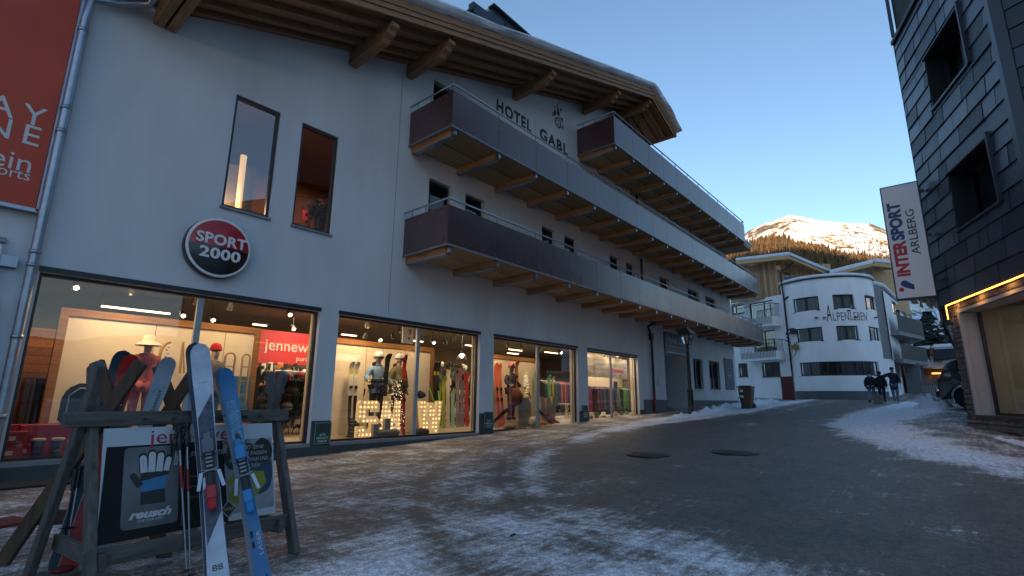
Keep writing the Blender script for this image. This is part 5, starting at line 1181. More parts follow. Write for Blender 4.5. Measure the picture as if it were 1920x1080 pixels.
lamp('AREA', q+Vector((-.6, -.5, -.1)), 5, (1, .6, .3), 1.0, None, q+Vector((-.5, -.5, -3)))
m = MB(); m.grid(lambda u, v: (xx+.6+8*v, lerp(yr, yl-1.0, u), z1+.05+(.55+.5*noise.noise(Vector((u*8, v*3, 1))))*min(1, v*6)*(1 if u < .97 else .2)), 60, 14); tag(m.build('terrace_snow', SNOW), 'deep snow lying on the parking deck terrace', 'snow', kind='stuff')
def snowbox(px, py, D, w_, h_, lb):
    p = P(px, py, D=D); t = thing('snowy_bench', (p.x, p.y, p.z), lb, 'terrace bench'); m = MB(); m.box(p, (.9, w_, h_)); m.build('seat_box', mat('dark wicker', (.03, .035, .05), .8), t, bevel=.03); m = MB(); m.box(p+Vector((0, 0, h_/2+.22)), (1.0, w_*1.05, .42)); m.build('snow_cap', SNOW, t, bevel=.14, seg=3)
snowbox(1788, 664, 57.6, 2.6, .9, 'dark terrace bench under thick snow, behind the corner of the stone wall')
snowbox(1742, 663, 58.5, 2.2, .5, 'low terrace bench buried in snow left of the yellow chairs')
for px, dx in ((1751, 0), (1757, .4)):
    p = P(px, 668, D=57.3); t = thing('deck_chair', (p.x, p.y, p.z), ('yellow folded deck chair with snow, the left one' if px == 1751 else 'yellow folded deck chair with snow, the right one'), 'chair', 'yellow deck chairs on the terrace')
    YC = mat('ochre canvas', (.30, .17, .04), .8); m = MB(); m.bar(p+Vector((.2, -.2, -.5)), p+Vector((0, -.1, .95)), .5, .04, (1, 0, 0)); m.build('canvas', YC, t); m = MB(); m.bar(p+Vector((0, .28, -.5)), p+Vector((.1, .1, .9)), .06, .06); m.bar(p+Vector((0, -.45, -.5)), p+Vector((.1, -.3, .9)), .06, .06); m.build('leg', YC, t)
m = MB(); p = P(1730, 655, D=59); q = P(1800, 652, D=59); m.bar(p, q, .12, .1); m.bar(P(1742, 652, D=59), P(1742, 672, D=59), .1, .1); m.bar(P(1778, 650, D=59), P(1778, 672, D=59), .1, .1); tag(m.build('timber_rail', PU), 'brown timber rail with posts across the snowy terrace', 'rail')
# snow roofed houses beyond
def house(px0, px1, pyr, pye, pyb, D, lb, wallm, ov=1.0):
    a, b_ = P(px0, pye, D=D), P(px1, pye, D=D); t = thing('chalet', (a.x, (a.y+b_.y)/2, 3), lb, 'house', 'snow roofed chalets beyond the terrace'); ze = a.z; zr_ = P(px0, pyr, D=D+4).z; y0, y1 = min(a.y, b_.y), max(a.y, b_.y); zb_ = P(px0, pyb, D=D).z; x = a.x
    m = MB(); m.bb(x, x+9, y0+ov, y1-ov, zb_, ze); m.build('wall', wallm, t)
    m = MB(); m.prism([(x-ov, y0, ze-.1), (x+4.5, y0, zr_), (x+9+ov, y0, ze-.1), (x+9+ov, y0, ze+.15), (x+4.5, y0, zr_+.25), (x-ov, y0, ze+.15)], (0, y1-y0, 0)); r_ = m.build('roof', PU, t)
    m = MB(); m.prism([(x-ov-.1, y0-.1, ze+.16), (x+4.5, y0-.1, zr_+.26), (x+9+ov+.1, y0-.1, ze+.16), (x+9+ov+.1, y0-.1, ze+.6), (x+4.5, y0-.1, zr_+.8), (x-ov-.1, y0-.1, ze+.6)], (0, y1-y0+.2, 0)); m.build('roof_snow', SNOW, r_, bevel=.15, seg=3)
    for k in range(2):
        y = lerp(y0+ov, y1-ov, .3+.4*k); m = MB(); m.bb(x-.05, x-.003, y-.5, y+.5, zb_+1.2, zb_+2.5); m.build('window', GW, t)
house(1716, 1752, 598, 612, 660, 92, 'pale chalet with snowy roof left of the tall spruce', mstucco('chalet render', (.45, .47, .5)))
house(1757, 1835, 588, 611, 660, 84, 'dark timbered chalet with snowy roof and broad brown eaves right of the spruce', mat('chalet timber', (.07, .045, .035), .8, var=.3))
# spruce
def spruce(px, pyt, pyb, D, R_, lb, seed=3, nb=1500):
    b_, tp = P(px, pyb, D=D), P(px, pyt, D=D); H = tp.z-b_.z; t = thing('spruce_tree', (b_.x, b_.y, b_.z), lb, 'tree'); rn = random.Random(seed)
    m = MB(); m.tube([(b_.x, b_.y, b_.z-1), (b_.x, b_.y, b_.z+H*.95)], [.28, .04], 8); m.build('trunk', mat('bark', (.05, .035, .028), .9), t)
    m = MB(); 
    for i in range(nb):
        h = rn.random()**1.15; z = b_.z+H*(.10+.9*h); L_ = R_*(1-h)**.85*(.6+.4*rn.random())+.12; a = rn.random()*6.283
        d = Vector((math.cos(a), math.sin(a), 0)); p0 = Vector((b_.x, b_.y, z)); k_ = 5
        for j in range(k_):
            s0, s1 = j/k_, (j+1)/k_; q0 = p0+d*L_*s0+Vector((0, 0, -.38*L_*s0**1.3)); q1 = p0+d*L_*s1+Vector((0, 0, -.38*L_*s1**1.3+.05*rn.random()))
            sd_ = d.cross(Vector((0, 0, 1)))*(.10+.30*(1-s0)*rn.random()+.1)
            m.add([q0-sd_, q0+sd_, q1+sd_*.8+Vector((0, 0, -.12)), q1-sd_*.8+Vector((0, 0, -.16*rn.random()))], [(0, 1, 2, 3)], 1 if (rn.random() < .10) else 0)
    m.build('crown', [mat('spruce needles', (.012, .022, .016), .8, var=.5, vscale=2), SNOW], t)
spruce(1749, 583, 652, 70, 3.4, 'tall dark spruce between the snow roofed chalets')
# leafless frosted bush
rn = random.Random(8); t = thing('bare_tree', P(1780, 655, D=72)[:], 'leafless frosted tree right of the spruce', 'tree')
m = MB()
def branch(p, d, L_, r, k):
    q = p+d*L_; m.tube([p, q], [r, r*.6], 4, caps=False)
    if k: 
        for _ in range(3 if k > 1 else 4): branch(q, (d+Vector((rn.gauss(0, .45), rn.gauss(0, .45), rn.gauss(.1, .25)))).normalized(), L_*.68, r*.55, k-1)
branch(P(1779, 658, D=72), Vector((0, 0, 1)), 2.2, .10, 4); branch(P(1787, 656, D=71), Vector((0, .1, 1)), 2.0, .10, 4); m.build('branches', mat('frosted twigs', (.16, .15, .15), .9), t)
rn = random.Random(9); t = thing('bare_tree', P(1734, 652, D=74)[:], 'leafless frosted tree left of the spruce', 'tree')
m = MB(); branch(P(1730, 655, D=74), Vector((0, .1, 1)), 1.6, .09, 4); branch(P(1737, 655, D=74), Vector((0, -.1, 1)), 1.4, .09, 4); m.build('branches', mat('frosted twigs', (.16, .15, .15), .9), t)
# ================================================================== FIGURES
SKINM = mat('skin', (.38, .22, .15), .6, var=.05)
def ring_pts(j, a, b_, k): return {}
def figure(root, H=1.75, pose=None, skin_m=None, jacket=None, trousers=None, shoes=None, coat=0.0, hair=None, hat=None, hatm=None, M=None, hood=None, bulk=1.0, face=True, gloves=None, sub=1, headm=None):
    """root: Empty at the feet; local frame x = the figure's right, y = the way it faces, z = up"""
    s_ = H/1.75; J = dict(pelvis=(0, 0, .95), waist=(0, 0, 1.08), chest=(0, 0, 1.28), collar=(0, -.01, 1.43), neck=(0, 0, 1.49), jaw=(0, .02, 1.56), crown=(0, .01, 1.655),
        shR=(.165, 0, 1.40), shL=(-.165, 0, 1.40), elR=(.215, -.03, 1.14), elL=(-.215, -.03, 1.14), wrR=(.225, .07, .90), wrL=(-.225, .07, .90), haR=(.23, .09, .84), haL=(-.23, .09, .84),
        hipR=(.09, 0, .90), hipL=(-.09, 0, .90), knR=(.10, .02, .50), knL=(-.10, .02, .50), anR=(.10, -.02, .09), anL=(-.10, -.02, .09), toR=(.115, .12, .035), toL=(-.115, .12, .035))
    if pose: J.update(pose)
    RD = dict(pelvis=(.135, .10), waist=(.12, .09), chest=(.145, .105), collar=(.10, .085), neck=.058, jaw=(.070, .082), crown=(.078, .092), shR=.058, shL=.058, elR=.042, elL=.042, wrR=.028, wrL=.028, haR=(.04, .02), haL=(.04, .02),
        hipR=.088, hipL=.088, knR=.055, knL=.055, anR=.038, anL=.038, toR=.034, toL=.034)
    B = [('pelvis', 'waist'), ('waist', 'chest'), ('chest', 'collar'), ('collar', 'neck'), ('neck', 'jaw'), ('jaw', 'crown')]
    for q in 'RL': B += [('chest', 'sh'+q), ('sh'+q, 'el'+q), ('el'+q, 'wr'+q), ('wr'+q, 'ha'+q), ('pelvis', 'hip'+q), ('hip'+q, 'kn'+q), ('kn'+q, 'an'+q), ('an'+q, 'to'+q)]
    sc = lambda k, e=0: (tuple(Vector(J[k])*s_), tuple((x+e)*s_ for x in (RD[k] if isinstance(RD[k], tuple) else (RD[k], RD[k]))))
    jj = {k: sc(k) for k in J}
    for q in 'RL':       # five fingers of unequal length
        w_, h_ = Vector(J['wr'+q]), Vector(J['ha'+q]); d = (h_-w_).normalized(); fwd = Vector((0, 1, 0)); sd_ = (fwd-d*fwd.dot(d)).normalized(); inn = d.cross(sd_)
        for i, (o, L_) in enumerate(((.030, .062), (.011, .075), (-.009, .070), (-.028, .055))):
            a = h_+sd_*o+d*.03; b2 = a+d*L_*.55+inn*.012*(1 if q == 'R' else -1); c = b2+d*L_*.4+inn*.02*(1 if q == 'R' else -1)
            for nm, p_ in ((f'f{i}a{q}', a), (f'f{i}b{q}', b2), (f'f{i}c{q}', c)): jj[nm] = (tuple(p_*s_), (.0085*s_, .0085*s_))
            B += [('ha'+q, f'f{i}a{q}'), (f'f{i}a{q}', f'f{i}b{q}'), (f'f{i}b{q}', f'f{i}c{q}')]
        a = w_.lerp(h_, .6)+sd_*.04; b2 = a+d*.04+sd_*.018
        jj[f't0{q}'] = (tuple(a*s_), (.010*s_, .010*s_)); jj[f't1{q}'] = (tuple(b2*s_), (.009*s_, .009*s_)); B += [('wr'+q, f't0{q}'), (f't0{q}', f't1{q}')]
    body = skin(jj, B, skin_m or SKINM, 'body', root, sub)
    add = lambda keys, e: {k: sc(k, e) for k in keys}
    if jacket:
        ks = ['pelvis', 'waist', 'chest', 'collar', 'shR', 'shL', 'elR', 'elL', 'wrR', 'wrL']; e = .026*bulk; jk = add(ks, e)
        BB = [('pelvis', 'waist'), ('waist', 'chest'), ('chest', 'collar'), ('chest', 'shR'), ('chest', 'shL'), ('shR', 'elR'), ('elR', 'wrR'), ('shL', 'elL'), ('elL', 'wrL')]
        p_ = Vector(J['pelvis']); jk['hem'] = (tuple((p_+Vector((0, 0, -.07-coat)))*s_), ((.15+.02*bulk)*s_, (.12+.02*bulk)*s_)); BB.append(('pelvis', 'hem'))
        jk['neckc'] = (tuple(Vector((J['neck'][0], J['neck'][1]-.01, J['neck'][2]-.02))*s_), ((.07)*s_, (.065)*s_)); BB.append(('collar', 'neckc'))
        skin(jk, BB, jacket, 'jacket', root, sub)
    if trousers:
        ks = ['pelvis', 'hipR', 'hipL', 'knR', 'knL', 'anR', 'anL']; skin(add(ks, .018), [('pelvis', 'hipR'), ('pelvis', 'hipL'), ('hipR', 'knR'), ('hipL', 'knL'), ('knR', 'anR'), ('knL', 'anL')], trousers, 'trousers', root, sub)
    if shoes:
        for q in 'RL':
            a, b2 = Vector(J['an'+q]), Vector(J['to'+q]); jk = {'a': (tuple((a+Vector((0, 0, -.01)))*s_), (.052*s_,)*2), 'h': (tuple((a+(a-b2)*.25+Vector((0, 0, -.045)))*s_), (.042*s_,)*2), 't': (tuple(b2*s_), (.045*s_, .04*s_))}
            skin(jk, [('a', 'h'), ('a', 't')], shoes, 'shoe', root, sub)
    hc = Vector(J['crown'])*s_ + Vector((0, .005, .0))*s_
    if hair or hat:
        m = MB()
        if hat is None or hair: m.ball(hc+Vector((0, -.018, .012))*s_, .092*s_, 14, 10, (.88, 1.0, 1.0)); m.build('hair', hair or BLACK, root, local=True)
    if hat == 'beanie':
        m = MB(); m.lathe([(.098, -.02), (.104, .0), (.100, .03), (.090, .075), (.06, .115), (.0, .13)], hc+Vector((0, 0, .01)), 16); m.lathe([(.100, -.03), (.110, -.02), (.110, .015), (.103, .02)], hc+Vector((0, 0, .01)), 16); m.build('beanie', hatm, root, local=True)
    if hat == 'bucket':
        m = MB(); m.lathe([(.21, -.06), (.17, -.02), (.105, .02), (.098, .10), (.08, .115), (0, .12)], hc, 20); m.lathe([(.20, -.065), (.17, -.03), (.105, .012)], hc, 20); m.build('bucket_hat', hatm, root, local=True)
    if hat == 'helmet':
        m = MB(); m.lathe([(.115, -.07), (.125, -.02), (.125, .03), (.11, .085), (.07, .125), (0, .14)], hc, 20); hl = m.build('ski_helmet', hatm, root, local=True)
        m = MB(); m.ball(hc+Vector((0, .085, -.03))*1, .085, 14, 8, (1.05, .5, .55)); m.build('goggles', mat('orange goggles', (.25, .06, .02), .12, .3), root, local=True)
        m = MB(); m.lathe([(.128, -.005), (.130, .0), (.130, .02), (.128, .025)], hc+Vector((0, -.0, -.03)), 20); m.build('goggle_strap', BLACK, root, local=True)
    if hat == 'cap':
        m = MB(); m.lathe([(.097, .0), (.100, .03), (.085, .075), (.05, .10), (0, .108)], hc, 16); m.box(hc+Vector((0, .12, .012)), (.14, .10, .012)); m.build('cap', hatm, root, local=True)
    if face:
        m = MB(); f_ = hc+Vector((0, .085, -.05)); m.ball(f_+Vector((0, .012, 0)), .016, 6, 5, (.8, 1, 1.5)); m.build('nose', skin_m or SKINM, root, local=True)
        m = MB()
        for x in (-.03, .03): m.ball(f_+Vector((x, -.004, .028)), .010, 6, 4, (1.3, .5, .8))
        m.build('eyes', BLACK, root, local=True)
    if hood is not None:
        m = MB(); m.ball(Vector(J['collar'])*s_+Vector((0, -.07, .045)), .12, 14, 8, (1.05, .55, .62)); m.build('hood', hood, root, local=True)
NAVY = mat('navy wool', (.015, .02, .045), .85, var=.2); BLK = mat('black jacket', (.016, .017, .026), .75, var=.25); GREYJ = mat('pale jeans', (.22, .26, .32), .85, var=.15); GREYT = mat('grey trousers', (.14, .16, .19), .85, var=.15)
DKT = mat('dark trousers', (.02, .02, .04), .8); WSH = mat('white trainers', (.6, .6, .62), .6); HAIR = mat('dark hair', (.015, .011, .009), .7); LGH = mat('pale hood', (.30, .36, .38), .85)
def person(px, py, D, H, az, lb): 
    p = P(px, py, D=D); t = thing('person', (p.x, p.y, gz(p.x, p.y)), lb, 'person', 'three people walking up the street', rz=R(az-90)); return t
t = person(1637, 755.5, 34.3, 1.74, 0, 'person in black jacket, pale hood and light jeans, leftmost of the walking trio')
figure(t, 1.74, dict(knR=(.10, .10, .52), anR=(.10, .05, .10), toR=(.11, .19, .04), knL=(-.10, .04, .50), anL=(-.11, -.22, .17), toL=(-.12, -.15, .05), wrR=(.235, .02, .86), haR=(.24, .03, .80), elR=(.22, -.03, 1.13), elL=(-.215, .0, 1.13), wrL=(-.22, .04, .88), haL=(-.225, .06, .82)), jacket=BLK, trousers=GREYJ, shoes=BLK, hat='cap', hatm=BLK, hood=LGH, hair=HAIR, bulk=2.0)
t2 = person(1656.5, 755.5, 34.3, 1.74, 0, 'person in black jacket with shoulder strap and dark trousers, middle of the walking trio')
figure(t2, 1.72, dict(knR=(.09, .08, .50), anR=(.08, .06, .09), toR=(.09, .19, .04), knL=(-.08, .03, .50), anL=(-.06, -.20, .15), toL=(-.07, -.12, .04), elL=(-.22, -.02, 1.14), wrL=(-.225, .03, .90), haL=(-.23, .04, .84)), jacket=BLK, trousers=DKT, shoes=WSH, hair=HAIR, bulk=2.0)
m = MB(); m.bar((.17, -.10, 1.44), (-.14, -.14, 1.12), .07, .02, (0, 1, 0)); m.build('shoulder_strap', mat('olive webbing', (.05, .045, .035), .8), t2, local=True)
m = MB(); m.box((.03, -.15, 1.03), (.30, .10, .05)); m.build('belt_bag', mat('olive webbing', (.05, .045, .035), .8), t2, local=True)
t3 = person(1681, 755.5, 33.6, 1.86, 0, 'tall person in long navy coat and grey trousers, rightmost of the walking trio')
figure(t3, 1.90, dict(shL=(-.18, 0, 1.42), elL=(-.40, -.02, 1.27), wrL=(-.62, .02, 1.33), haL=(-.68, .03, 1.34), elR=(.225, -.04, 1.15), wrR=(.235, .0, .93), haR=(.24, .02, .87), knR=(.09, .06, .51), anR=(.07, .04, .09), toR=(.08, .17, .04), knL=(-.07, .06, .50), anL=(-.05, -.10, .12), toL=(-.06, .02, .04)), jacket=NAVY, coat=.22, trousers=GREYT, shoes=WSH, hair=HAIR, bulk=1.9)
p = P(1647, 748, D=34.1); b_ = thing('shopping_bag', (p.x, p.y, gz(p.x, p.y)+.28), 'patterned shopping bag carried between the two walkers on the left', 'bag')
m = MB(); m.add([p+Vector((x*.10, y*w_, z)) for w_, z in ((.20, -.24), (.16, .22)) for x, y in ((-1, -1), (1, -1), (1, 1), (-1, 1))], [(3, 2, 1, 0), (4, 5, 6, 7)]+[(i, (i+1) % 4, 4+(i+1) % 4, 4+i) for i in range(4)])
m.build('sack', mat('patterned bag', (.03, .05, .03), .7, col2=(.45, .38, .25), vscale=9, detail=2), b_, bevel=.03, seg=2)
m = MB(); m.tube([p+Vector((0, -.12, .2)), p+Vector((0, -.08, .36)), p+Vector((0, .08, .36)), p+Vector((0, .12, .2))], .012, 6); m.build('handle', BLK, b_)
p = P(1689.5, 729, D=33.4); m = MB(); m.prism([P(1684.5, 716, D=33.3), P(1688, 718, D=33.3), P(1692, 730, D=33.3), P(1688.5, 731, D=33.3)], (.05, 0, 0)); tag(m.build('paper_sheet', WHITEM), 'white folded paper under the arm of the tall walker', 'paper')
# ================================================================== SKI SHOP INTERIOR
ZF = ZS+.02
def XP(px, Y, py=700): return P(px, py, Y=Y).x
CRM = mat('cream wall', (.62, .54, .42), .85, var=.05); CEIL = mat('grey ceiling', (.22, .20, .17), .9, var=.15, vscale=1); FLR = mat('shop floor', (.30, .24, .17), .5, var=.2)
m = MB(); m.add([(.97, 10.4, ZF-.01), (22.85, 10.4, ZF-.01), (22.85, 17, ZF-.01), (.97, 17, ZF-.01)], [(0, 1, 2, 3)]); m.build('shop_floor', FLR, hotel)
m = MB(); m.add([(.97, YW+.01, 3.32), (22.85, YW+.01, 3.32), (22.85, 17, 3.32), (.97, 17, 3.32)], [(0, 1, 2, 3)]); m.build('shop_ceiling', CEIL, hotel)
m = MB(); m.add([(.97, 17, 0), (22.85, 17, 0), (22.85, 17, 3.4), (.97, 17, 3.4)], [(0, 1, 2, 3)]); m.add([(22.85, 10.2, 0), (22.85, 17, 0), (22.85, 17, 3.4), (22.85, 10.2, 3.4)], [(0, 1, 2, 3)]); m.build('shop_back_wall', mat('dim back wall', (.17, .12, .08), .9, var=.35, vscale=1.2), hotel); m = MB(); m.bb(XP(1092, 12.3), 22.8, 12.3, 12.35, ZF, 3.3); m.build('partition_wall', CRM, hotel)
BRK = wood('orange timber wall', (.30, .12, .04), (.48, .22, .08), 'y', plank=.16, paxis='z')
m = MB(); m.add([(1.0, 10.6, 0), (1.0, 17, 0), (1.0, 17, 3.3), (1.0, 10.6, 3.3)], [(0, 1, 2, 3)]); m.add([(1.0, 13.2, 0), (2.6, 13.2, 0), (2.6, 13.2, 2.45), (1.0, 13.2, 2.45)], [(0, 1, 2, 3)]); m.build('shop_timber_wall', BRK, hotel)
m = MB()
for a, b_, dp in ((5.52, 5.60, .33), (10.46, 10.56, .30), (15.52, 15.65, .33), (20.16, 20.3, .36)): m.bb(a, b_, YW+.24, YW+dp, ZF, 3.25)
m.build('display_side_wall', CRM, hotel)
RED = mat('shop red', (.36, .012, .02), .6)
t = thing('shop_banner', (6.6, 13.8, 2.4), 'red banner wall with pale shop lettering deep inside behind the first window', 'banner')
m = MB(); m.bb(5.55, 9.0, 13.78, 13.82, 1.95, 2.95); m.build('panel', RED, t); m = MB(); letters(m, 'jennewein', (6.9, 13.77, 2.42), (1, 0, 0), (0, 0, 1), .42, depth=.004); letters(m, 'pure sports', (7.4, 13.77, 2.18), (1, 0, 0), (0, 0, 1), .2, depth=.004); m.build('lettering', mat('pale print', (.5, .45, .42), .6), t)
# backdrops in timber frames
FRW = wood('walnut frame', (.16, .065, .022), (.30, .14, .05), 'x')
for a, b_, zt, lb in ((1.66, 4.80, 2.54, 'cream backdrop in a brown timber frame behind the mannequins of the first window'), (6.36, 9.82, 2.51, 'cream backdrop in a brown timber frame behind the lit letters'), (12.1, 14.9, 2.51, 'cream backdrop in a brown timber frame behind the orange skis')):
    t = thing('display_backdrop', ((a+b_)/2, 11.5, ZF), lb, 'backdrop'); m = MB(); m.bb(a, b_, 11.5, 11.54, ZF, zt); m.build('board', CRM, t)
    m = MB(); m.bb(a-.12, b_+.12, 11.46, 11.58, zt, zt+.13); m.bb(a-.12, a, 11.46, 11.58, ZF, zt); m.bb(b_, b_+.12, 11.46, 11.58, ZF, zt); m.build('frame', FRW, t)
    m = MB(); k = a+1.3
    while k < b_-.3: m.bb(k, k+.008, 11.493, 11.4995, ZF, zt); k += 1.25
    m.build('seam', FRW, t)
# ---- lamps in the shop
BULB = emis('warm bulb', (1, .80, .50), 14); TUBE = emis('warm tube', (1, .72, .38), 2.2)
for x, e_ in ((2.4, 46), (4.3, 30), (7.2, 58), (9.2, 20), (12.2, 34), (14.2, 18), (17.4, 22), (19.4, 22)): lamp('AREA', (x, 10.62, 3.2), e_*.36, (1, .70, .38), .5, None, (x, 11.35, 1.1))
for x, y, e_ in ((3.2, 14.2, 45), (6.8, 12.6, 110), (10.2, 14, 45), (15.0, 13.4, 45), (18.3, 12.6, 60), (18.6, 11.2, 50), (20.8, 11.2, 80), (17.5, 13.4, 60), (12.2, 12.6, 50)): lamp('AREA', (x, y, 3.25), e_*.34, (1, .76, .48), 1.4, None, (x, y+.2, 0))
def spotl(px, py, Y, on, lb, kind='spot'):
    p = P(px, py, Y=Y); t = thing('ceiling_spotlight' if kind != 'dome' else 'dome_spotlight', (p.x, p.y, p.z), lb, 'spotlight', 'spotlights under the shop ceiling')
    aim = Matrix.Rotation(R(-48 if on else (-25 if int(px) % 2 else 30)), 3, 'X'); m = MB(); m.lathe([(.035, .12), (.05, .08), (.065, -.02), (.075, -.05)], p, 12, M=aim); m.build('housing', mat('satin housing', (.12, .11, .10), .35, .7), t)
    m = MB(); m.tube([p+Vector((0, .02, .10)), (p.x, p.y+.03, 3.31)], .010, 6); m.build('stem', DKMET, t)
    m = MB(); m.lathe([(0, -.035), (.062, -.042)], p, 12, M=aim); m.ball(p+aim @ Vector((0, 0, -.045)), .042 if on else .03, 8, 6); m.build('bulb', BULB if on else mat('unlit bulb', (.5, .42, .3), .3), t)
L1_ = 'behind the first shop window'; L2_ = 'behind the second shop window'; L3_ = 'behind the third shop window'; L4_ = 'behind the fourth shop window'
for a in ((143, 537, 12.2, 1, 'lit spotlight, leftmost '+L1_), (245, 548, 11.4, 0, 'glass rimmed spotlight above the white bucket hat '+L1_), (343, 590, 12.8, 1, 'brightest starry spotlight '+L1_), (399, 598, 12.8, 1, 'bright spotlight just right of the middle post '+L1_), (366, 566, 12.0, 0, 'unlit spotlight left of the middle post '+L1_), (430, 576, 11.5, 0, 'round rimmed spotlight right of the middle post '+L1_), (543, 588, 11.6, 1, 'spotlight near the right edge '+L1_), (550, 615, 13.2, 1, 'lower spotlight deep inside near the right edge '+L1_),
    (689, 612, 11.3, 0, 'round rimmed spotlight '+L2_), (712, 636, 12.4, 1, 'bright spotlight above the white helmet '+L2_), (749, 620, 11.5, 0, 'unlit spotlight left of the middle post '+L2_), (684, 631, 12.8, 0, 'small dark spotlight on the left '+L2_), (737, 632, 12.9, 0, 'small dark spotlight in the middle '+L2_), (812, 641, 12.6, 1, 'bright spotlight right of the middle post '+L2_), (835, 643, 12.2, 0, 'tilted spotlight, second right of the post '+L2_), (850, 636, 11.6, 0, 'chrome spotlight, third right of the post '+L2_),
    (953, 650, 11.4, 0, 'small chrome spotlight on the left '+L3_), (977, 651, 11.5, 0, 'small chrome spotlight, second from left '+L3_), (1051, 660, 11.6, 1, 'bright spotlight right of the post '+L3_), (1014, 656, 11.4, 0, 'chrome spotlight touching the post '+L3_),
    (1104, 667, 11.4, 1, 'lit spotlight on the left '+L4_), (1132, 667, 11.3, 0, 'dark spotlight in the middle '+L4_), (1157, 669, 11.4, 0, 'dark spotlight right of the post '+L4_)): spotl(*a)
for (x0, y0, x1, y1, Y, lb) in ((190, 574, 318, 590, 13.4, 'long yellow louvred tube light '+L1_), (474, 608, 500, 605, 14.2, 'short tube light '+L1_), (641, 627, 668, 624, 13.6, 'tube light on the left '+L2_), (768, 638, 793, 635, 14.0, 'tube light across the middle post '+L2_), (873, 647, 885, 643, 13.8, 'tube light at the right edge '+L2_), (955, 655, 978, 652, 13.5, 'upper tube light '+L3_), (952, 662, 971, 660, 14.2, 'lower tube light '+L3_), (1022, 657, 1045, 655, 13.6, 'tube light right of the post '+L3_)):
    a, b_ = P(x0, y0, Y=Y), P(x1, y1, Y=Y); b_.z = a.z = min(max(a.z, 2.6), 3.25); t = thing('tube_light', ((a.x+b_.x)/2, Y, a.z), lb, 'tube light', 'tube lights under the shop ceiling'); m = MB(); m.bar(a, b_, .07, .03); m.build('tube', TUBE, t); m = MB(); m.bar(a+Vector((-.05, 0, .035)), b_+Vector((.05, 0, .035)), .12, .03)
    for q in (a, b_): m.tube([q, (q.x, q.y, 3.31)], .008, 4)
    m.build('fixture', DKMET, t)
# pendant wire lamp
p = P(866, 668, Y=12.2); t = thing('wire_pendant_lamp', (p.x, p.y, p.z), 'glowing wire cage pendant lamp behind the second shop window', 'lamp')
m = MB()
for i in range(12): a = i*math.pi/6; m.tube([p+Vector((.15*math.cos(a), .15*math.sin(a), -.12)), p+Vector((.13*math.cos(a), .13*math.sin(a), .0)), p+Vector((.04*math.cos(a), .04*math.sin(a), .10))], .004, 4)
m.tube([p+Vector((0, 0, .1)), (p.x, p.y, 3.3)], .006, 4); m.build('cage', STEEL, t); m = MB(); m.ball(p+Vector((0, 0, .01)), .06, 10, 8); m.build('bulb', BULB, t)
# ---- skis
def ski_mb(L_, w_, tipw, a, d, n_, mi=0, th=.012, curl=.10):
    """ski from tail point a upward along d, face normal n_"""
    a, d, n_ = Vector(a), Vector(d).normalized(), Vector(n_).normalized(); s_ = d.cross(n_).normalized(); n_ = s_.cross(d).normalized(); m = MB()
    K = 34; prof = []
    for i in range(K+1):
        t = i/20*.9 if i <= 20 else .9+(i-20)/14*.1; hw = w_/2 + (tipw-w_)/2*((abs(t-.45)/.45)**2 if t < .45 else ((t-.45)/.40)**2 if t < .85 else 1)
        if t > .945: k = (t-.945)/.055; hw *= math.sqrt(max(.0, 1-k**2.6))
        if t < .03: hw *= .75+.25*(t/.03)
        z = curl*max(0, (t-.84)/.16)**1.8 + .02*max(0, (.06-t)/.06)
        prof.append((t*L_, max(hw, .004), z))
    for up_ in (1, 0):
        off = th if up_ else 0
        m.add([a+d*t+s_*(sg*hw)+n_*(z+off) for t, hw, z in prof for sg in (-1, 1)], [(2*i, 2*i+1, 2*i+3, 2*i+2) if up_ else (2*i, 2*i+2, 2*i+3, 2*i+1) for i in range(K)], mi, True)
    for sg in (-1, 1): m.add([a+d*t+s_*(sg*hw)+n_*(z+o) for t, hw, z in prof for o in (0, th)], [(2*i, 2*i+1, 2*i+3, 2*i+2) for i in range(K)], mi)
    return m, s_, n_
def deco(par, name, a, d, s_, n_, t0, t1, wh, ma, th=.0135, sk=0):
    """flat patch on the ski's top sheet between lengths t0..t1"""
    a = Vector(a); d = Vector(d).normalized(); m = MB(); m.add([a+d*t0-s_*wh+n_*th, a+d*(t0+sk)+s_*wh+n_*th, a+d*(t1+sk)+s_*wh+n_*th, a+d*t1-s_*wh+n_*th], [(0, 1, 2, 3)]); return m.build(name, ma, par)
def shop_ski(x, y, z, L_, col_, lb, tip=None, lean=.0, w_=.085, ry=0, col2=None, grp='skis shown in the shop windows', wbind=True):
    d = Vector((ry, lean, 1)).normalized(); a = Vector((x, y, z)); t = thing('ski', a[:], lb, 'ski', grp)
    mb_, s_, n_ = ski_mb(L_, w_, w_*1.3, a, d, (0, -1, 0)); mb_.build('blade', col_, t)
    if col2: deco(t, 'tail_panel', a, d, s_, n_, .05, L_*.45, w_*.46, col2)
    if tip: deco(t, 'tip_panel', a, d, s_, n_, L_*.80, L_*.93, w_*.5, tip)
    if wbind:
        m = MB(); 
        for q in (.40, .56): m.bar(a+d*L_*q+n_*.03, a+d*L_*(q+.05)+n_*.03, .06, .045, n_)
        m.build('binding', BLACK, t)
    return t
YEL, WSK, BSK = mat('ski yellow', (.40, .33, .03), .4), mat('ski white', (.55, .53, .48), .35), mat('ski black', (.018, .016, .016), .35)
RSK, CSK, OSK, MSK, PSK, GSK, LSK = mat('ski red', (.50, .02, .015), .35), mat('ski coral', (.62, .12, .075), .4), mat('ski orange', (.62, .16, .01), .4), mat('ski mint', (.25, .48, .34), .4), mat('ski lilac', (.26, .20, .26), .4), mat('ski green', (.06, .42, .06), .4), mat('ski lime', (.30, .36, .03), .4)
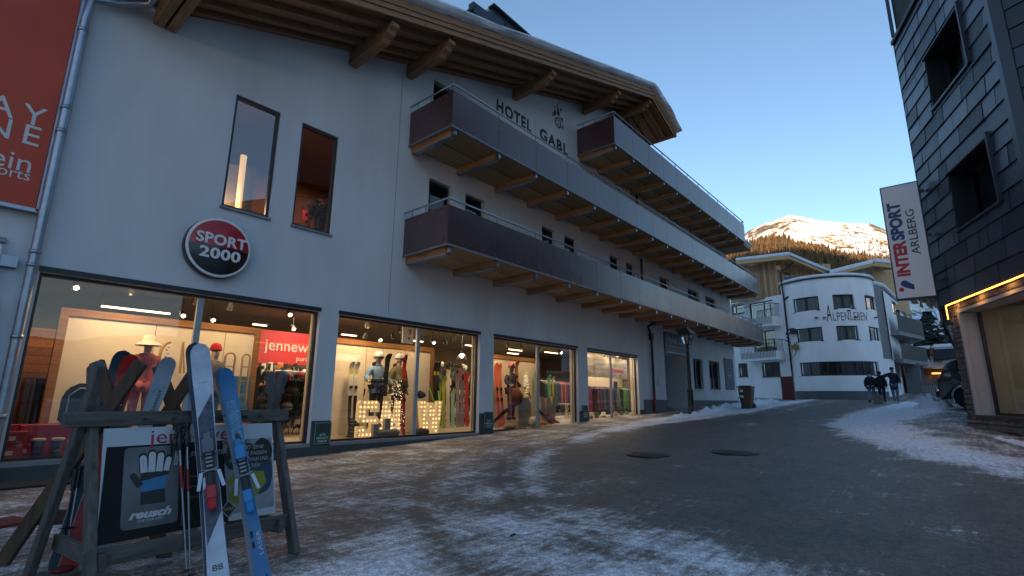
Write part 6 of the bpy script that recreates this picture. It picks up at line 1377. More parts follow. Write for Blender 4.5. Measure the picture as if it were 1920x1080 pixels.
for i, x in enumerate((XP(660.5, 11.25), XP(670, 11.25))): shop_ski(x, 11.25, ZF+.28, 1.50, WSK, f'{"left" if i == 0 else "right"} yellow tipped ski of the pair standing left of the lit letters', YEL, .05, .10, 0, BSK)
# boots under the pair
for i, x in enumerate((XP(659, 10.95, 800), XP(669, 10.95, 800))):
    t = thing('ski_boot', (x, 10.95, ZF), f'dark ski boot at the foot of the {"left" if i == 0 else "right"} yellow tipped ski', 'ski boot', 'ski boots below the yellow tipped skis'); m = MB(); m.tube([(x, 10.98, ZF+.10), (x, 10.95, ZF+.22), (x, 10.99, ZF+.42)], [.06, .07, .085], 10); m.tube([(x, 11.02, ZF+.06), (x, 10.84, ZF+.05)], [.055, .05], 8); m.build('shell', mat('boot shell', (.035, .038, .045), .35), t); m = MB(); m.bb(x-.055, x+.055, 10.78, 11.06, ZF-.0, ZF+.025); m.build('sole', BLACK, t)
    m = MB()
    for z in (.12, .20, .30, .38): m.bb(x-.07, x+.05, 10.88, 10.90, ZF+z, ZF+z+.015)
    m.build('buckle', STEEL, t)
shop_ski(XP(760, 10.75, 735), 10.75, ZF, 2.02, RSK, 'bright red ski standing right of the khaki jacket mannequin', None, .06, .085, .0)
shop_ski(XP(817.5, 11.35), 11.35, ZF+.05, 1.9, BSK, 'black ski with white lettering and yellow patch, left one right of the walnut frame', YEL, .04, .085, 0, None)
shop_ski(XP(823.5, 11.35), 11.35, ZF+.05, 1.9, BSK, 'black ski with white lettering and yellow patch, right one beside its twin', YEL, .04, .085, 0, None)
for x, c_, h, lb in ((XP(826, 12.4), LSK, 1.35, 'lime ski in the rack deep in the second window'), (XP(835, 12.4), LSK, 1.6, 'olive yellow ski next to the lime one'), (XP(843, 12.4), WSK, 1.95, 'white and red ski with black lettering in the second window rack'), (XP(852, 12.4), MSK, 1.2, 'short mint ski in the second window rack'), (XP(861, 12.4), PSK, 1.75, 'lilac ski in the second window rack'), (XP(869, 12.4), PSK, 1.5, 'pale violet ski right of the lilac one'), (XP(878, 12.4), RSK, 1.8, 'dark red ski at the right end of the second window rack')): shop_ski(x, 12.4, ZF, h, c_, lb, None, .05, .14, 0, None, wbind=False)
for x, c_, lb in ((XP(938, 11), CSK, 'coral ski, left one leaning by the third window edge'), (XP(945, 11), CSK, 'coral ski, right one leaning by the third window edge')): shop_ski(x, 11.0, ZF+.05, 2.0, c_, lb, None, .12, .13, .0)
shop_ski(XP(971, 10.85), 10.85, ZF+.9, 1.25, OSK, 'orange ski held upright beside the pink helmeted mannequin', None, .06, .13, .0); shop_ski(XP(958, 10.7), 10.7, ZF+.75, 1.25, mat('ski sand', (.36, .31, .24), .4), 'sand coloured ski held in front of the dark jacketed mannequin', None, .0, .10, 0)
shop_ski(XP(1006, 11.3), 11.3, ZF, 1.95, MSK, 'mint green ski standing left of the post in the third window', None, .04, .11, .0)
shop_ski(XP(1031, 12.0), 12.0, ZF+.55, 1.3, GSK, 'bright green ski with black marks in the third window rack', None, .05, .14, 0, None, wbind=False); shop_ski(XP(1038, 12.0), 12.0, ZF+.55, 1.25, YEL, 'yellow ski right of the green one in the third window rack', None, .05, .10, 0, None, wbind=False)
# green crossed pole and poles
def pole(a, b_, ma, lb, grip=BLACK, name='ski_pole', cat='ski pole', basket=True, r=.008):
    a, b_ = Vector(a), Vector(b_); t = thing(name, a[:], lb, cat, 'ski poles'); m = MB(); m.tube([a, b_], [r*.7, r], 6); m.build('shaft', ma, t); d = (b_-a).normalized()
    m = MB(); m.tube([b_-d*.13, b_-d*.02, b_+d*.02], [.015, .017, .022], 8); m.build('grip', grip, t)
    if basket: m = MB(); MM = d.to_track_quat('Z', 'Y').to_matrix(); m.lathe([(.006, -.0), (.040, .012), (.042, .008), (.006, .02)], a+d*.06, 10, M=MM); m.build('basket', grip, t)
    return t
NG = mat('neon green', (.10, .55, .05), .4)
pole(P(832, 805, Y=10.6), P(805, 728, Y=11.2), NG, 'neon green ski pole leaning across the right half of the second window', NG, r=.014)
pole(P(826, 800, Y=10.8), P(822, 735, Y=11.3), NG, 'upright neon green ski pole between the black skis', NG, r=.012)
pole((7.0, 10.62, ZF), (7.14, 10.68, 1.38), STEEL, 'ski pole in the right hand of the pale blue jacket mannequin'); pole((8.02, 10.55, ZF), (7.98, 10.62, 1.32), STEEL, 'ski pole in front of the lit letter S')
pole((12.45, 10.6, ZF), (12.5, 10.7, 1.5), STEEL, 'ski pole left of the pink helmeted mannequin'); pole((13.0, 10.5, ZF), (12.9, 10.7, 1.45), STEEL, 'ski pole right of the pink helmeted mannequin')
# ---- mannequins
MS = mat('mannequin skin', (.52, .36, .24), .45, var=.05)
def mann(x, y, z, H, az, lb): return thing('mannequin', (x, y, z), lb, 'mannequin', 'dressed mannequins in the shop windows', rz=R(az))
PINK = mat('coral print jacket', (.42, .05, .075), .8, col2=(.60, .20, .20), vscale=14, detail=3); DEN = mat('denim', (.04, .06, .10), .8, var=.2)
t = mann(2.72, 10.85, ZF+.18, 1.75, 180, 'mannequin with white bucket hat and coral patterned jacket in the first window'); figure(t, 1.76, None, MS, jacket=PINK, trousers=PINK, hat='bucket', hatm=mat('cream felt', (.62, .55, .44), .8), bulk=1.3)
QJ = mat('teal brown jacket', (.05, .09, .11), .8, col2=(.20, .12, .09), vscale=3, detail=1)
t = mann(3.86, 10.95, ZF+.06, 1.78, 195, 'mannequin with red beanie and teal brown jacket right of the middle post'); figure(t, 1.84, None, MS, jacket=QJ, trousers=DEN, hat='beanie', hatm=mat('red knit', (.45, .01, .012), .9), bulk=1.4)
SKYJ = mat('pale blue jacket', (.20, .34, .50), .75, var=.15); KHK = mat('khaki puffer', (.14, .12, .055), .8, var=.15, bump=.6, bscale=14, bdist=.03)
hold = dict(elR=(.27, -.02, 1.16), wrR=(.33, .18, 1.06), haR=(.34, .24, 1.05), elL=(-.26, -.02, 1.14), wrL=(-.30, .18, 1.02), haL=(-.31, .24, 1.0))
t = mann(XP(708, 10.9), 10.9, ZF+.20, 1.75, 175, 'mannequin in pale blue jacket, white helmet and orange goggles'); figure(t, 1.82, hold, MS, jacket=SKYJ, trousers=BLK, shoes=BLK, hat='helmet', hatm=WSK, hood=BLK, bulk=1.3)
m = MB(); m.lathe([(.20, -.04), (.21, 0), (.20, .04)], (0, 0, 1.12), 16); m.build('belt', BLK, t, local=True)
t = mann(XP(747, 10.95), 10.95, ZF+.20, 1.78, 185, 'mannequin in khaki puffer jacket and white striped helmet'); figure(t, 1.82, None, MS, jacket=KHK, trousers=mat('maroon trousers', (.06, .015, .02), .8), shoes=BLK, hat='helmet', hatm=WSK, hood=BLK, bulk=2.2)
m = MB()
for sg in (-1, 1): m.tube([(sg*.04, .10, 1.80), (sg*.045, -.0, 1.875), (sg*.04, -.10, 1.82)], .009, 5)
m.build('helmet_stripe', BLK, t, local=True)
shop_ski(XP(723, 10.75), 10.75, ZF+.95, 1.05, BSK, 'black ski held between the blue and the khaki mannequin', None, .0, .12, .04)
t = mann(XP(959, 10.95), 10.95, ZF+.24, 1.75, 185, 'mannequin with pink helmet and dark jacket beside the orange ski'); figure(t, 1.82, hold, MS, jacket=BLK, trousers=mat('dusty rose trousers', (.25, .04, .07), .8), shoes=BLK, hat='helmet', hatm=mat('pink helmet', (.55, .16, .18), .35), bulk=1.4)
m = MB(); m.ball((XP(968, 10.75, 735), 10.75, 1.25), .26, 12, 8, (.9, .8, 1.15)); tag(m.build('quilted_bag', mat('rust quilt', (.17, .05, .03), .8, var=.3, vscale=9, bump=.7, bscale=12, bdist=.03)), 'rust brown quilted jacket bundle under the orange ski', 'clothes')
# lit letters
LT = mat('marquee letter', (.60, .47, .28), .6, emit=(1, .62, .26), estr=.16); LTE = emis('letter bulb', (1, .66, .28), .62)
def letter(poly, x, y, s_, lb, lit, holes=()):
    t = thing('display_letter', (x, y, ZF), lb, 'letter', 'big display letters in the shop windows'); m = MB(); P2 = [(x+u*s_, y, ZF+v*s_) for u, v in poly]
    mm_ = MB(); mm_.prism(P2, (0, .10, 0)); mm_.build('body', LT if lit else mat('unlit wooden letter', (.48, .37, .25), .7), t)
    if lit:
        m = MB(); xs_ = [u for u, v in poly]; zs_ = [v for u, v in poly]; u = min(xs_)+.07
        while u < max(xs_):
            v = .07
            while v < max(zs_):
                if poly_sd(u, v, poly) > .035: m.ball((x+u*s_, y-.005, ZF+v*s_), .024, 8, 6)
                v += .125
            u += .125
        m.build('bulb', LTE, t)
def SPOLY():
    o = [(0, 0), (.62, 0), (.70, .08), (.70, .48), (.62, .57), (.26, .57), (.26, .76), (.46, .76), (.46, .68), (.70, .68), (.70, .92), (.62, 1), (.08, 1), (0, .92), (0, .48), (.08, .40), (.44, .40), (.44, .22), (.24, .22), (.24, .30), (0, .30)]
    return o
NPOLY = [(0, 0), (.24, 0), (.24, .52), (.48, 0), (.74, 0), (.74, 1), (.50, 1), (.50, .48), (.26, 1), (0, 1)]
OPOLY = [(.2, 0), (.5, 0), (.7, .2), (.7, .8), (.5, 1), (.2, 1), (0, .8), (0, .2)]
WPOLY = [(.14, 0), (.40, 0), (.475, .45), (.55, 0), (.81, 0), (.95, 1), (.72, 1), (.66, .45), (.58, .95), (.37, .95), (.29, .45), (.23, 1), (0, 1)]
letter(SPOLY(), XP(671, 10.66, 780), 10.66, .84, 'lit marquee letter S at the foot of the blue jacket mannequin', True); letter(NPOLY, XP(712, 10.85, 780), 10.85, .84, 'lit marquee letter N behind the ski pole', True); letter(WPOLY, XP(786, 10.7, 780), 10.7, .84, 'lit marquee letter W right of the middle post', True)
letter(OPOLY, XP(972, 10.62, 760), 10.62, .95, 'unlit pale wooden letter O below the quilted bundle', False); letter(WPOLY, XP(1013, 10.7, 760), 10.7, 1.0, 'unlit pale wooden letter W right of the post in the third window', False)
# glitter light curtains
for (x0, x1, zt, zb, y, lb) in ((XP(728, 10.6), XP(768, 10.6), 1.65, .42, 10.6, 'cascade of tiny lights hanging in front of the khaki jacket'), (XP(981, 10.8), XP(996, 10.8), 2.1, 1.0, 10.8, 'cascade of tiny lights left of the post in the third window')):
    m = MB(); rn = random.Random(int(x0*10))
    for i in range(150):
        v = rn.random(); u = rn.random(); m.ball((lerp((x0+x1)/2, lerp(x0, x1, u), .3+.7*v), y+.1*rn.random(), lerp(zt, zb, v)), .007+.004*rn.random(), 4, 3)
    tag(m.build('fairy_lights', emis('fairy light', (1, .80, .5), .7)), lb, 'string lights')
# wooden sledges and crooks of the first window
WD = mat('bent ash wood', (.40, .26, .13), .5, var=.2)
def hoop(px, py, pyb, Y, w_, lb, name='sledge_runner'):
    p, q = P(px, py, Y=Y), P(px, pyb, Y=Y); t = thing(name, (p.x, Y, q.z), lb, 'wooden sledge', 'wooden sledges in the first window'); m = MB(); pts = [(p.x-w_/2, Y, q.z)]+[(p.x-w_/2*math.cos(a), Y, p.z-w_/2+w_/2*math.sin(a)) for a in [math.pi*i/8 for i in range(9)]]+[(p.x+w_/2, Y, q.z)]; m.tube(pts, .022, 7); m.build('runner', WD, t)
    m = MB(); 
    for k in (.2, .5, .8): m.bar((p.x-w_/2, Y, lerp(q.z, p.z-w_/2, k)), (p.x+w_/2, Y, lerp(q.z, p.z-w_/2, k)), .02, .03)
    m.build('crossbar', WD, t)
hoop(433, 661, 758, 11.1, .19, 'bent wooden sledge standing right of the red beanie mannequin'); hoop(463, 664, 758, 11.1, .15, 'narrower bent wooden sledge at the right end of the backdrop')
p, q = P(303, 700, Y=11.2), P(318, 641, Y=11.2); m = MB(); m.tube([p, P(297, 680, Y=11.2), P(302, 655, Y=11.2), P(312, 643, Y=11.2), P(320, 641, Y=11.2)], .03, 8); tag(m.build('wooden_crook', WD), 'curved wooden crook hanging left of the middle post', 'wooden crook')
m = MB(); m.tube([P(337, 700, Y=11.2), P(341, 660, Y=11.2), P(344, 641, Y=11.2)], .022, 6); m.tube([P(345, 700, Y=11.2), P(344, 641, Y=11.2)], .015, 6); tag(m.build('old_ski_pair', WD), 'pair of slim old wooden skis left of the middle post', 'wooden skis')
m = MB(); q = P(315, 650, Y=11.0)
for i in range(14): m.ball(q+Vector((.012*(-1)**i, 0, -.06*i)), .022, 6, 4)
tag(m.build('hanging_chain', STEEL), 'silver chain hanging from the wooden crook', 'chain')
BCH = mat('blue checked board', (.03, .12, .26), .5, col2=(.08, .24, .42), vscale=12, detail=0); p = P(452, 735, Y=11.3); m = MB(); m.bb(p.x-.30, p.x+.16, 11.28, 11.32, p.z-.35, p.z+.32); tag(m.build('checked_board', BCH), 'blue checked board behind the bent sledges', 'board')
# red boxes, snow boots and toboggan at the left of window one
MAG = mat('magenta box', (.32, .010, .05), .5); RBX = mat('red shoe box', (.30, .012, .015), .5)
for (x0, x1, y0, y1, z0, z1, ma, lb) in ((1.25, 2.35, 10.75, 11.2, ZF, ZF+.46, MAG, 'wide magenta box behind the snow boots'), (1.07, 1.30, 10.5, 10.73, ZF, ZF+.20, RBX, 'small red box at the lower left corner of the first window'), (1.07, 1.32, 10.5, 10.74, ZF+.205, ZF+.38, RBX, 'small red box stacked on another at the lower left corner'), (1.07, 1.24, 10.78, 11.0, ZF, ZF+.47, MAG, 'narrow magenta box behind the small red boxes')):
    t = thing('product_box', ((x0+x1)/2, (y0+y1)/2, z0), lb, 'box'); m = MB(); m.bb(x0, x1, y0, y1, z0, z1); m.build('carton', ma, t, bevel=.006); m = MB(); m.bb(x0+.03, x0+.12, y0-.004, y0-.001, z0+.05, z0+.11)
    if x1-x0 > .5: letters(m, 'HEAD', (1.95, y0-.003, z0+.14), (1, 0, 0), (0, 0, 1), .10, depth=.003, bold=.002); m.tube([(1.85, y0-.004, z0+.24), (1.95, y0-.004, z0+.36), (2.05, y0-.004, z0+.24)], .005, 4)
    m.build('label', mat('pale print', (.5, .45, .42), .6), t)
for i, x in enumerate((1.46, 1.68)):
    t = thing('snow_boot', (x, 10.55, ZF), f'grey snow boot with pale cuff, the {"left" if i == 0 else "right"} one of the pair', 'snow boot', 'snow boots in the first window'); m = MB(); m.tube([(x, 10.58, ZF+.03), (x, 10.58, ZF+.12), (x, 10.58, ZF+.24)], [.062, .065, .075], 12); m.tube([(x, 10.60, ZF+.055), (x, 10.47, ZF+.045)], [.055, .045], 10); m.build('shaft', mat('boot felt', (.07, .075, .09), .9) if i else mat('boot violet', (.05, .02, .07), .9), t); m = MB(); m.lathe([(.07, 0), (.085, .01), (.085, .035), (.07, .045)], (x, 10.58, ZF+.225), 12); m.build('cuff', mat('fleece cuff', (.45, .40, .33), .95), t); m = MB(); m.bb(x-.06, x+.06, 10.42, 10.66, ZF, ZF+.02); m.build('sole', BLACK, t)
t = thing('rescue_sled', (1.95, 11.0, ZF+.45), 'dark rounded plastic sled standing on the magenta box', 'sled'); m = MB(); o = [(1.70, ZF+.47), (1.70, ZF+.85), (1.76, ZF+1.02), (1.90, ZF+1.10), (2.15, ZF+1.10), (2.28, ZF+1.0), (2.32, ZF+.85), (2.32, ZF+.47)]; m.prism([(x, 11.0, z) for x, z in o], (0, .10, 0)); m.build('shell', mat('navy plastic', (.02, .035, .06), .3), t, bevel=.03, seg=2)
m = MB(); m.tube([(1.78, 10.98, ZF+.55), (1.78, 10.98, ZF+.9), (1.9, 10.98, ZF+1.02), (2.12, 10.98, ZF+1.02), (2.24, 10.98, ZF+.9), (2.24, 10.98, ZF+.55)], .012, 6); m.build('rim_rib', STEEL, t)
# clothes racks and shelves deeper in the shop
rn = random.Random(21)
def rack(x0, x1, y, z, cols, h, lb, nm='clothes_rack'):
    t = thing(nm, ((x0+x1)/2, y, ZF), lb, 'clothes rack'); m = MB(); m.tube([(x0, y, z), (x1, y, z)], .014, 6); m.tube([(x0, y, ZF), (x0, y, z)], .014, 6); m.tube([(x1, y, ZF), (x1, y, z)], .014, 6); m.build('rail', STEEL, t)
    x = x0+.06
    while x < x1-.05:
        w_ = .05+.06*rn.random(); hh = h*(.75+.35*rn.random()); m = MB(); m.prism([(x, y-.2, z-.09-.03*rn.random()), (x, y-.03, z-.02), (x, y+.03, z-.02), (x, y+.2, z-.10), (x, y+.22, z-hh), (x, y-.22, z-hh)], (w_, .02*rn.random(), 0)); m.build('garment', rn.choice(cols), t, bevel=.01); x += w_+.012
CLO = [mat(f'garment {n_}', c_, .85, var=.25) for n_, c_ in (('black', (.012, .012, .014)), ('charcoal', (.03, .03, .035)), ('olive', (.07, .065, .03)), ('wine', (.16, .012, .03)), ('magenta', (.30, .02, .09)), ('grey', (.12, .12, .12)), ('lime', (.12, .28, .02)), ('petrol', (.02, .07, .09)), ('beige', (.25, .19, .12)), ('orange', (.40, .10, .02)))]
rack(XP(1100, 11.5), XP(1146, 11.5), 11.5, 1.75, [CLO[i] for i in (0, 1, 2, 3, 3, 4, 5, 8, 0)], 1.05, 'rail of dark, wine and magenta trousers left of the post in the fourth window')
rack(XP(1149, 11.4), XP(1174, 11.4), 11.4, 1.75, [CLO[i] for i in (6, 6, 0, 5, 7, 1)], 1.1, 'rail of lime and black trousers right of the post in the fourth window')
rack(XP(515, 13.0), XP(585, 13.0), 13.0, 1.85, [CLO[i] for i in (0, 0, 1, 3, 7, 0)], 1.1, 'rail of dark jackets under the red banner wall')
rack(1.3, 2.3, 12.4, 1.5, [CLO[i] for i in (0, 1, 7, 5)], .95, 'rail of dark clothes behind the sled in the first window')
rack(XP(823, 13.6), XP(895, 13.6), 13.6, 2.0, [CLO[i] for i in (0, 1, 3, 0, 2)], 1.2, 'rail of dark clothes behind the skis of the second window')
rack(XP(1012, 13.0), XP(1075, 13.0), 13.0, 1.95, [CLO[i] for i in (0, 1, 0, 7, 9, 3)], 1.1, 'rail of dark and orange clothes behind the third window')
# shelf with helmets and small goods behind the right of window one
XS = XP(488, 12.4)-4.9
t = thing('helmet_shelf', (5.3+XS, 12.6, ZF), 'tall shelf crowded with helmets and gear, right part of the first window', 'shelf'); m = MB()
for z in (.75, 1.15, 1.5): m.bb(4.9+XS, 6.6+XS, 12.4, 12.8, ZF+z-.2, ZF+z-.18)
m.bb(4.88+XS, 4.90+XS, 12.4, 12.8, ZF, ZF+1.6); m.build('shelf_board', DKMET, t)
for i, (x_, z, cn) in enumerate(((5.05, .60, 'charcoal'), (5.35, .60, 'wine'), (5.7, .6, 'grey'), (6.1, .6, 'charcoal'), (5.1, 1.0, 'petrol'), (5.45, 1.0, 'grey'), (5.8, 1.0, 'black'), (6.2, 1.0, 'lime'), (5.15, 1.36, 'grey'), (5.5, 1.36, 'charcoal'), (5.95, 1.36, 'wine'))):
    x = x_+XS; h_ = thing('display_helmet', (x, 12.55, ZF+z), 'helmet', 'helmet', 'helmets on the gear shelf'); 
    h_['label'] = f'{cn} helmet on the {"lower" if z < .9 else "middle" if z < 1.2 else "top"} board of the gear shelf' + (', left end' if x_ < 5.2 else ', right end' if (x_ > 6.05 or (z > 1.2 and x_ > 5.9)) else ', second from left' if x_ < 5.55 else ', second from right')
    m = MB(); m.lathe([(.12, -.0), (.135, .05), (.13, .11), (.09, .17), (0, .19)], (x, 12.55, ZF+z), 14); m.build('shell', MATS['garment '+cn], h_); m = MB(); m.lathe([(.137, .05), (.139, .06), (.138, .085)], (x, 12.55, ZF+z), 14); m.build('strap', BLACK, h_)
for x, c_, z, lb in ((4.62, RSK, .28, 'red helmet on the floor of the first window beside the sledges'), (5.12, MATS['ski mint'], .38, 'turquoise helmet right of the red one in the first window')):
    h_ = thing('display_helmet', (x, 11.3, ZF+z), lb, 'helmet'); m = MB(); m.lathe([(.13, -.0), (.15, .06), (.14, .12), (.10, .19), (0, .21)], (x, 11.3, ZF+z), 16); m.build('shell', c_, h_); m = MB(); m.bb(x-.14, x+.14, 11.2, 11.4, ZF, ZF+z); m.build('stand', DKMET, h_)
# hat heads in window four
for i, x in enumerate([XP(q, 10.6, 755) for q in (1107, 1118, 1131, 1154, 1164, 1174)]):
    hh = ('cream hat', 'dark cap', 'white hat', 'brown hat', 'olive hat', 'grey hat')[i]; t = thing('hat_stand', (x, 10.6, ZF), f'bust with {hh} on the floor of the fourth window', 'hat stand', 'hat busts in the fourth window'); m = MB(); m.lathe([(.10, 0), (.09, .05), (.045, .12), (.045, .18), (.075, .22), (.085, .30), (.06, .38), (0, .40)], (x, 10.6, ZF), 12); m.build('bust', mat('wooden bust', (.35, .24, .15), .6), t)
    m = MB(); m.lathe([(.16, .31), (.10, .33), (.095, .41), (.06, .44), (0, .445)], (x, 10.6, ZF+.0), 14); m.build('hat', (mat('cream felt'), BLK, WSK, MATS['garment beige'], MATS['garment olive'], MATS['garment grey'])[i], t)
t = thing('hanging_graphic', (18.6, 11.0, 2.4), 'grey hanging graphic with mountain drawing and red lettering in the fourth window', 'banner'); m = MB(); m.bb(XP(1100, 11.0), XP(1176, 11.0), 11.0, 11.03, 2.1, 2.95); m.build('panel', mat('grey mountain print', (.10, .10, .10), .8, col2=(.42, .38, .32), vscale=2.2, detail=2, stretch=(.6, 1, 3)), t); m = MB(); letters(m, 'jennewein', (XP(1155, 11), 10.99, 2.35), (1, 0, 0), (0, 0, 1), .34, depth=.004, bold=.004); m.build('lettering', RED, t)
t = thing('hanging_poster', (8.0, 11.0, 2.8), 'small white poster hanging left of the post in the second window', 'poster'); p, q = P(755, 612, Y=10.7), P(774, 645, Y=10.7); m = MB(); m.bb(p.x, q.x, 10.69, 10.71, q.z, p.z); m.build('sheet', mat('white paper', (.5, .5, .5), .7), t); m = MB(); m.bb(lerp(p.x, q.x, .6), lerp(p.x, q.x, .8), 10.684, 10.688, lerp(q.z, p.z, .55), lerp(q.z, p.z, .9)); m.bb(lerp(p.x, q.x, .5), lerp(p.x, q.x, .7), 10.684, 10.688, lerp(q.z, p.z, .25), lerp(q.z, p.z, .4)); m.build('print', RED, t)
t = thing('wreath', (11.6, 12.4, 1.75), 'evergreen ring hanging below the wire lamp in the second window', 'wreath'); m = MB(); rn = random.Random(3); c_ = P(850, 687, Y=12.0)
for i in range(260):
    a = rn.random()*6.283; r_ = .28+.05*rn.gauss(0, 1); q = c_+Vector((r_*math.cos(a), .25*math.sin(a), .05*rn.gauss(0, 1))); d = Vector([rn.gauss(0, 1) for _ in range(3)]).normalized()*.06; e_ = d.cross(Vector([rn.gauss(0, 1) for _ in range(3)])).normalized()*.012; m.add([q-d, q+e_, q+d, q-e_], [(0, 1, 2, 3)])
m.build('needles', mat('wreath green', (.03, .05, .025), .8), t); m = MB(); [m.ball(c_+Vector((.28*math.cos(k), .25*math.sin(k), -.08)), .035, 8, 6) for k in (.5, 2.0, 3.6, 5.0)]; m.build('bauble', OSK, t)
# loose goods on the window floors
rn = random.Random(33)
def blob(x, y, z, r_, sc, ma, lb, cat, nm):
    m = MB(); m.ball((x, y, z), r_, 12, 8, sc); o = m.build(nm, ma)
    for v in o.data.vertices: v.co += Vector([.25*r_*noise.noise(v.co*9+Vector((k*7, 0, 0))) for k in range(3)])
    tag(o, lb, cat)
blob(XP(716, 10.55, 790), 10.55, ZF+.08, .16, (1.2, .8, .6), mat('grey gloves', (.10, .11, .12), .8), 'grey glove bundle right of the lit letter S', 'gloves', 'glove_bundle'); blob(XP(737, 10.5, 790), 10.5, ZF+.09, .17, (1.3, .8, .55), mat('mid grey knit', (.14, .14, .15), .9), 'mid grey knitwear pile at the foot of the light cascade', 'clothes', 'knitwear')
blob(XP(790, 10.5, 790), 10.5, ZF+.07, .17, (1.4, .8, .55), BLK, 'dark shoe pile right of the middle post in the second window', 'shoes', 'shoe_pile'); blob(XP(790, 11.2, 730), 11.2, ZF+1.0, .13, (1, 1, .8), BLK, 'dark cap above the lit letter W', 'cap', 'knitted_hat'); blob(XP(791, 11.15, 745), 11.15, ZF+.72, .12, (1, 1, .8), WSK, 'white helmet behind the lit letter W', 'helmet', 'white_helmet')
for x, z, s_ in ((XP(728, 10.5, 785), .0, .30), (XP(707, 10.5, 785), .0, .18)):
    t = thing('price_card', (x, 10.5, ZF), 'upright grey box with white print at the foot of the letter N' if s_ > .2 else 'small grey card left of the grey gloves', 'box'); m = MB(); m.bb(x-.08, x+.08, 10.5, 10.6, ZF, ZF+s_+.12); m.build('carton', mat('light grey card', (.32, .33, .34), .6), t, bevel=.005); m = MB(); m.bb(x-.02, x+.05, 10.495, 10.499, ZF+.1, ZF+.13); m.build('print', BLACK, t)
blob(XP(1000, 10.55, 770), 10.55, ZF+.18, .2, (1, .8, .9), WSK, 'white furry boot pile left of the post in the third window', 'boots', 'furry_boots'); blob(XP(1018, 10.6, 780), 10.6, ZF+.10, .16, (1.1, .8, .7), OSK, 'orange gloves on the floor right of the post in the third window', 'gloves', 'orange_gloves'); blob(XP(955, 10.5, 785), 10.5, ZF+.09, .18, (1.3, .8, .6), MATS['garment beige'], 'beige bag at the feet of the pink helmeted mannequin', 'bag', 'beige_bag')
blob(XP(987, 10.95, 728), 10.95, ZF+1.0, .2, (1, .7, 1), mat('gold print', (.25, .15, .03), .6, col2=(.45, .32, .10), vscale=20), 'gold patterned cushion above the wooden letter O', 'cushion', 'gold_cushion')
shop_ski(XP(934, 10.55, 780)-.6, 10.55, ZF+.0, 1.3, BSK, 'black snowboard edge leaning low at the left corner of the third window', None, .2, .1, 1.9, wbind=False)
shop_ski(XP(1022, 10.5, 770)+.5, 10.5, ZF+.05, 1.1, BSK, 'black ski sliding down across the wooden letter W', None, .1, .09, -1.6, wbind=False)
shop_ski(XP(1052, 10.55, 780), 10.55, ZF+.02, 1.0, RSK, 'red ski lying low at the right of the third window', None, .1, .12, -2.2, wbind=False)
t = XT = XP(1062, 11.6)-16.1
t = thing('side_table', (16.1+XT, 11.6, ZF), 'slim pale side table at the right of the third window', 'table'); m = MB(); m.bb(15.75+XT, 16.45+XT, 11.4, 11.8, ZF+.72, ZF+.75); m.build('tabletop', CRM, t); m = MB(); m.bb(16.05+XT, 16.12+XT, 11.55, 11.65, ZF, ZF+.72); m.build('leg', CRM, t)
# room upstairs behind the two tall windows
UPW_ = mat('upstairs wall', (.20, .155, .10), .85, var=.08); m = MB()
m.add([(3.0, 11.6, 4.5), (4.45, 11.6, 4.5), (4.45, 11.6, 6.35), (3.0, 11.6, 6.1)], [(0, 1, 2, 3)]); m.build('upstairs_partition', UPW_, hotel)
m = MB(); m.add([(2.6, 14.5, 4.4), (8, 14.5, 4.4), (8, 14.5, 8), (2.6, 14.5, 8)], [(0, 1, 2, 3)]); m.add([(2.6, YW+.2, 4.45), (8, YW+.2, 4.45), (8, 14.5, 4.45), (2.6, 14.5, 4.45)], [(0, 1, 2, 3)]); m.add([(2.6, YW+.2, 7.6), (8, YW+.2, 7.6), (8, 14.5, 7.6), (2.6, 14.5, 7.6)], [(0, 1, 2, 3)]); m.add([(2.6, YW+.2, 4.45), (2.6, 14.5, 4.45), (2.6, 14.5, 7.6), (2.6, YW+.2, 7.6)], [(0, 1, 2, 3)]); m.add([(8, YW+.2, 4.45), (8, 14.5, 4.45), (8, 14.5, 7.6), (8, YW+.2, 7.6)], [(0, 1, 2, 3)]); m.build('upstairs_room', mat('upstairs timber', (.16, .07, .03), .85, var=.2, vscale=.8), hotel)
t = thing('tall_glow_lamp', (3.9, 11.5, 5.0), 'tall glowing tube lamp behind the left tall window', 'lamp'); m = MB(); m.tube([P(446, 396, Y=11.45), P(457, 292, Y=11.45)], .065, 12); m.build('tube', emis('soft glow', (1, .66, .32), .30), t); m = MB(); q = P(446, 396, Y=11.45); m.bb(q.x-.09, q.x+.09, 11.38, 11.52, q.z-.16, q.z-.01); m.build('base', DKMET, t)
lamp('POINT', (3.7, 11.25, 5.2), 16, (1, .66, .36), .15); lamp('AREA', (6.2, 12.6, 7.4), 30, (1, .58, .3), .8, None, (6.2, 12.9, 4.5))
t = thing('dark_houseplant', P(604, 405, Y=11.4)[:], 'dark bushy plant behind the right tall window', 'plant'); c_ = P(602, 398, Y=11.4); rn = random.Random(6); m = MB()
for i in range(260): q = c_+Vector([rn.gauss(0, .14) for _ in range(3)]); d = Vector([rn.gauss(0, 1) for _ in range(3)]).normalized()*.07; e_ = d.cross(Vector([rn.gauss(0, 1) for _ in range(3)])).normalized()*.03; m.add([q-d, q+e_, q+d, q-e_], [(0, 1, 2, 3)])
m.build('leaves', mat('plant leaves', (.02, .025, .015), .8), t); m = MB(); m.lathe([(.10, -.5), (.14, -.2), (.14, -.18)], c_, 12); m.build('pot', DKMET, t)
m = MB(); p = P(571, 404, Y=13); m.bb(p.x-.09, p.x+.09, 12.98, 13, p.z-.15, p.z+.15); tag(m.build('wall_notice', RED), 'small red and white notice behind the right tall window', 'notice')
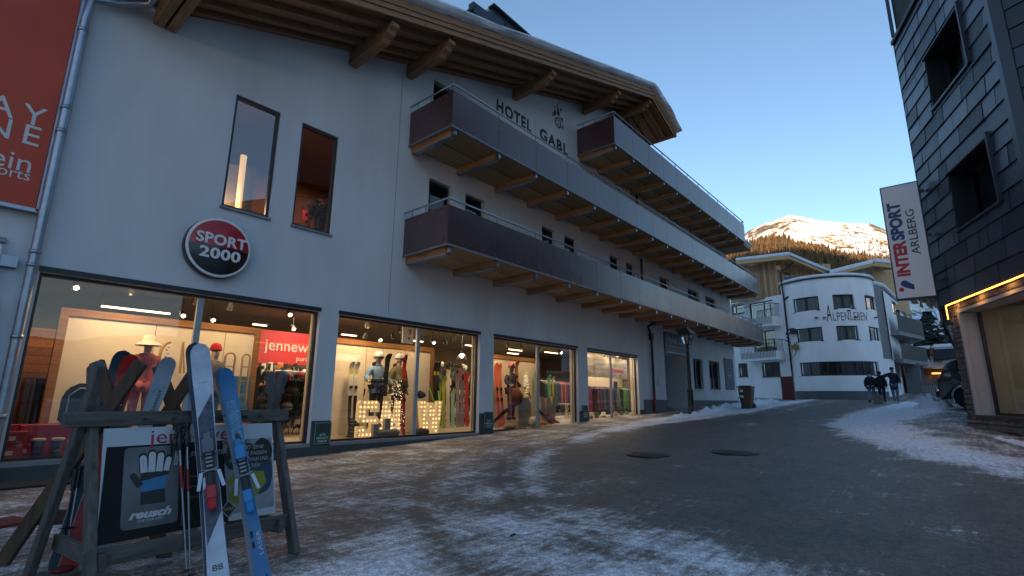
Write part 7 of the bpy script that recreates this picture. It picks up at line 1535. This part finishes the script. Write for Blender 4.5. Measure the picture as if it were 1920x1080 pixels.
# dense small stock on the walls deeper in the shop (hooks with gloves, boards, straps)
rn = random.Random(77)
def stock(px0, px1, Y, z0, z1, n_, lb):
    t = thing('wall_display', (XP((px0+px1)/2, Y), Y, z0), lb, 'wall display', 'crowded wall displays'); x0, x1 = XP(px0, Y), XP(px1, Y)
    m = MB(); m.bb(x0, x1, Y+.14, Y+.17, z0, z1+.1); m.build('back_panel', mat('dark display panel', (.03, .026, .024), .8), t)
    for g in range(5):
        m = MB()
        for i in range(n_//5):
            x, z = rn.uniform(x0+.05, x1-.05), rn.uniform(z0+.05, z1); k = rn.random()
            if k < .45: m.box((x, Y+.05*rn.random(), z), (.05+.10*rn.random(), .05, .12+.22*rn.random()), M=Matrix.Rotation(rn.gauss(0, .15), 3, 'Y'))
            elif k < .8: m.ball((x, Y+.03, z), .05+.06*rn.random(), 8, 6, (1, .6, 1.2))
            else: m.tube([(x, Y, z), (x+.02, Y-.02, z-.18), (x-.03, Y, z-.35)], .012, 5)
        m.build('goods', rn.choice(CLO) if g else WSK, t)
stock(488, 582, 13.3, .4, 1.95, 220, 'dark wall crowded with hanging gear under the red banner of the first window'); stock(820, 898, 13.2, .4, 2.35, 200, 'dark wall crowded with gear at the back of the second window'); stock(1014, 1072, 14.0, .5, 2.0, 150, 'dark wall crowded with gear at the back of the third window')
stock(60, 104, 14.0, .4, 1.6, 60, 'dark shelves with folded stock behind the left end of the first window')
shirt = XP(1147, 10.45); m = MB(); p, q = P(1150, 715, Y=10.36), P(1158, 730, Y=10.36); m.bb(p.x, q.x, 10.36, 10.365, q.z, p.z); tag(m.build('window_sticker', mat('pale blue sticker', (.25, .35, .38), .6)), 'small pale blue sticker on the fourth shop window right of its post', 'sticker')
# ================================================================== SKI RACKS ON THE STREET
RKW = {ax: wood('grey rack timber '+ax, (.055, .048, .042), (.16, .14, .125), ax, rough=.85, bump=.8) for ax in 'xz'}
RBW = {ax: wood('brown rack timber '+ax, (.045, .027, .015), (.14, .08, .045), ax, rough=.85, bump=.8) for ax in 'xz'}
def rack_frame(c, az, L_, s_, hc, ht, W, lb, vaz=None, low=.22):
    u = Vector((math.cos(az), math.sin(az), 0)); vaz = az-R(90) if vaz is None else vaz; v = Vector((math.cos(vaz), math.sin(vaz), 0)); c = Vector(c); t = thing('ski_rack', c[:], lb, 'ski rack', 'wooden ski racks on the street')
    st = s_*(ht-hc)/hc; Z = Vector((0, 0, 1)); ends = []
    for sg in (-.5, .5):
        E = c+u*L_*sg; o = u*.025
        for (b0, t1, oo) in ((E+v*s_, E-v*st+Z*ht, o), (E-v*s_, E+v*st+Z*ht, -o)):
            m = MB(); m.bar(b0+oo, t1+oo, .048, .095, v); m.build('leg', W['z'], t, bevel=.006)
        m = MB(); k = 1-low/hc; m.bar(E+v*(s_*k+.04)+Z*low-u*.075*(1 if sg > 0 else -1), E-v*(s_*k+.04)+Z*low-u*.075*(1 if sg > 0 else -1), .045, .10); m.build('cross_brace', W['x'], t, bevel=.005)
    return t, u, v, c
HC, HT = 1.055, 1.405
t, u, v, c = rack_frame((1.475, 4.47, 0), R(6.1), 1.30, .47, HC, HT, RKW, 'grey weathered ski rack in the foreground with advertising board and two pairs of skis')
Z = Vector((0, 0, 1))
m = MB(); m.bar(c-u*.80+v*.085+Z*1.045, c+u*.74+v*.085+Z*1.045, .045, .095); m.build('top_beam', RKW['x'], t, bevel=.006)
m = MB(); m.bar(c-u*.70-v*.085+Z*1.045, c+u*.70-v*.085+Z*1.045, .045, .09); m.build('rear_beam', RKW['x'], t, bevel=.006)
m = MB(); m.bar(c-u*.66+v*.34+Z*.235, c+u*.66+v*.34+Z*.235, .045, .10); m.build('bottom_beam', RKW['x'], t, bevel=.006)
for i, k in enumerate((-.36, -.18, .0, .15, .34, .47)):
    m = MB(); m.tube([c+u*k+v*.10+Z*1.045, c+u*k+v*.185+Z*1.055], [.014, .011], 8); m.build('peg', RKW['x'], t)
# advertising board hung in the rack
tb = thing('advertising_board', (c+v*.2+Z*.3)[:], 'black and white advertising board for ski gloves hung in the front ski rack', 'sign board')
TL, TR_, BL_, BR_ = c-u*.585+v*.118+Z*.985, c+u*.585+v*.118+Z*.985, c-u*.585+v*.30+Z*.30, c+u*.585+v*.30+Z*.30
ub = (TR_-TL).normalized(); db = (TL-BL_); HB = db.length; db.normalize(); nb_ = ub.cross(db)
if nb_.dot(v) < 0: nb_ = -nb_
def bp_(x, y, o=0): return BL_+ub*x+db*y+nb_*o          # x 0..1.17, y 0..HB
WB = 1.17
m = MB(); m.prism([bp_(0, 0, -.012), bp_(WB, 0, -.012), bp_(WB, HB, -.012), bp_(0, HB, -.012)], nb_*.012); m.build('board', mat('white board', (.46, .50, .54), .45, var=.05), tb)
BKB = mat('poster black', (.008, .008, .009), .6, spec=.25, var=.2, vscale=2); GRB = mat('poster grey', (.06, .065, .07), .4, col2=(.17, .18, .19), vscale=3, detail=1); WHT = mat('poster white', (.50, .52, .54), .5, var=.06)
BLU = mat('poster blue', (.03, .17, .36), .5, var=.1); CRD = mat('poster crimson', (.30, .01, .05), .5); YLW = mat('poster olive yellow', (.22, .22, .02), .6, var=.25, vscale=9); TEA = mat('poster dark blue', (.012, .045, .09), .6, var=.3, vscale=9)
def flat(name, pts, ma, o=.001): m = MB(); m.add([bp_(x, y, o) for x, y in pts], [list(range(len(pts)))]); return m.build(name, ma, tb)
BW = HB*.83
flat('black_panel', [(.0, 0), (.80, 0), (.76, BW), (.02, BW)], BKB, .001)
m = MB(); letters(m, 'jennewein', bp_(.60, HB-.115, .002), ub, db, .14, width=.66, depth=.002); letters(m, 'pure sports', bp_(.78, HB-.155, .002), ub, db, .06, width=.34, depth=.002); m.build('red_lettering', CRD, tb)
# glove poster
gx, gy = .12, .06
def rr_(x0, y0, x1, y1, r, n=5):
    out = []
    for cx, cy, a0 in ((x1-r, y0+r, -90), (x1-r, y1-r, 0), (x0+r, y1-r, 90), (x0+r, y0+r, 180)): out += [(cx+r*math.cos(R(a0+90*i/n)), cy+r*math.sin(R(a0+90*i/n))) for i in range(n+1)]
    return out
flat('poster_card', rr_(gx, gy, gx+.335, gy+.515, .03), GRB, .002)
def hull_finger(x, y, L_, w_, a, nm, ma, o): 
    ca, sa = math.cos(a), math.sin(a); pts = []
    for px_, py_ in [(-w_, 0), (w_, 0)] + [(w_*math.cos(R(q)), L_-w_+w_*math.sin(R(q))) for q in (0, 30, 60, 90, 120, 150, 180)]: pts.append((x+px_*ca-py_*sa, y+px_*sa+py_*ca))
    flat(nm, pts, ma, o)
bx, by = gx+.085, gy+.14
flat('glove_cuff', [(bx+.02, by), (bx+.17, by), (bx+.165, by+.09), (bx+.02, by+.08)], BLACK, .003)
flat('glove_back', [(bx+.02, by+.08), (bx+.165, by+.09), (bx+.18, by+.18), (bx+.10, by+.165), (bx+.03, by+.15)], BLU, .0032)
flat('glove_palm', [(bx+.01, by+.15), (bx+.10, by+.165), (bx+.185, by+.18), (bx+.20, by+.235), (bx+.02, by+.225)], BLACK, .0034)
for i, (fx, L_, w_, a) in enumerate(((.035, .115, .022, .10), (.080, .135, .022, .0), (.125, .125, .021, -.08), (.168, .095, .019, -.20))):
    hull_finger(bx+fx, by+.21, L_+.012, w_+.006, a, 'glove_finger_edge', BLACK, .0030+.0001*i); hull_finger(bx+fx, by+.205, L_, w_-.001, a, 'glove_finger', WHT, .0040+.0001*i)
hull_finger(bx+.015, by+.12, .10, .020, .55, 'glove_thumb', BLACK, .0036)
m = MB(); letters(m, 'reusch', bp_(gx+.165, gy+.060, .0045), ub, db, .070, bold=.003, width=.25, shear=.35, depth=.002); letters(m, 'LOVE YOUR SPORT', bp_(gx+.17, gy+.035, .0045), ub, db, .022, width=.16, shear=.3, depth=.002); letters(m, 'reusch', bp_(bx+.03, by+.24, .006), db, -ub, .022, depth=.001, align='LEFT'); m.build('pale_lettering', WHT, tb)
m = MB(); letters(m, 'ST. GORE-TEX', bp_(.66, BW-.10, .0045), ub, db, .045, bold=.001, width=.27, shear=.2, depth=.001); letters(m, 'DÜNN', bp_(.66, BW-.155, .0045), ub, db, .045, bold=.001, width=.12, shear=.2, depth=.001); m.build('poster_lettering', mat('poster pale grey', (.28, .29, .30), .6), tb)
flat('poster_divider', [(.475, .03), (.479, .03), (.505, BW-.01), (.501, BW-.01)], mat('poster mid grey', (.16, .16, .17), .5), .002)
m = MB()
for yy, tx in ((.34, 'Bewegungsfreiheit'), (.27, 'Windfest'), (.20, 'Atmungsaktiv')): letters(m, tx, bp_(.53, yy, .003), ub, db, .022, align='LEFT', depth=.001)
m.build('small_lettering', mat('poster tan', (.18, .13, .06), .6), tb)
flat('photo_sky', [(.80, .05), (WB-.012, .05), (WB-.012, BW), (.76, BW)], mat('poster snow scene', (.14, .16, .18), .6, col2=(.30, .33, .35), vscale=4), .002)
def blob2(cx, cy, rx, ry, nm, ma, o, seed=1, n=22): flat(nm, [(cx+rx*math.cos(6.283*i/n)*(1+.14*noise.noise(Vector((i*.9, seed, 0)))), cy+ry*math.sin(6.283*i/n)*(1+.14*noise.noise(Vector((i*.9, seed, 5))))) for i in range(n)], ma, o)
blob2(.90, BW-.13, .135, .115, 'skier_hat', BLACK, .003, 2); blob2(1.08, BW-.10, .08, .10, 'skier_hood', BLACK, .003, 3); blob2(1.06, BW-.26, .095, .17, 'skier_jacket', TEA, .0028, 4); blob2(.90, BW-.27, .04, .035, 'skier_face', mat('poster brown', (.10, .05, .03), .6), .0034, 5)
flat('skier_trousers', [(.80, .16), (.84, .12), (.92, .10), (1.02, .16), (1.10, .24), (1.08, .33), (.98, .34), (.90, .25), (.83, .24)], YLW, .0032); flat('skier_trousers', [(.80, .24), (.90, .30), (.98, .36), (.94, .40), (.84, .33), (.79, .27)], YLW, .0035)
m = MB()
for i, (tx, wd) in enumerate((('BLEIBT EINE', .24), ('HÄNDE FASSEN', .29), ('FÄNGER WARM UND', .31), ('TROCKEN', .17))): letters(m, tx, bp_(.965, BW-.08-.047*i, .0045), ub, db, .040, bold=.0008, width=wd, shear=.2, depth=.001)
m.build('poster_lettering', mat('poster pale grey', (.28, .29, .30), .6), tb)
flat('diamond_badge', [(.80, .02), (.86, .085), (.80, .15), (.74, .085)], mat('poster pale grey', (.28, .29, .30), .6), .0042); flat('diamond_badge', [(.80, .032), (.848, .085), (.80, .138), (.752, .085)], BLACK, .0048)
m = MB(); letters(m, 'GORE', bp_(.80, .078, .0056), ub, db, .026, bold=.001, depth=.001); m.build('badge_lettering', mat('poster gold', (.30, .24, .05), .6), tb)
# ---- big skis in front
def binding(par, a, d, s_, n_, t0, main, acc, toe=True):
    a = Vector(a); d = Vector(d)
    q = a+d*t0+n_*.015
    m = MB(); m.bar(q-d*.16, q+d*.17, .062, .016, n_); m.bar(q-d*.17+n_*.01, q-d*.02+n_*.01, .034, .022, n_); m.build('base_plate', BLACK, par, bevel=.003)
    m = MB(); m.box(q+d*.16+n_*.03, (.1, .07, .045), M=Matrix((d, s_, n_)).transposed()); m.bar(q+d*.19+n_*.03, q+d*.25+n_*.045, .045, .035, n_); 
    m.tube([q+d*.12+s_*.035+n_*.03, q+d*.09+s_*.05+n_*.045], .009, 6); m.tube([q+d*.12-s_*.035+n_*.03, q+d*.09-s_*.05+n_*.045], .009, 6); m.build('toe_piece', main, par, bevel=.006)
    m = MB(); m.box(q-d*.17+n_*.04, (.09, .062, .06), M=Matrix((d, s_, n_)).transposed()); m.bar(q-d*.20+n_*.05, q-d*.29+n_*.085, .05, .022, n_); m.build('heel_piece', acc, par, bevel=.006)
    for sg in (-1, 1): m = MB(); m.bar(q-d*.02+s_*sg*.052+n_*.02, q-d*.13+s_*sg*.075-n_*.0, .022, .012, n_); m.tube([q-d*.02+s_*.052*sg+n_*.02, q-d*.0-s_*.052*sg+n_*.02], .004, 5); m.build('ski_brake', STEEL, par)
    m = MB()
    for k in range(5): m.bar(q+d*(.02+.028*k)-s_*.02+n_*.022, q+d*(.02+.028*k)+s_*.02+n_*.022, .012, .006, n_)
    m.build('adjustment_track', mat('pale grey plastic', (.30, .31, .32), .5), par)
def front_ski(tip, foot, L_, w_, tw, ma, name_lb, grp, build_deco, edge, zoff=0, bind=None):
    foot, tip = Vector(foot), Vector(tip); d = (tip-foot).normalized(); t_ = thing('ski', foot[:], name_lb, 'ski', grp)
    n0 = (EYE-foot); n0.z = 0; n0 = n0.normalized()+Vector((0, 0, .1)); mb_, s_, n_ = ski_mb(L_, w_, tw, foot, d, n0, th=.016, curl=.09)
    if n_.dot(n0) < 0: n_ = -n_
    if s_.dot(RT) < 0: s_ = -s_
    mb_.build('blade', ma, t_)
    for sg in (-1, 1): 
        m = MB(); m.tube([foot+d*x+s_*sg*(w_/2+(tw-w_)/2*((abs(x/L_-.45)/.45)**2)+.001)+n_*.002 for x in [L_*i/12 for i in range(11)]], .0025, 4); m.build('steel_edge', edge, t_)
    build_deco(t_, foot, d, s_, n_, L_)
    if bind: binding(t_, foot, d, s_, n_, L_*bind[0], bind[1], bind[2])
    return t_, foot, d, s_, n_
WSKI = mat('scuffed white top sheet', (.56, .62, .70), .45, col2=(.34, .39, .46), vscale=7, detail=8, bump=.25, bscale=22, bdist=.004)
DSK = mat('dark floral top sheet', (.010, .012, .026), .4, col2=(.10, .11, .15), vscale=22, detail=6)
BSKI = mat('scuffed blue top sheet', (.010, .13, .34), .4, col2=(.03, .20, .42), vscale=7, detail=8, bump=.2, bscale=22, bdist=.004)
SNP = mat('rubbed snow patch', (.24, .40, .52), .7, col2=(.05, .20, .38), vscale=34, detail=6)
def dec_white(t_, a, d, s_, n_, L_):
    w2 = .050
    def q(k0, k1, wl, wr, ma, nm, o=.0172): m = MB(); m.add([a+d*k0-s_*wl+n_*o, a+d*k0+s_*wr+n_*o, a+d*k1+s_*wr+n_*o, a+d*k1-s_*wl+n_*o], [(0, 1, 2, 3)]); m.build(nm, ma, t_)
    m = MB(); m.add([a+d*.36-s_*.048+n_*.0172, a+d*.56+s_*.048+n_*.0172, a+d*1.42+s_*.049+n_*.0172, a+d*1.24-s_*.049+n_*.0172], [(0, 1, 2, 3)]); m.build('floral_panel', DSK, t_)
    m = MB(); m.add([a+d*.72-s_*.047+n_*.0178, a+d*.75+s_*.0+n_*.0178, a+d*.86+s_*.047+n_*.0178, a+d*.80-s_*.047+n_*.0178], [(0, 1, 2, 3)]); m.build('pale_stripe', WSKI, t_)
    m = MB(); letters(m, '88', a+d*.20+n_*.0182+s_*.0, s_, d, .052, depth=.001, width=.06); letters(m, '·····', a+d*1.50+n_*.0182, s_, d, .05, depth=.001, width=.05); m.build('marking', INK, t_)
    m = MB(); 
    for k in range(7): m.box(a+d*(1.70+.016*(k % 3))+s_*(-.018+.009*k)+n_*.018, (.014, .011, .002), M=Matrix((d, s_, n_)).transposed())
    m.build('tip_marking', INK, t_)
f1_ = Vector((1.40, 3.62, .0)); tp1 = Vector((1.555, 4.46, 1.72)); pk = P(376, 656, Y=4.44); tp1 = Vector(pk)
front_ski(tp1, P(414, 1135, Y=3.62), (Vector(tp1)-P(414, 1135, Y=3.62)).length, .098, .132, WSKI, 'scuffed white ski with dark floral middle and red heel piece, leaning on the front rack', 'skis leaning on the front rack', dec_white, STEEL, bind=(.47, mat('binding clear', (.12, .12, .14), .3), mat('binding red', (.42, .015, .02), .35)))
# its twin, edge on behind
def dec_none(*a): pass
front_ski(Vector(pk)+Vector((-.018, .04, -.02)), P(408, 1128, Y=3.68), (Vector(tp1)-P(414, 1135, Y=3.62)).length, .098, .13, mat('navy base', (.012, .014, .04), .35), 'dark blue underside ski paired back to back with the scuffed white one', 'skis leaning on the front rack', dec_none, STEEL)
def dec_blue(t_, a, d, s_, n_, L_):
    m = MB(); K = 20
    for i in range(K):
        k0, k1 = 1.04+.42*i/K*L_/1.65, 1.04+.42*(i+.9)/K*L_/1.65; w0 = .034*(1+.3*noise.noise(Vector((i*.8, 3, 0)))); w1 = .034*(1+.3*noise.noise(Vector((i*.8, 9, 0))))
        m.add([a+d*k0-s_*w0+n_*.0172, a+d*k0+s_*w1+n_*.0172, a+d*k1+s_*w1*.9+n_*.0172, a+d*k1-s_*w0*.9+n_*.0172], [(0, 1, 2, 3)])
    m.build('snow_scuff', SNP, t_)
    m = MB(); letters(m, 'SL', a+d*.06+n_*.0182+s_*.028, d, -s_, .075, bold=.002, depth=.001, align='LEFT'); letters(m, 'WORLDCUP', a+d*.80+n_*.0182+s_*.02, d, -s_, .05, bold=.002, depth=.001, align='LEFT', width=.36)
    for k in (.34, .41): m.box(a+d*k-s_*.022+n_*.018, (.045, .018, .002), M=Matrix((d, s_, n_)).transposed())
    m.build('marking', INK, t_)
    m = MB(); letters(m, 'LASER', a+d*.26+n_*.0182+s_*.030, d, -s_, .036, depth=.001, align='LEFT', width=.16); q0 = a+d*.985+n_*.0184; m.add([q0+d*.02*math.cos(i*.628)+s_*.02*math.sin(i*.628) for i in range(10)], [list(range(10))]); m.build('pale_marking', WHT, t_)
pk2 = P(424, 699, Y=4.42); ft2 = P(500, 1118, Y=3.70)
front_ski(pk2, ft2, (pk2-ft2).length, .070, .110, BSKI, 'scuffed bright blue racing ski with black and white binding, leaning on the front rack', 'skis leaning on the front rack', dec_blue, STEEL, bind=(.50, mat('binding blue', (.02, .22, .50), .35), mat('binding blue', (.02, .22, .50), .35)))
front_ski(pk2+Vector((-.012, .035, -.01)), ft2+Vector((-.012, .04, .005)), (pk2-ft2).length, .070, .108, mat('pale steel base', (.20, .22, .25), .3), 'grey underside ski paired back to back with the bright blue one', 'skis leaning on the front rack', dec_none, STEEL)
# poles leaning on the beam
for (x0, y0, x1, y1, lb) in ((335, 806, 351, 1092, 'black gripped ski pole, left one of the pair hanging before the board'), (350, 800, 357, 1100, 'black gripped ski pole, right one of the pair hanging before the board')):
    a, b_ = P(x1, y1, Y=4.02), P(x0, y0, Y=4.26); t_ = pole(a, b_, STEEL, lb, BLACK, r=.0085); d = (b_-a).normalized()
    m = MB(); m.tube([b_+d*.02, b_-d*.03, b_-d*.13, b_-d*.14], [.027, .020, .016, .028], 10); m.box(b_+Vector((-.01, 0, .015)), (.05, .03, .03)); m.build('handle', BLACK, t_)
    m = MB(); m.tube([b_+Vector((.0, -.02, .01)), b_+Vector((-.035, -.02, -.08)), b_+Vector((-.03, -.02, -.17)), b_+Vector((-.005, -.02, -.06))], .009, 5); m.build('strap', BLACK, t_)
    m = MB(); m.tube([a+d*.60, a+d*.75], .0098, 6); m.build('red_band', mat('red tape', (.30, .02, .02), .5), t_)
m = MB(); q = P(334, 858, Y=4.24); letters(m, 'SCOTT', q, Vector((.0, 0, 1)), Vector((-1, .0, 0)), .030, depth=.001, bold=.001); 
m.build('strap_lettering', WHT, t_)
# ---- second rack behind, with two skis
cn, cf = P(208, 768, Z=1.08), P(322, 768, Z=1.08); cn = EYE+(cn-EYE)*(5.15/math.hypot(cn.x, cn.y)); cf = EYE+(cf-EYE)*(5.5/math.hypot(cf.x, cf.y)); cn.z = cf.z = 0; uu = cf-cn
t, u, v, c2 = rack_frame((cn+cf)/2, math.atan2(uu.y, uu.x), uu.length, .52, 1.08, 1.46, RBW, 'brown ski rack behind the grey one, holding a red and a silver ski', vaz=R(-40), low=.30)
m = MB(); m.bar(c2-u*.46+Z*1.02, c2+u*.46+Z*1.02, .045, .09); m.build('top_beam', RBW['x'], t, bevel=.006)
def dec_red(t_, a, d, s_, n_, L_):
    m = MB(); letters(m, 'ATOMIC', a+d*(L_-.50)+n_*.0182-s_*.012, -d, s_, .058, bold=.002, align='CENTER', depth=.001, width=.24); m.build('lettering', WHT, t_)
    m = MB(); q = a+d*(L_-.095)+n_*.019+s_*.012; m.add([q+d*.05, q-s_*.045-d*.018, q-s_*.008-d*.0, q+s_*.0-d*.035, q+s_*.022-d*.02], [(0, 1, 2, 3, 4)]); m.build('emblem', BLACK, t_)
    m = MB(); rn = random.Random(4)
    for i in range(26): q = a+d*(L_-.20+.05*rn.gauss(0, 1))+s_*(.018*rn.gauss(0, 1))+n_*.0178; r_ = .006+.012*rn.random(); m.add([q+d*r_*math.cos(j)+s_*r_*math.sin(j) for j in (0, 1, 2.1, 3.2, 4.1, 5.2)], [list(range(6))])
    m.build('snow_scuff', mat('pink snow smear', (.42, .20, .22), .8), t_)
    m = MB(); m.add([a+d*(L_-.62)-s_*.02+n_*.0174, a+d*(L_-.62)+s_*.048+n_*.0174, a+d*(L_-.27)+s_*.030+n_*.0174, a+d*(L_-.27)-s_*.035+n_*.0174], [(0, 1, 2, 3)]); m.build('dark_panel', mat('deep red', (.14, .006, .012), .4), t_)
pa3, pf3 = P(246, 671, Y=5.25), P(178, 900, Y=5.05); pf3 = pa3+(pf3-pa3).normalized()*1.62
front_ski(pa3, pf3, 1.62, .084, .132, mat('red top sheet', (.42, .016, .012), .35, var=.1), 'red ski with black emblem and white lettering, standing in the rear rack', 'skis in the rear rack', dec_red, STEEL)
front_ski(pa3+Vector((-.045, .05, .045)), pf3+Vector((-.045, .05, .03)), 1.62, .084, .135, mat('dark teal ski', (.015, .045, .07), .35), 'dark teal ski standing right behind the red one', 'skis in the rear rack', dec_none, STEEL)
def dec_sil(t_, a, d, s_, n_, L_):
    m = MB(); letters(m, 'Salomon', a+d*(L_-.40)+n_*.0182+s_*.030, d, -s_, .052, align='CENTER', depth=.001, width=.26, shear=.4); m.tube([a+d*(L_-.13)+s_*.03+n_*.018, a+d*(L_-.18)-s_*.02+n_*.018, a+d*(L_-.24)-s_*.0+n_*.018, a+d*(L_-.30)-s_*.035+n_*.018], .0015, 4); m.tube([a+d*(L_-.17)+s_*.045+n_*.018, a+d*(L_-.22)+s_*.03+n_*.018, a+d*(L_-.25)+s_*.04+n_*.018], .0015, 4); m.build('lettering', INK, t_)
    m = MB(); q = a+d*(L_-.035)+n_*.045; m.box(q, (.05, .05, .012), M=Matrix((d, s_, n_)).transposed()); m.build('tip_cap', BLACK, t_)
pa4, pf4 = P(316, 676, Y=5.15), P(250, 860, Y=5.0); pf4 = pa4+(pf4-pa4).normalized()*1.62
front_ski(pa4, pf4, 1.62, .084, .128, mat('silver top sheet', (.26, .31, .37), .35, var=.12, vscale=5), 'silver grey ski with dark script lettering, standing in the rear rack', 'skis in the rear rack', dec_sil, STEEL)
q = P(368, 655, Y=5.3); qf = P(360, 880, Y=5.1); front_ski(q, q+(qf-q).normalized()*1.6, 1.6, .08, .11, mat('pale blue ski back', (.22, .28, .38), .4), 'pale blue ski seen behind the tip of the scuffed white ski', 'skis in the rear rack', dec_none, STEEL)
# ski tails and poles hanging low inside the rack, left
pole(P(128, 1010, Y=4.9), P(150, 880, Y=5.0), STEEL, 'ski pole low between the legs at the left end of the racks', BLACK, r=.009); pole(P(120, 1010, Y=4.9), P(142, 885, Y=5.0), BLACK, 'dark ski pole beside the bright one at the left end of the racks', BLACK, r=.009)
q = P(118, 1068, Y=4.5); m = MB(); m.ball(q+Vector((0, 0, .0)), .045, 10, 7, (1.5, 1, .5)); tag(m.build('red_cloth', mat('red cloth', (.12, .006, .01), .8)), 'dark red cloth lying at the left foot of the grey rack', 'cloth')
# ================================================================== NEIGHBOUR ON THE LEFT
nb = thing('neighbour_building', (-4, 10.4, 0), 'grey white building at the left edge carrying an orange banner', 'building')
m = MB(); m.bb(-14, .949, YW+.09, 22, -.3, 8.6); m.build('wall', WALL, nb)
m = MB(); m.bb(-14, .62, YW+.02, YW+.12, 3.35, 3.42); m.build('ledge', LEDGE, nb)
m = MB(); m.bb(-14, .6, YW-.06, YW+.11, 2.55, 3.30); m.build('white_light_box', mat('white lacquer', (.72, .73, .74), .4), nb, bevel=.02)
m = MB(); m.bb(.50, .78, YW-.02, YW+.1, 3.0, 3.16); m.build('cable_box', STEEL, nb)
t = thing('orange_banner', (-1.5, YW, 5.8), 'large orange and red advertising banner at the left edge of the street', 'banner')
BN = mat('banner orange', (.42, .030, .012), .5, col2=(.60, .075, .018), vscale=.35, detail=3)
m = MB(); m.bb(-6, .84, YW-.02, YW, 3.92, 9.2); m.build('cloth', BN, t)
m = MB(); m.bb(.845, .885, YW-.06, YW+.1, 3.88, 9.2); m.bb(-6, .885, YW-.06, YW+.1, 3.86, 3.915); m.build('frame', STEEL, t)
BL = mat('banner lettering', (.62, .62, .62), .6)
m = MB(); yb = YW-.024
def pa_(px, py): return P(px, py, Y=YW)
q = pa_(30, 232); letters(m, 'DAY', (.745, yb, pa_(45, 228).z-.02), (1, 0, 0), (0, 0, 1), .45, align='RIGHT', depth=.004, spacing=1.35)
letters(m, 'ONE', (.735, yb, pa_(40, 268).z-.0), (1, 0, 0), (0, 0, 1), .45, align='RIGHT', depth=.004, spacing=1.35)
letters(m, 'jennewein', (.72, yb, pa_(25, 318).z), (1, 0, 0), (0, 0, 1), .40, align='RIGHT', depth=.004)
letters(m, 'pure sports', (.72, yb, pa_(20, 332).z), (1, 0, 0), (0, 0, 1), .22, align='RIGHT', depth=.004)
m.build('lettering', BL, t)
t = thing('red_banner', (-1.5, YW, 1.8), 'dark red panel below the white light box at the left edge', 'banner'); m = MB(); m.bb(-6, .66, YW-.04, YW+.02, .3, 2.50); m.build('cloth', mat('banner red', (.20, .008, .025), .5), t)
m = MB(); m.bb(-6, .0, YW-.05, YW-.041, .35, .6); m.build('stripe', mat('white lacquer'), t)
# kerb slab and dark grate at the foot of the first window
m = MB(); m.bb(-3, 1.9, 9.35, 9.95, -.02, .035); tag(m.build('entrance_grate', mat('rubber mat', (.012, .012, .012), .9)), 'dark entrance mat at the foot of the first shop window', 'mat')
p = PG(10, 985); m = MB(); m.box(p+Vector((-.1, 0, .02)), (.5, .4, .03), rz=.3); tag(m.build('red_mat', mat('red rubber', (.14, .02, .015), .8)), 'small red mat on the ice at the left edge', 'mat')
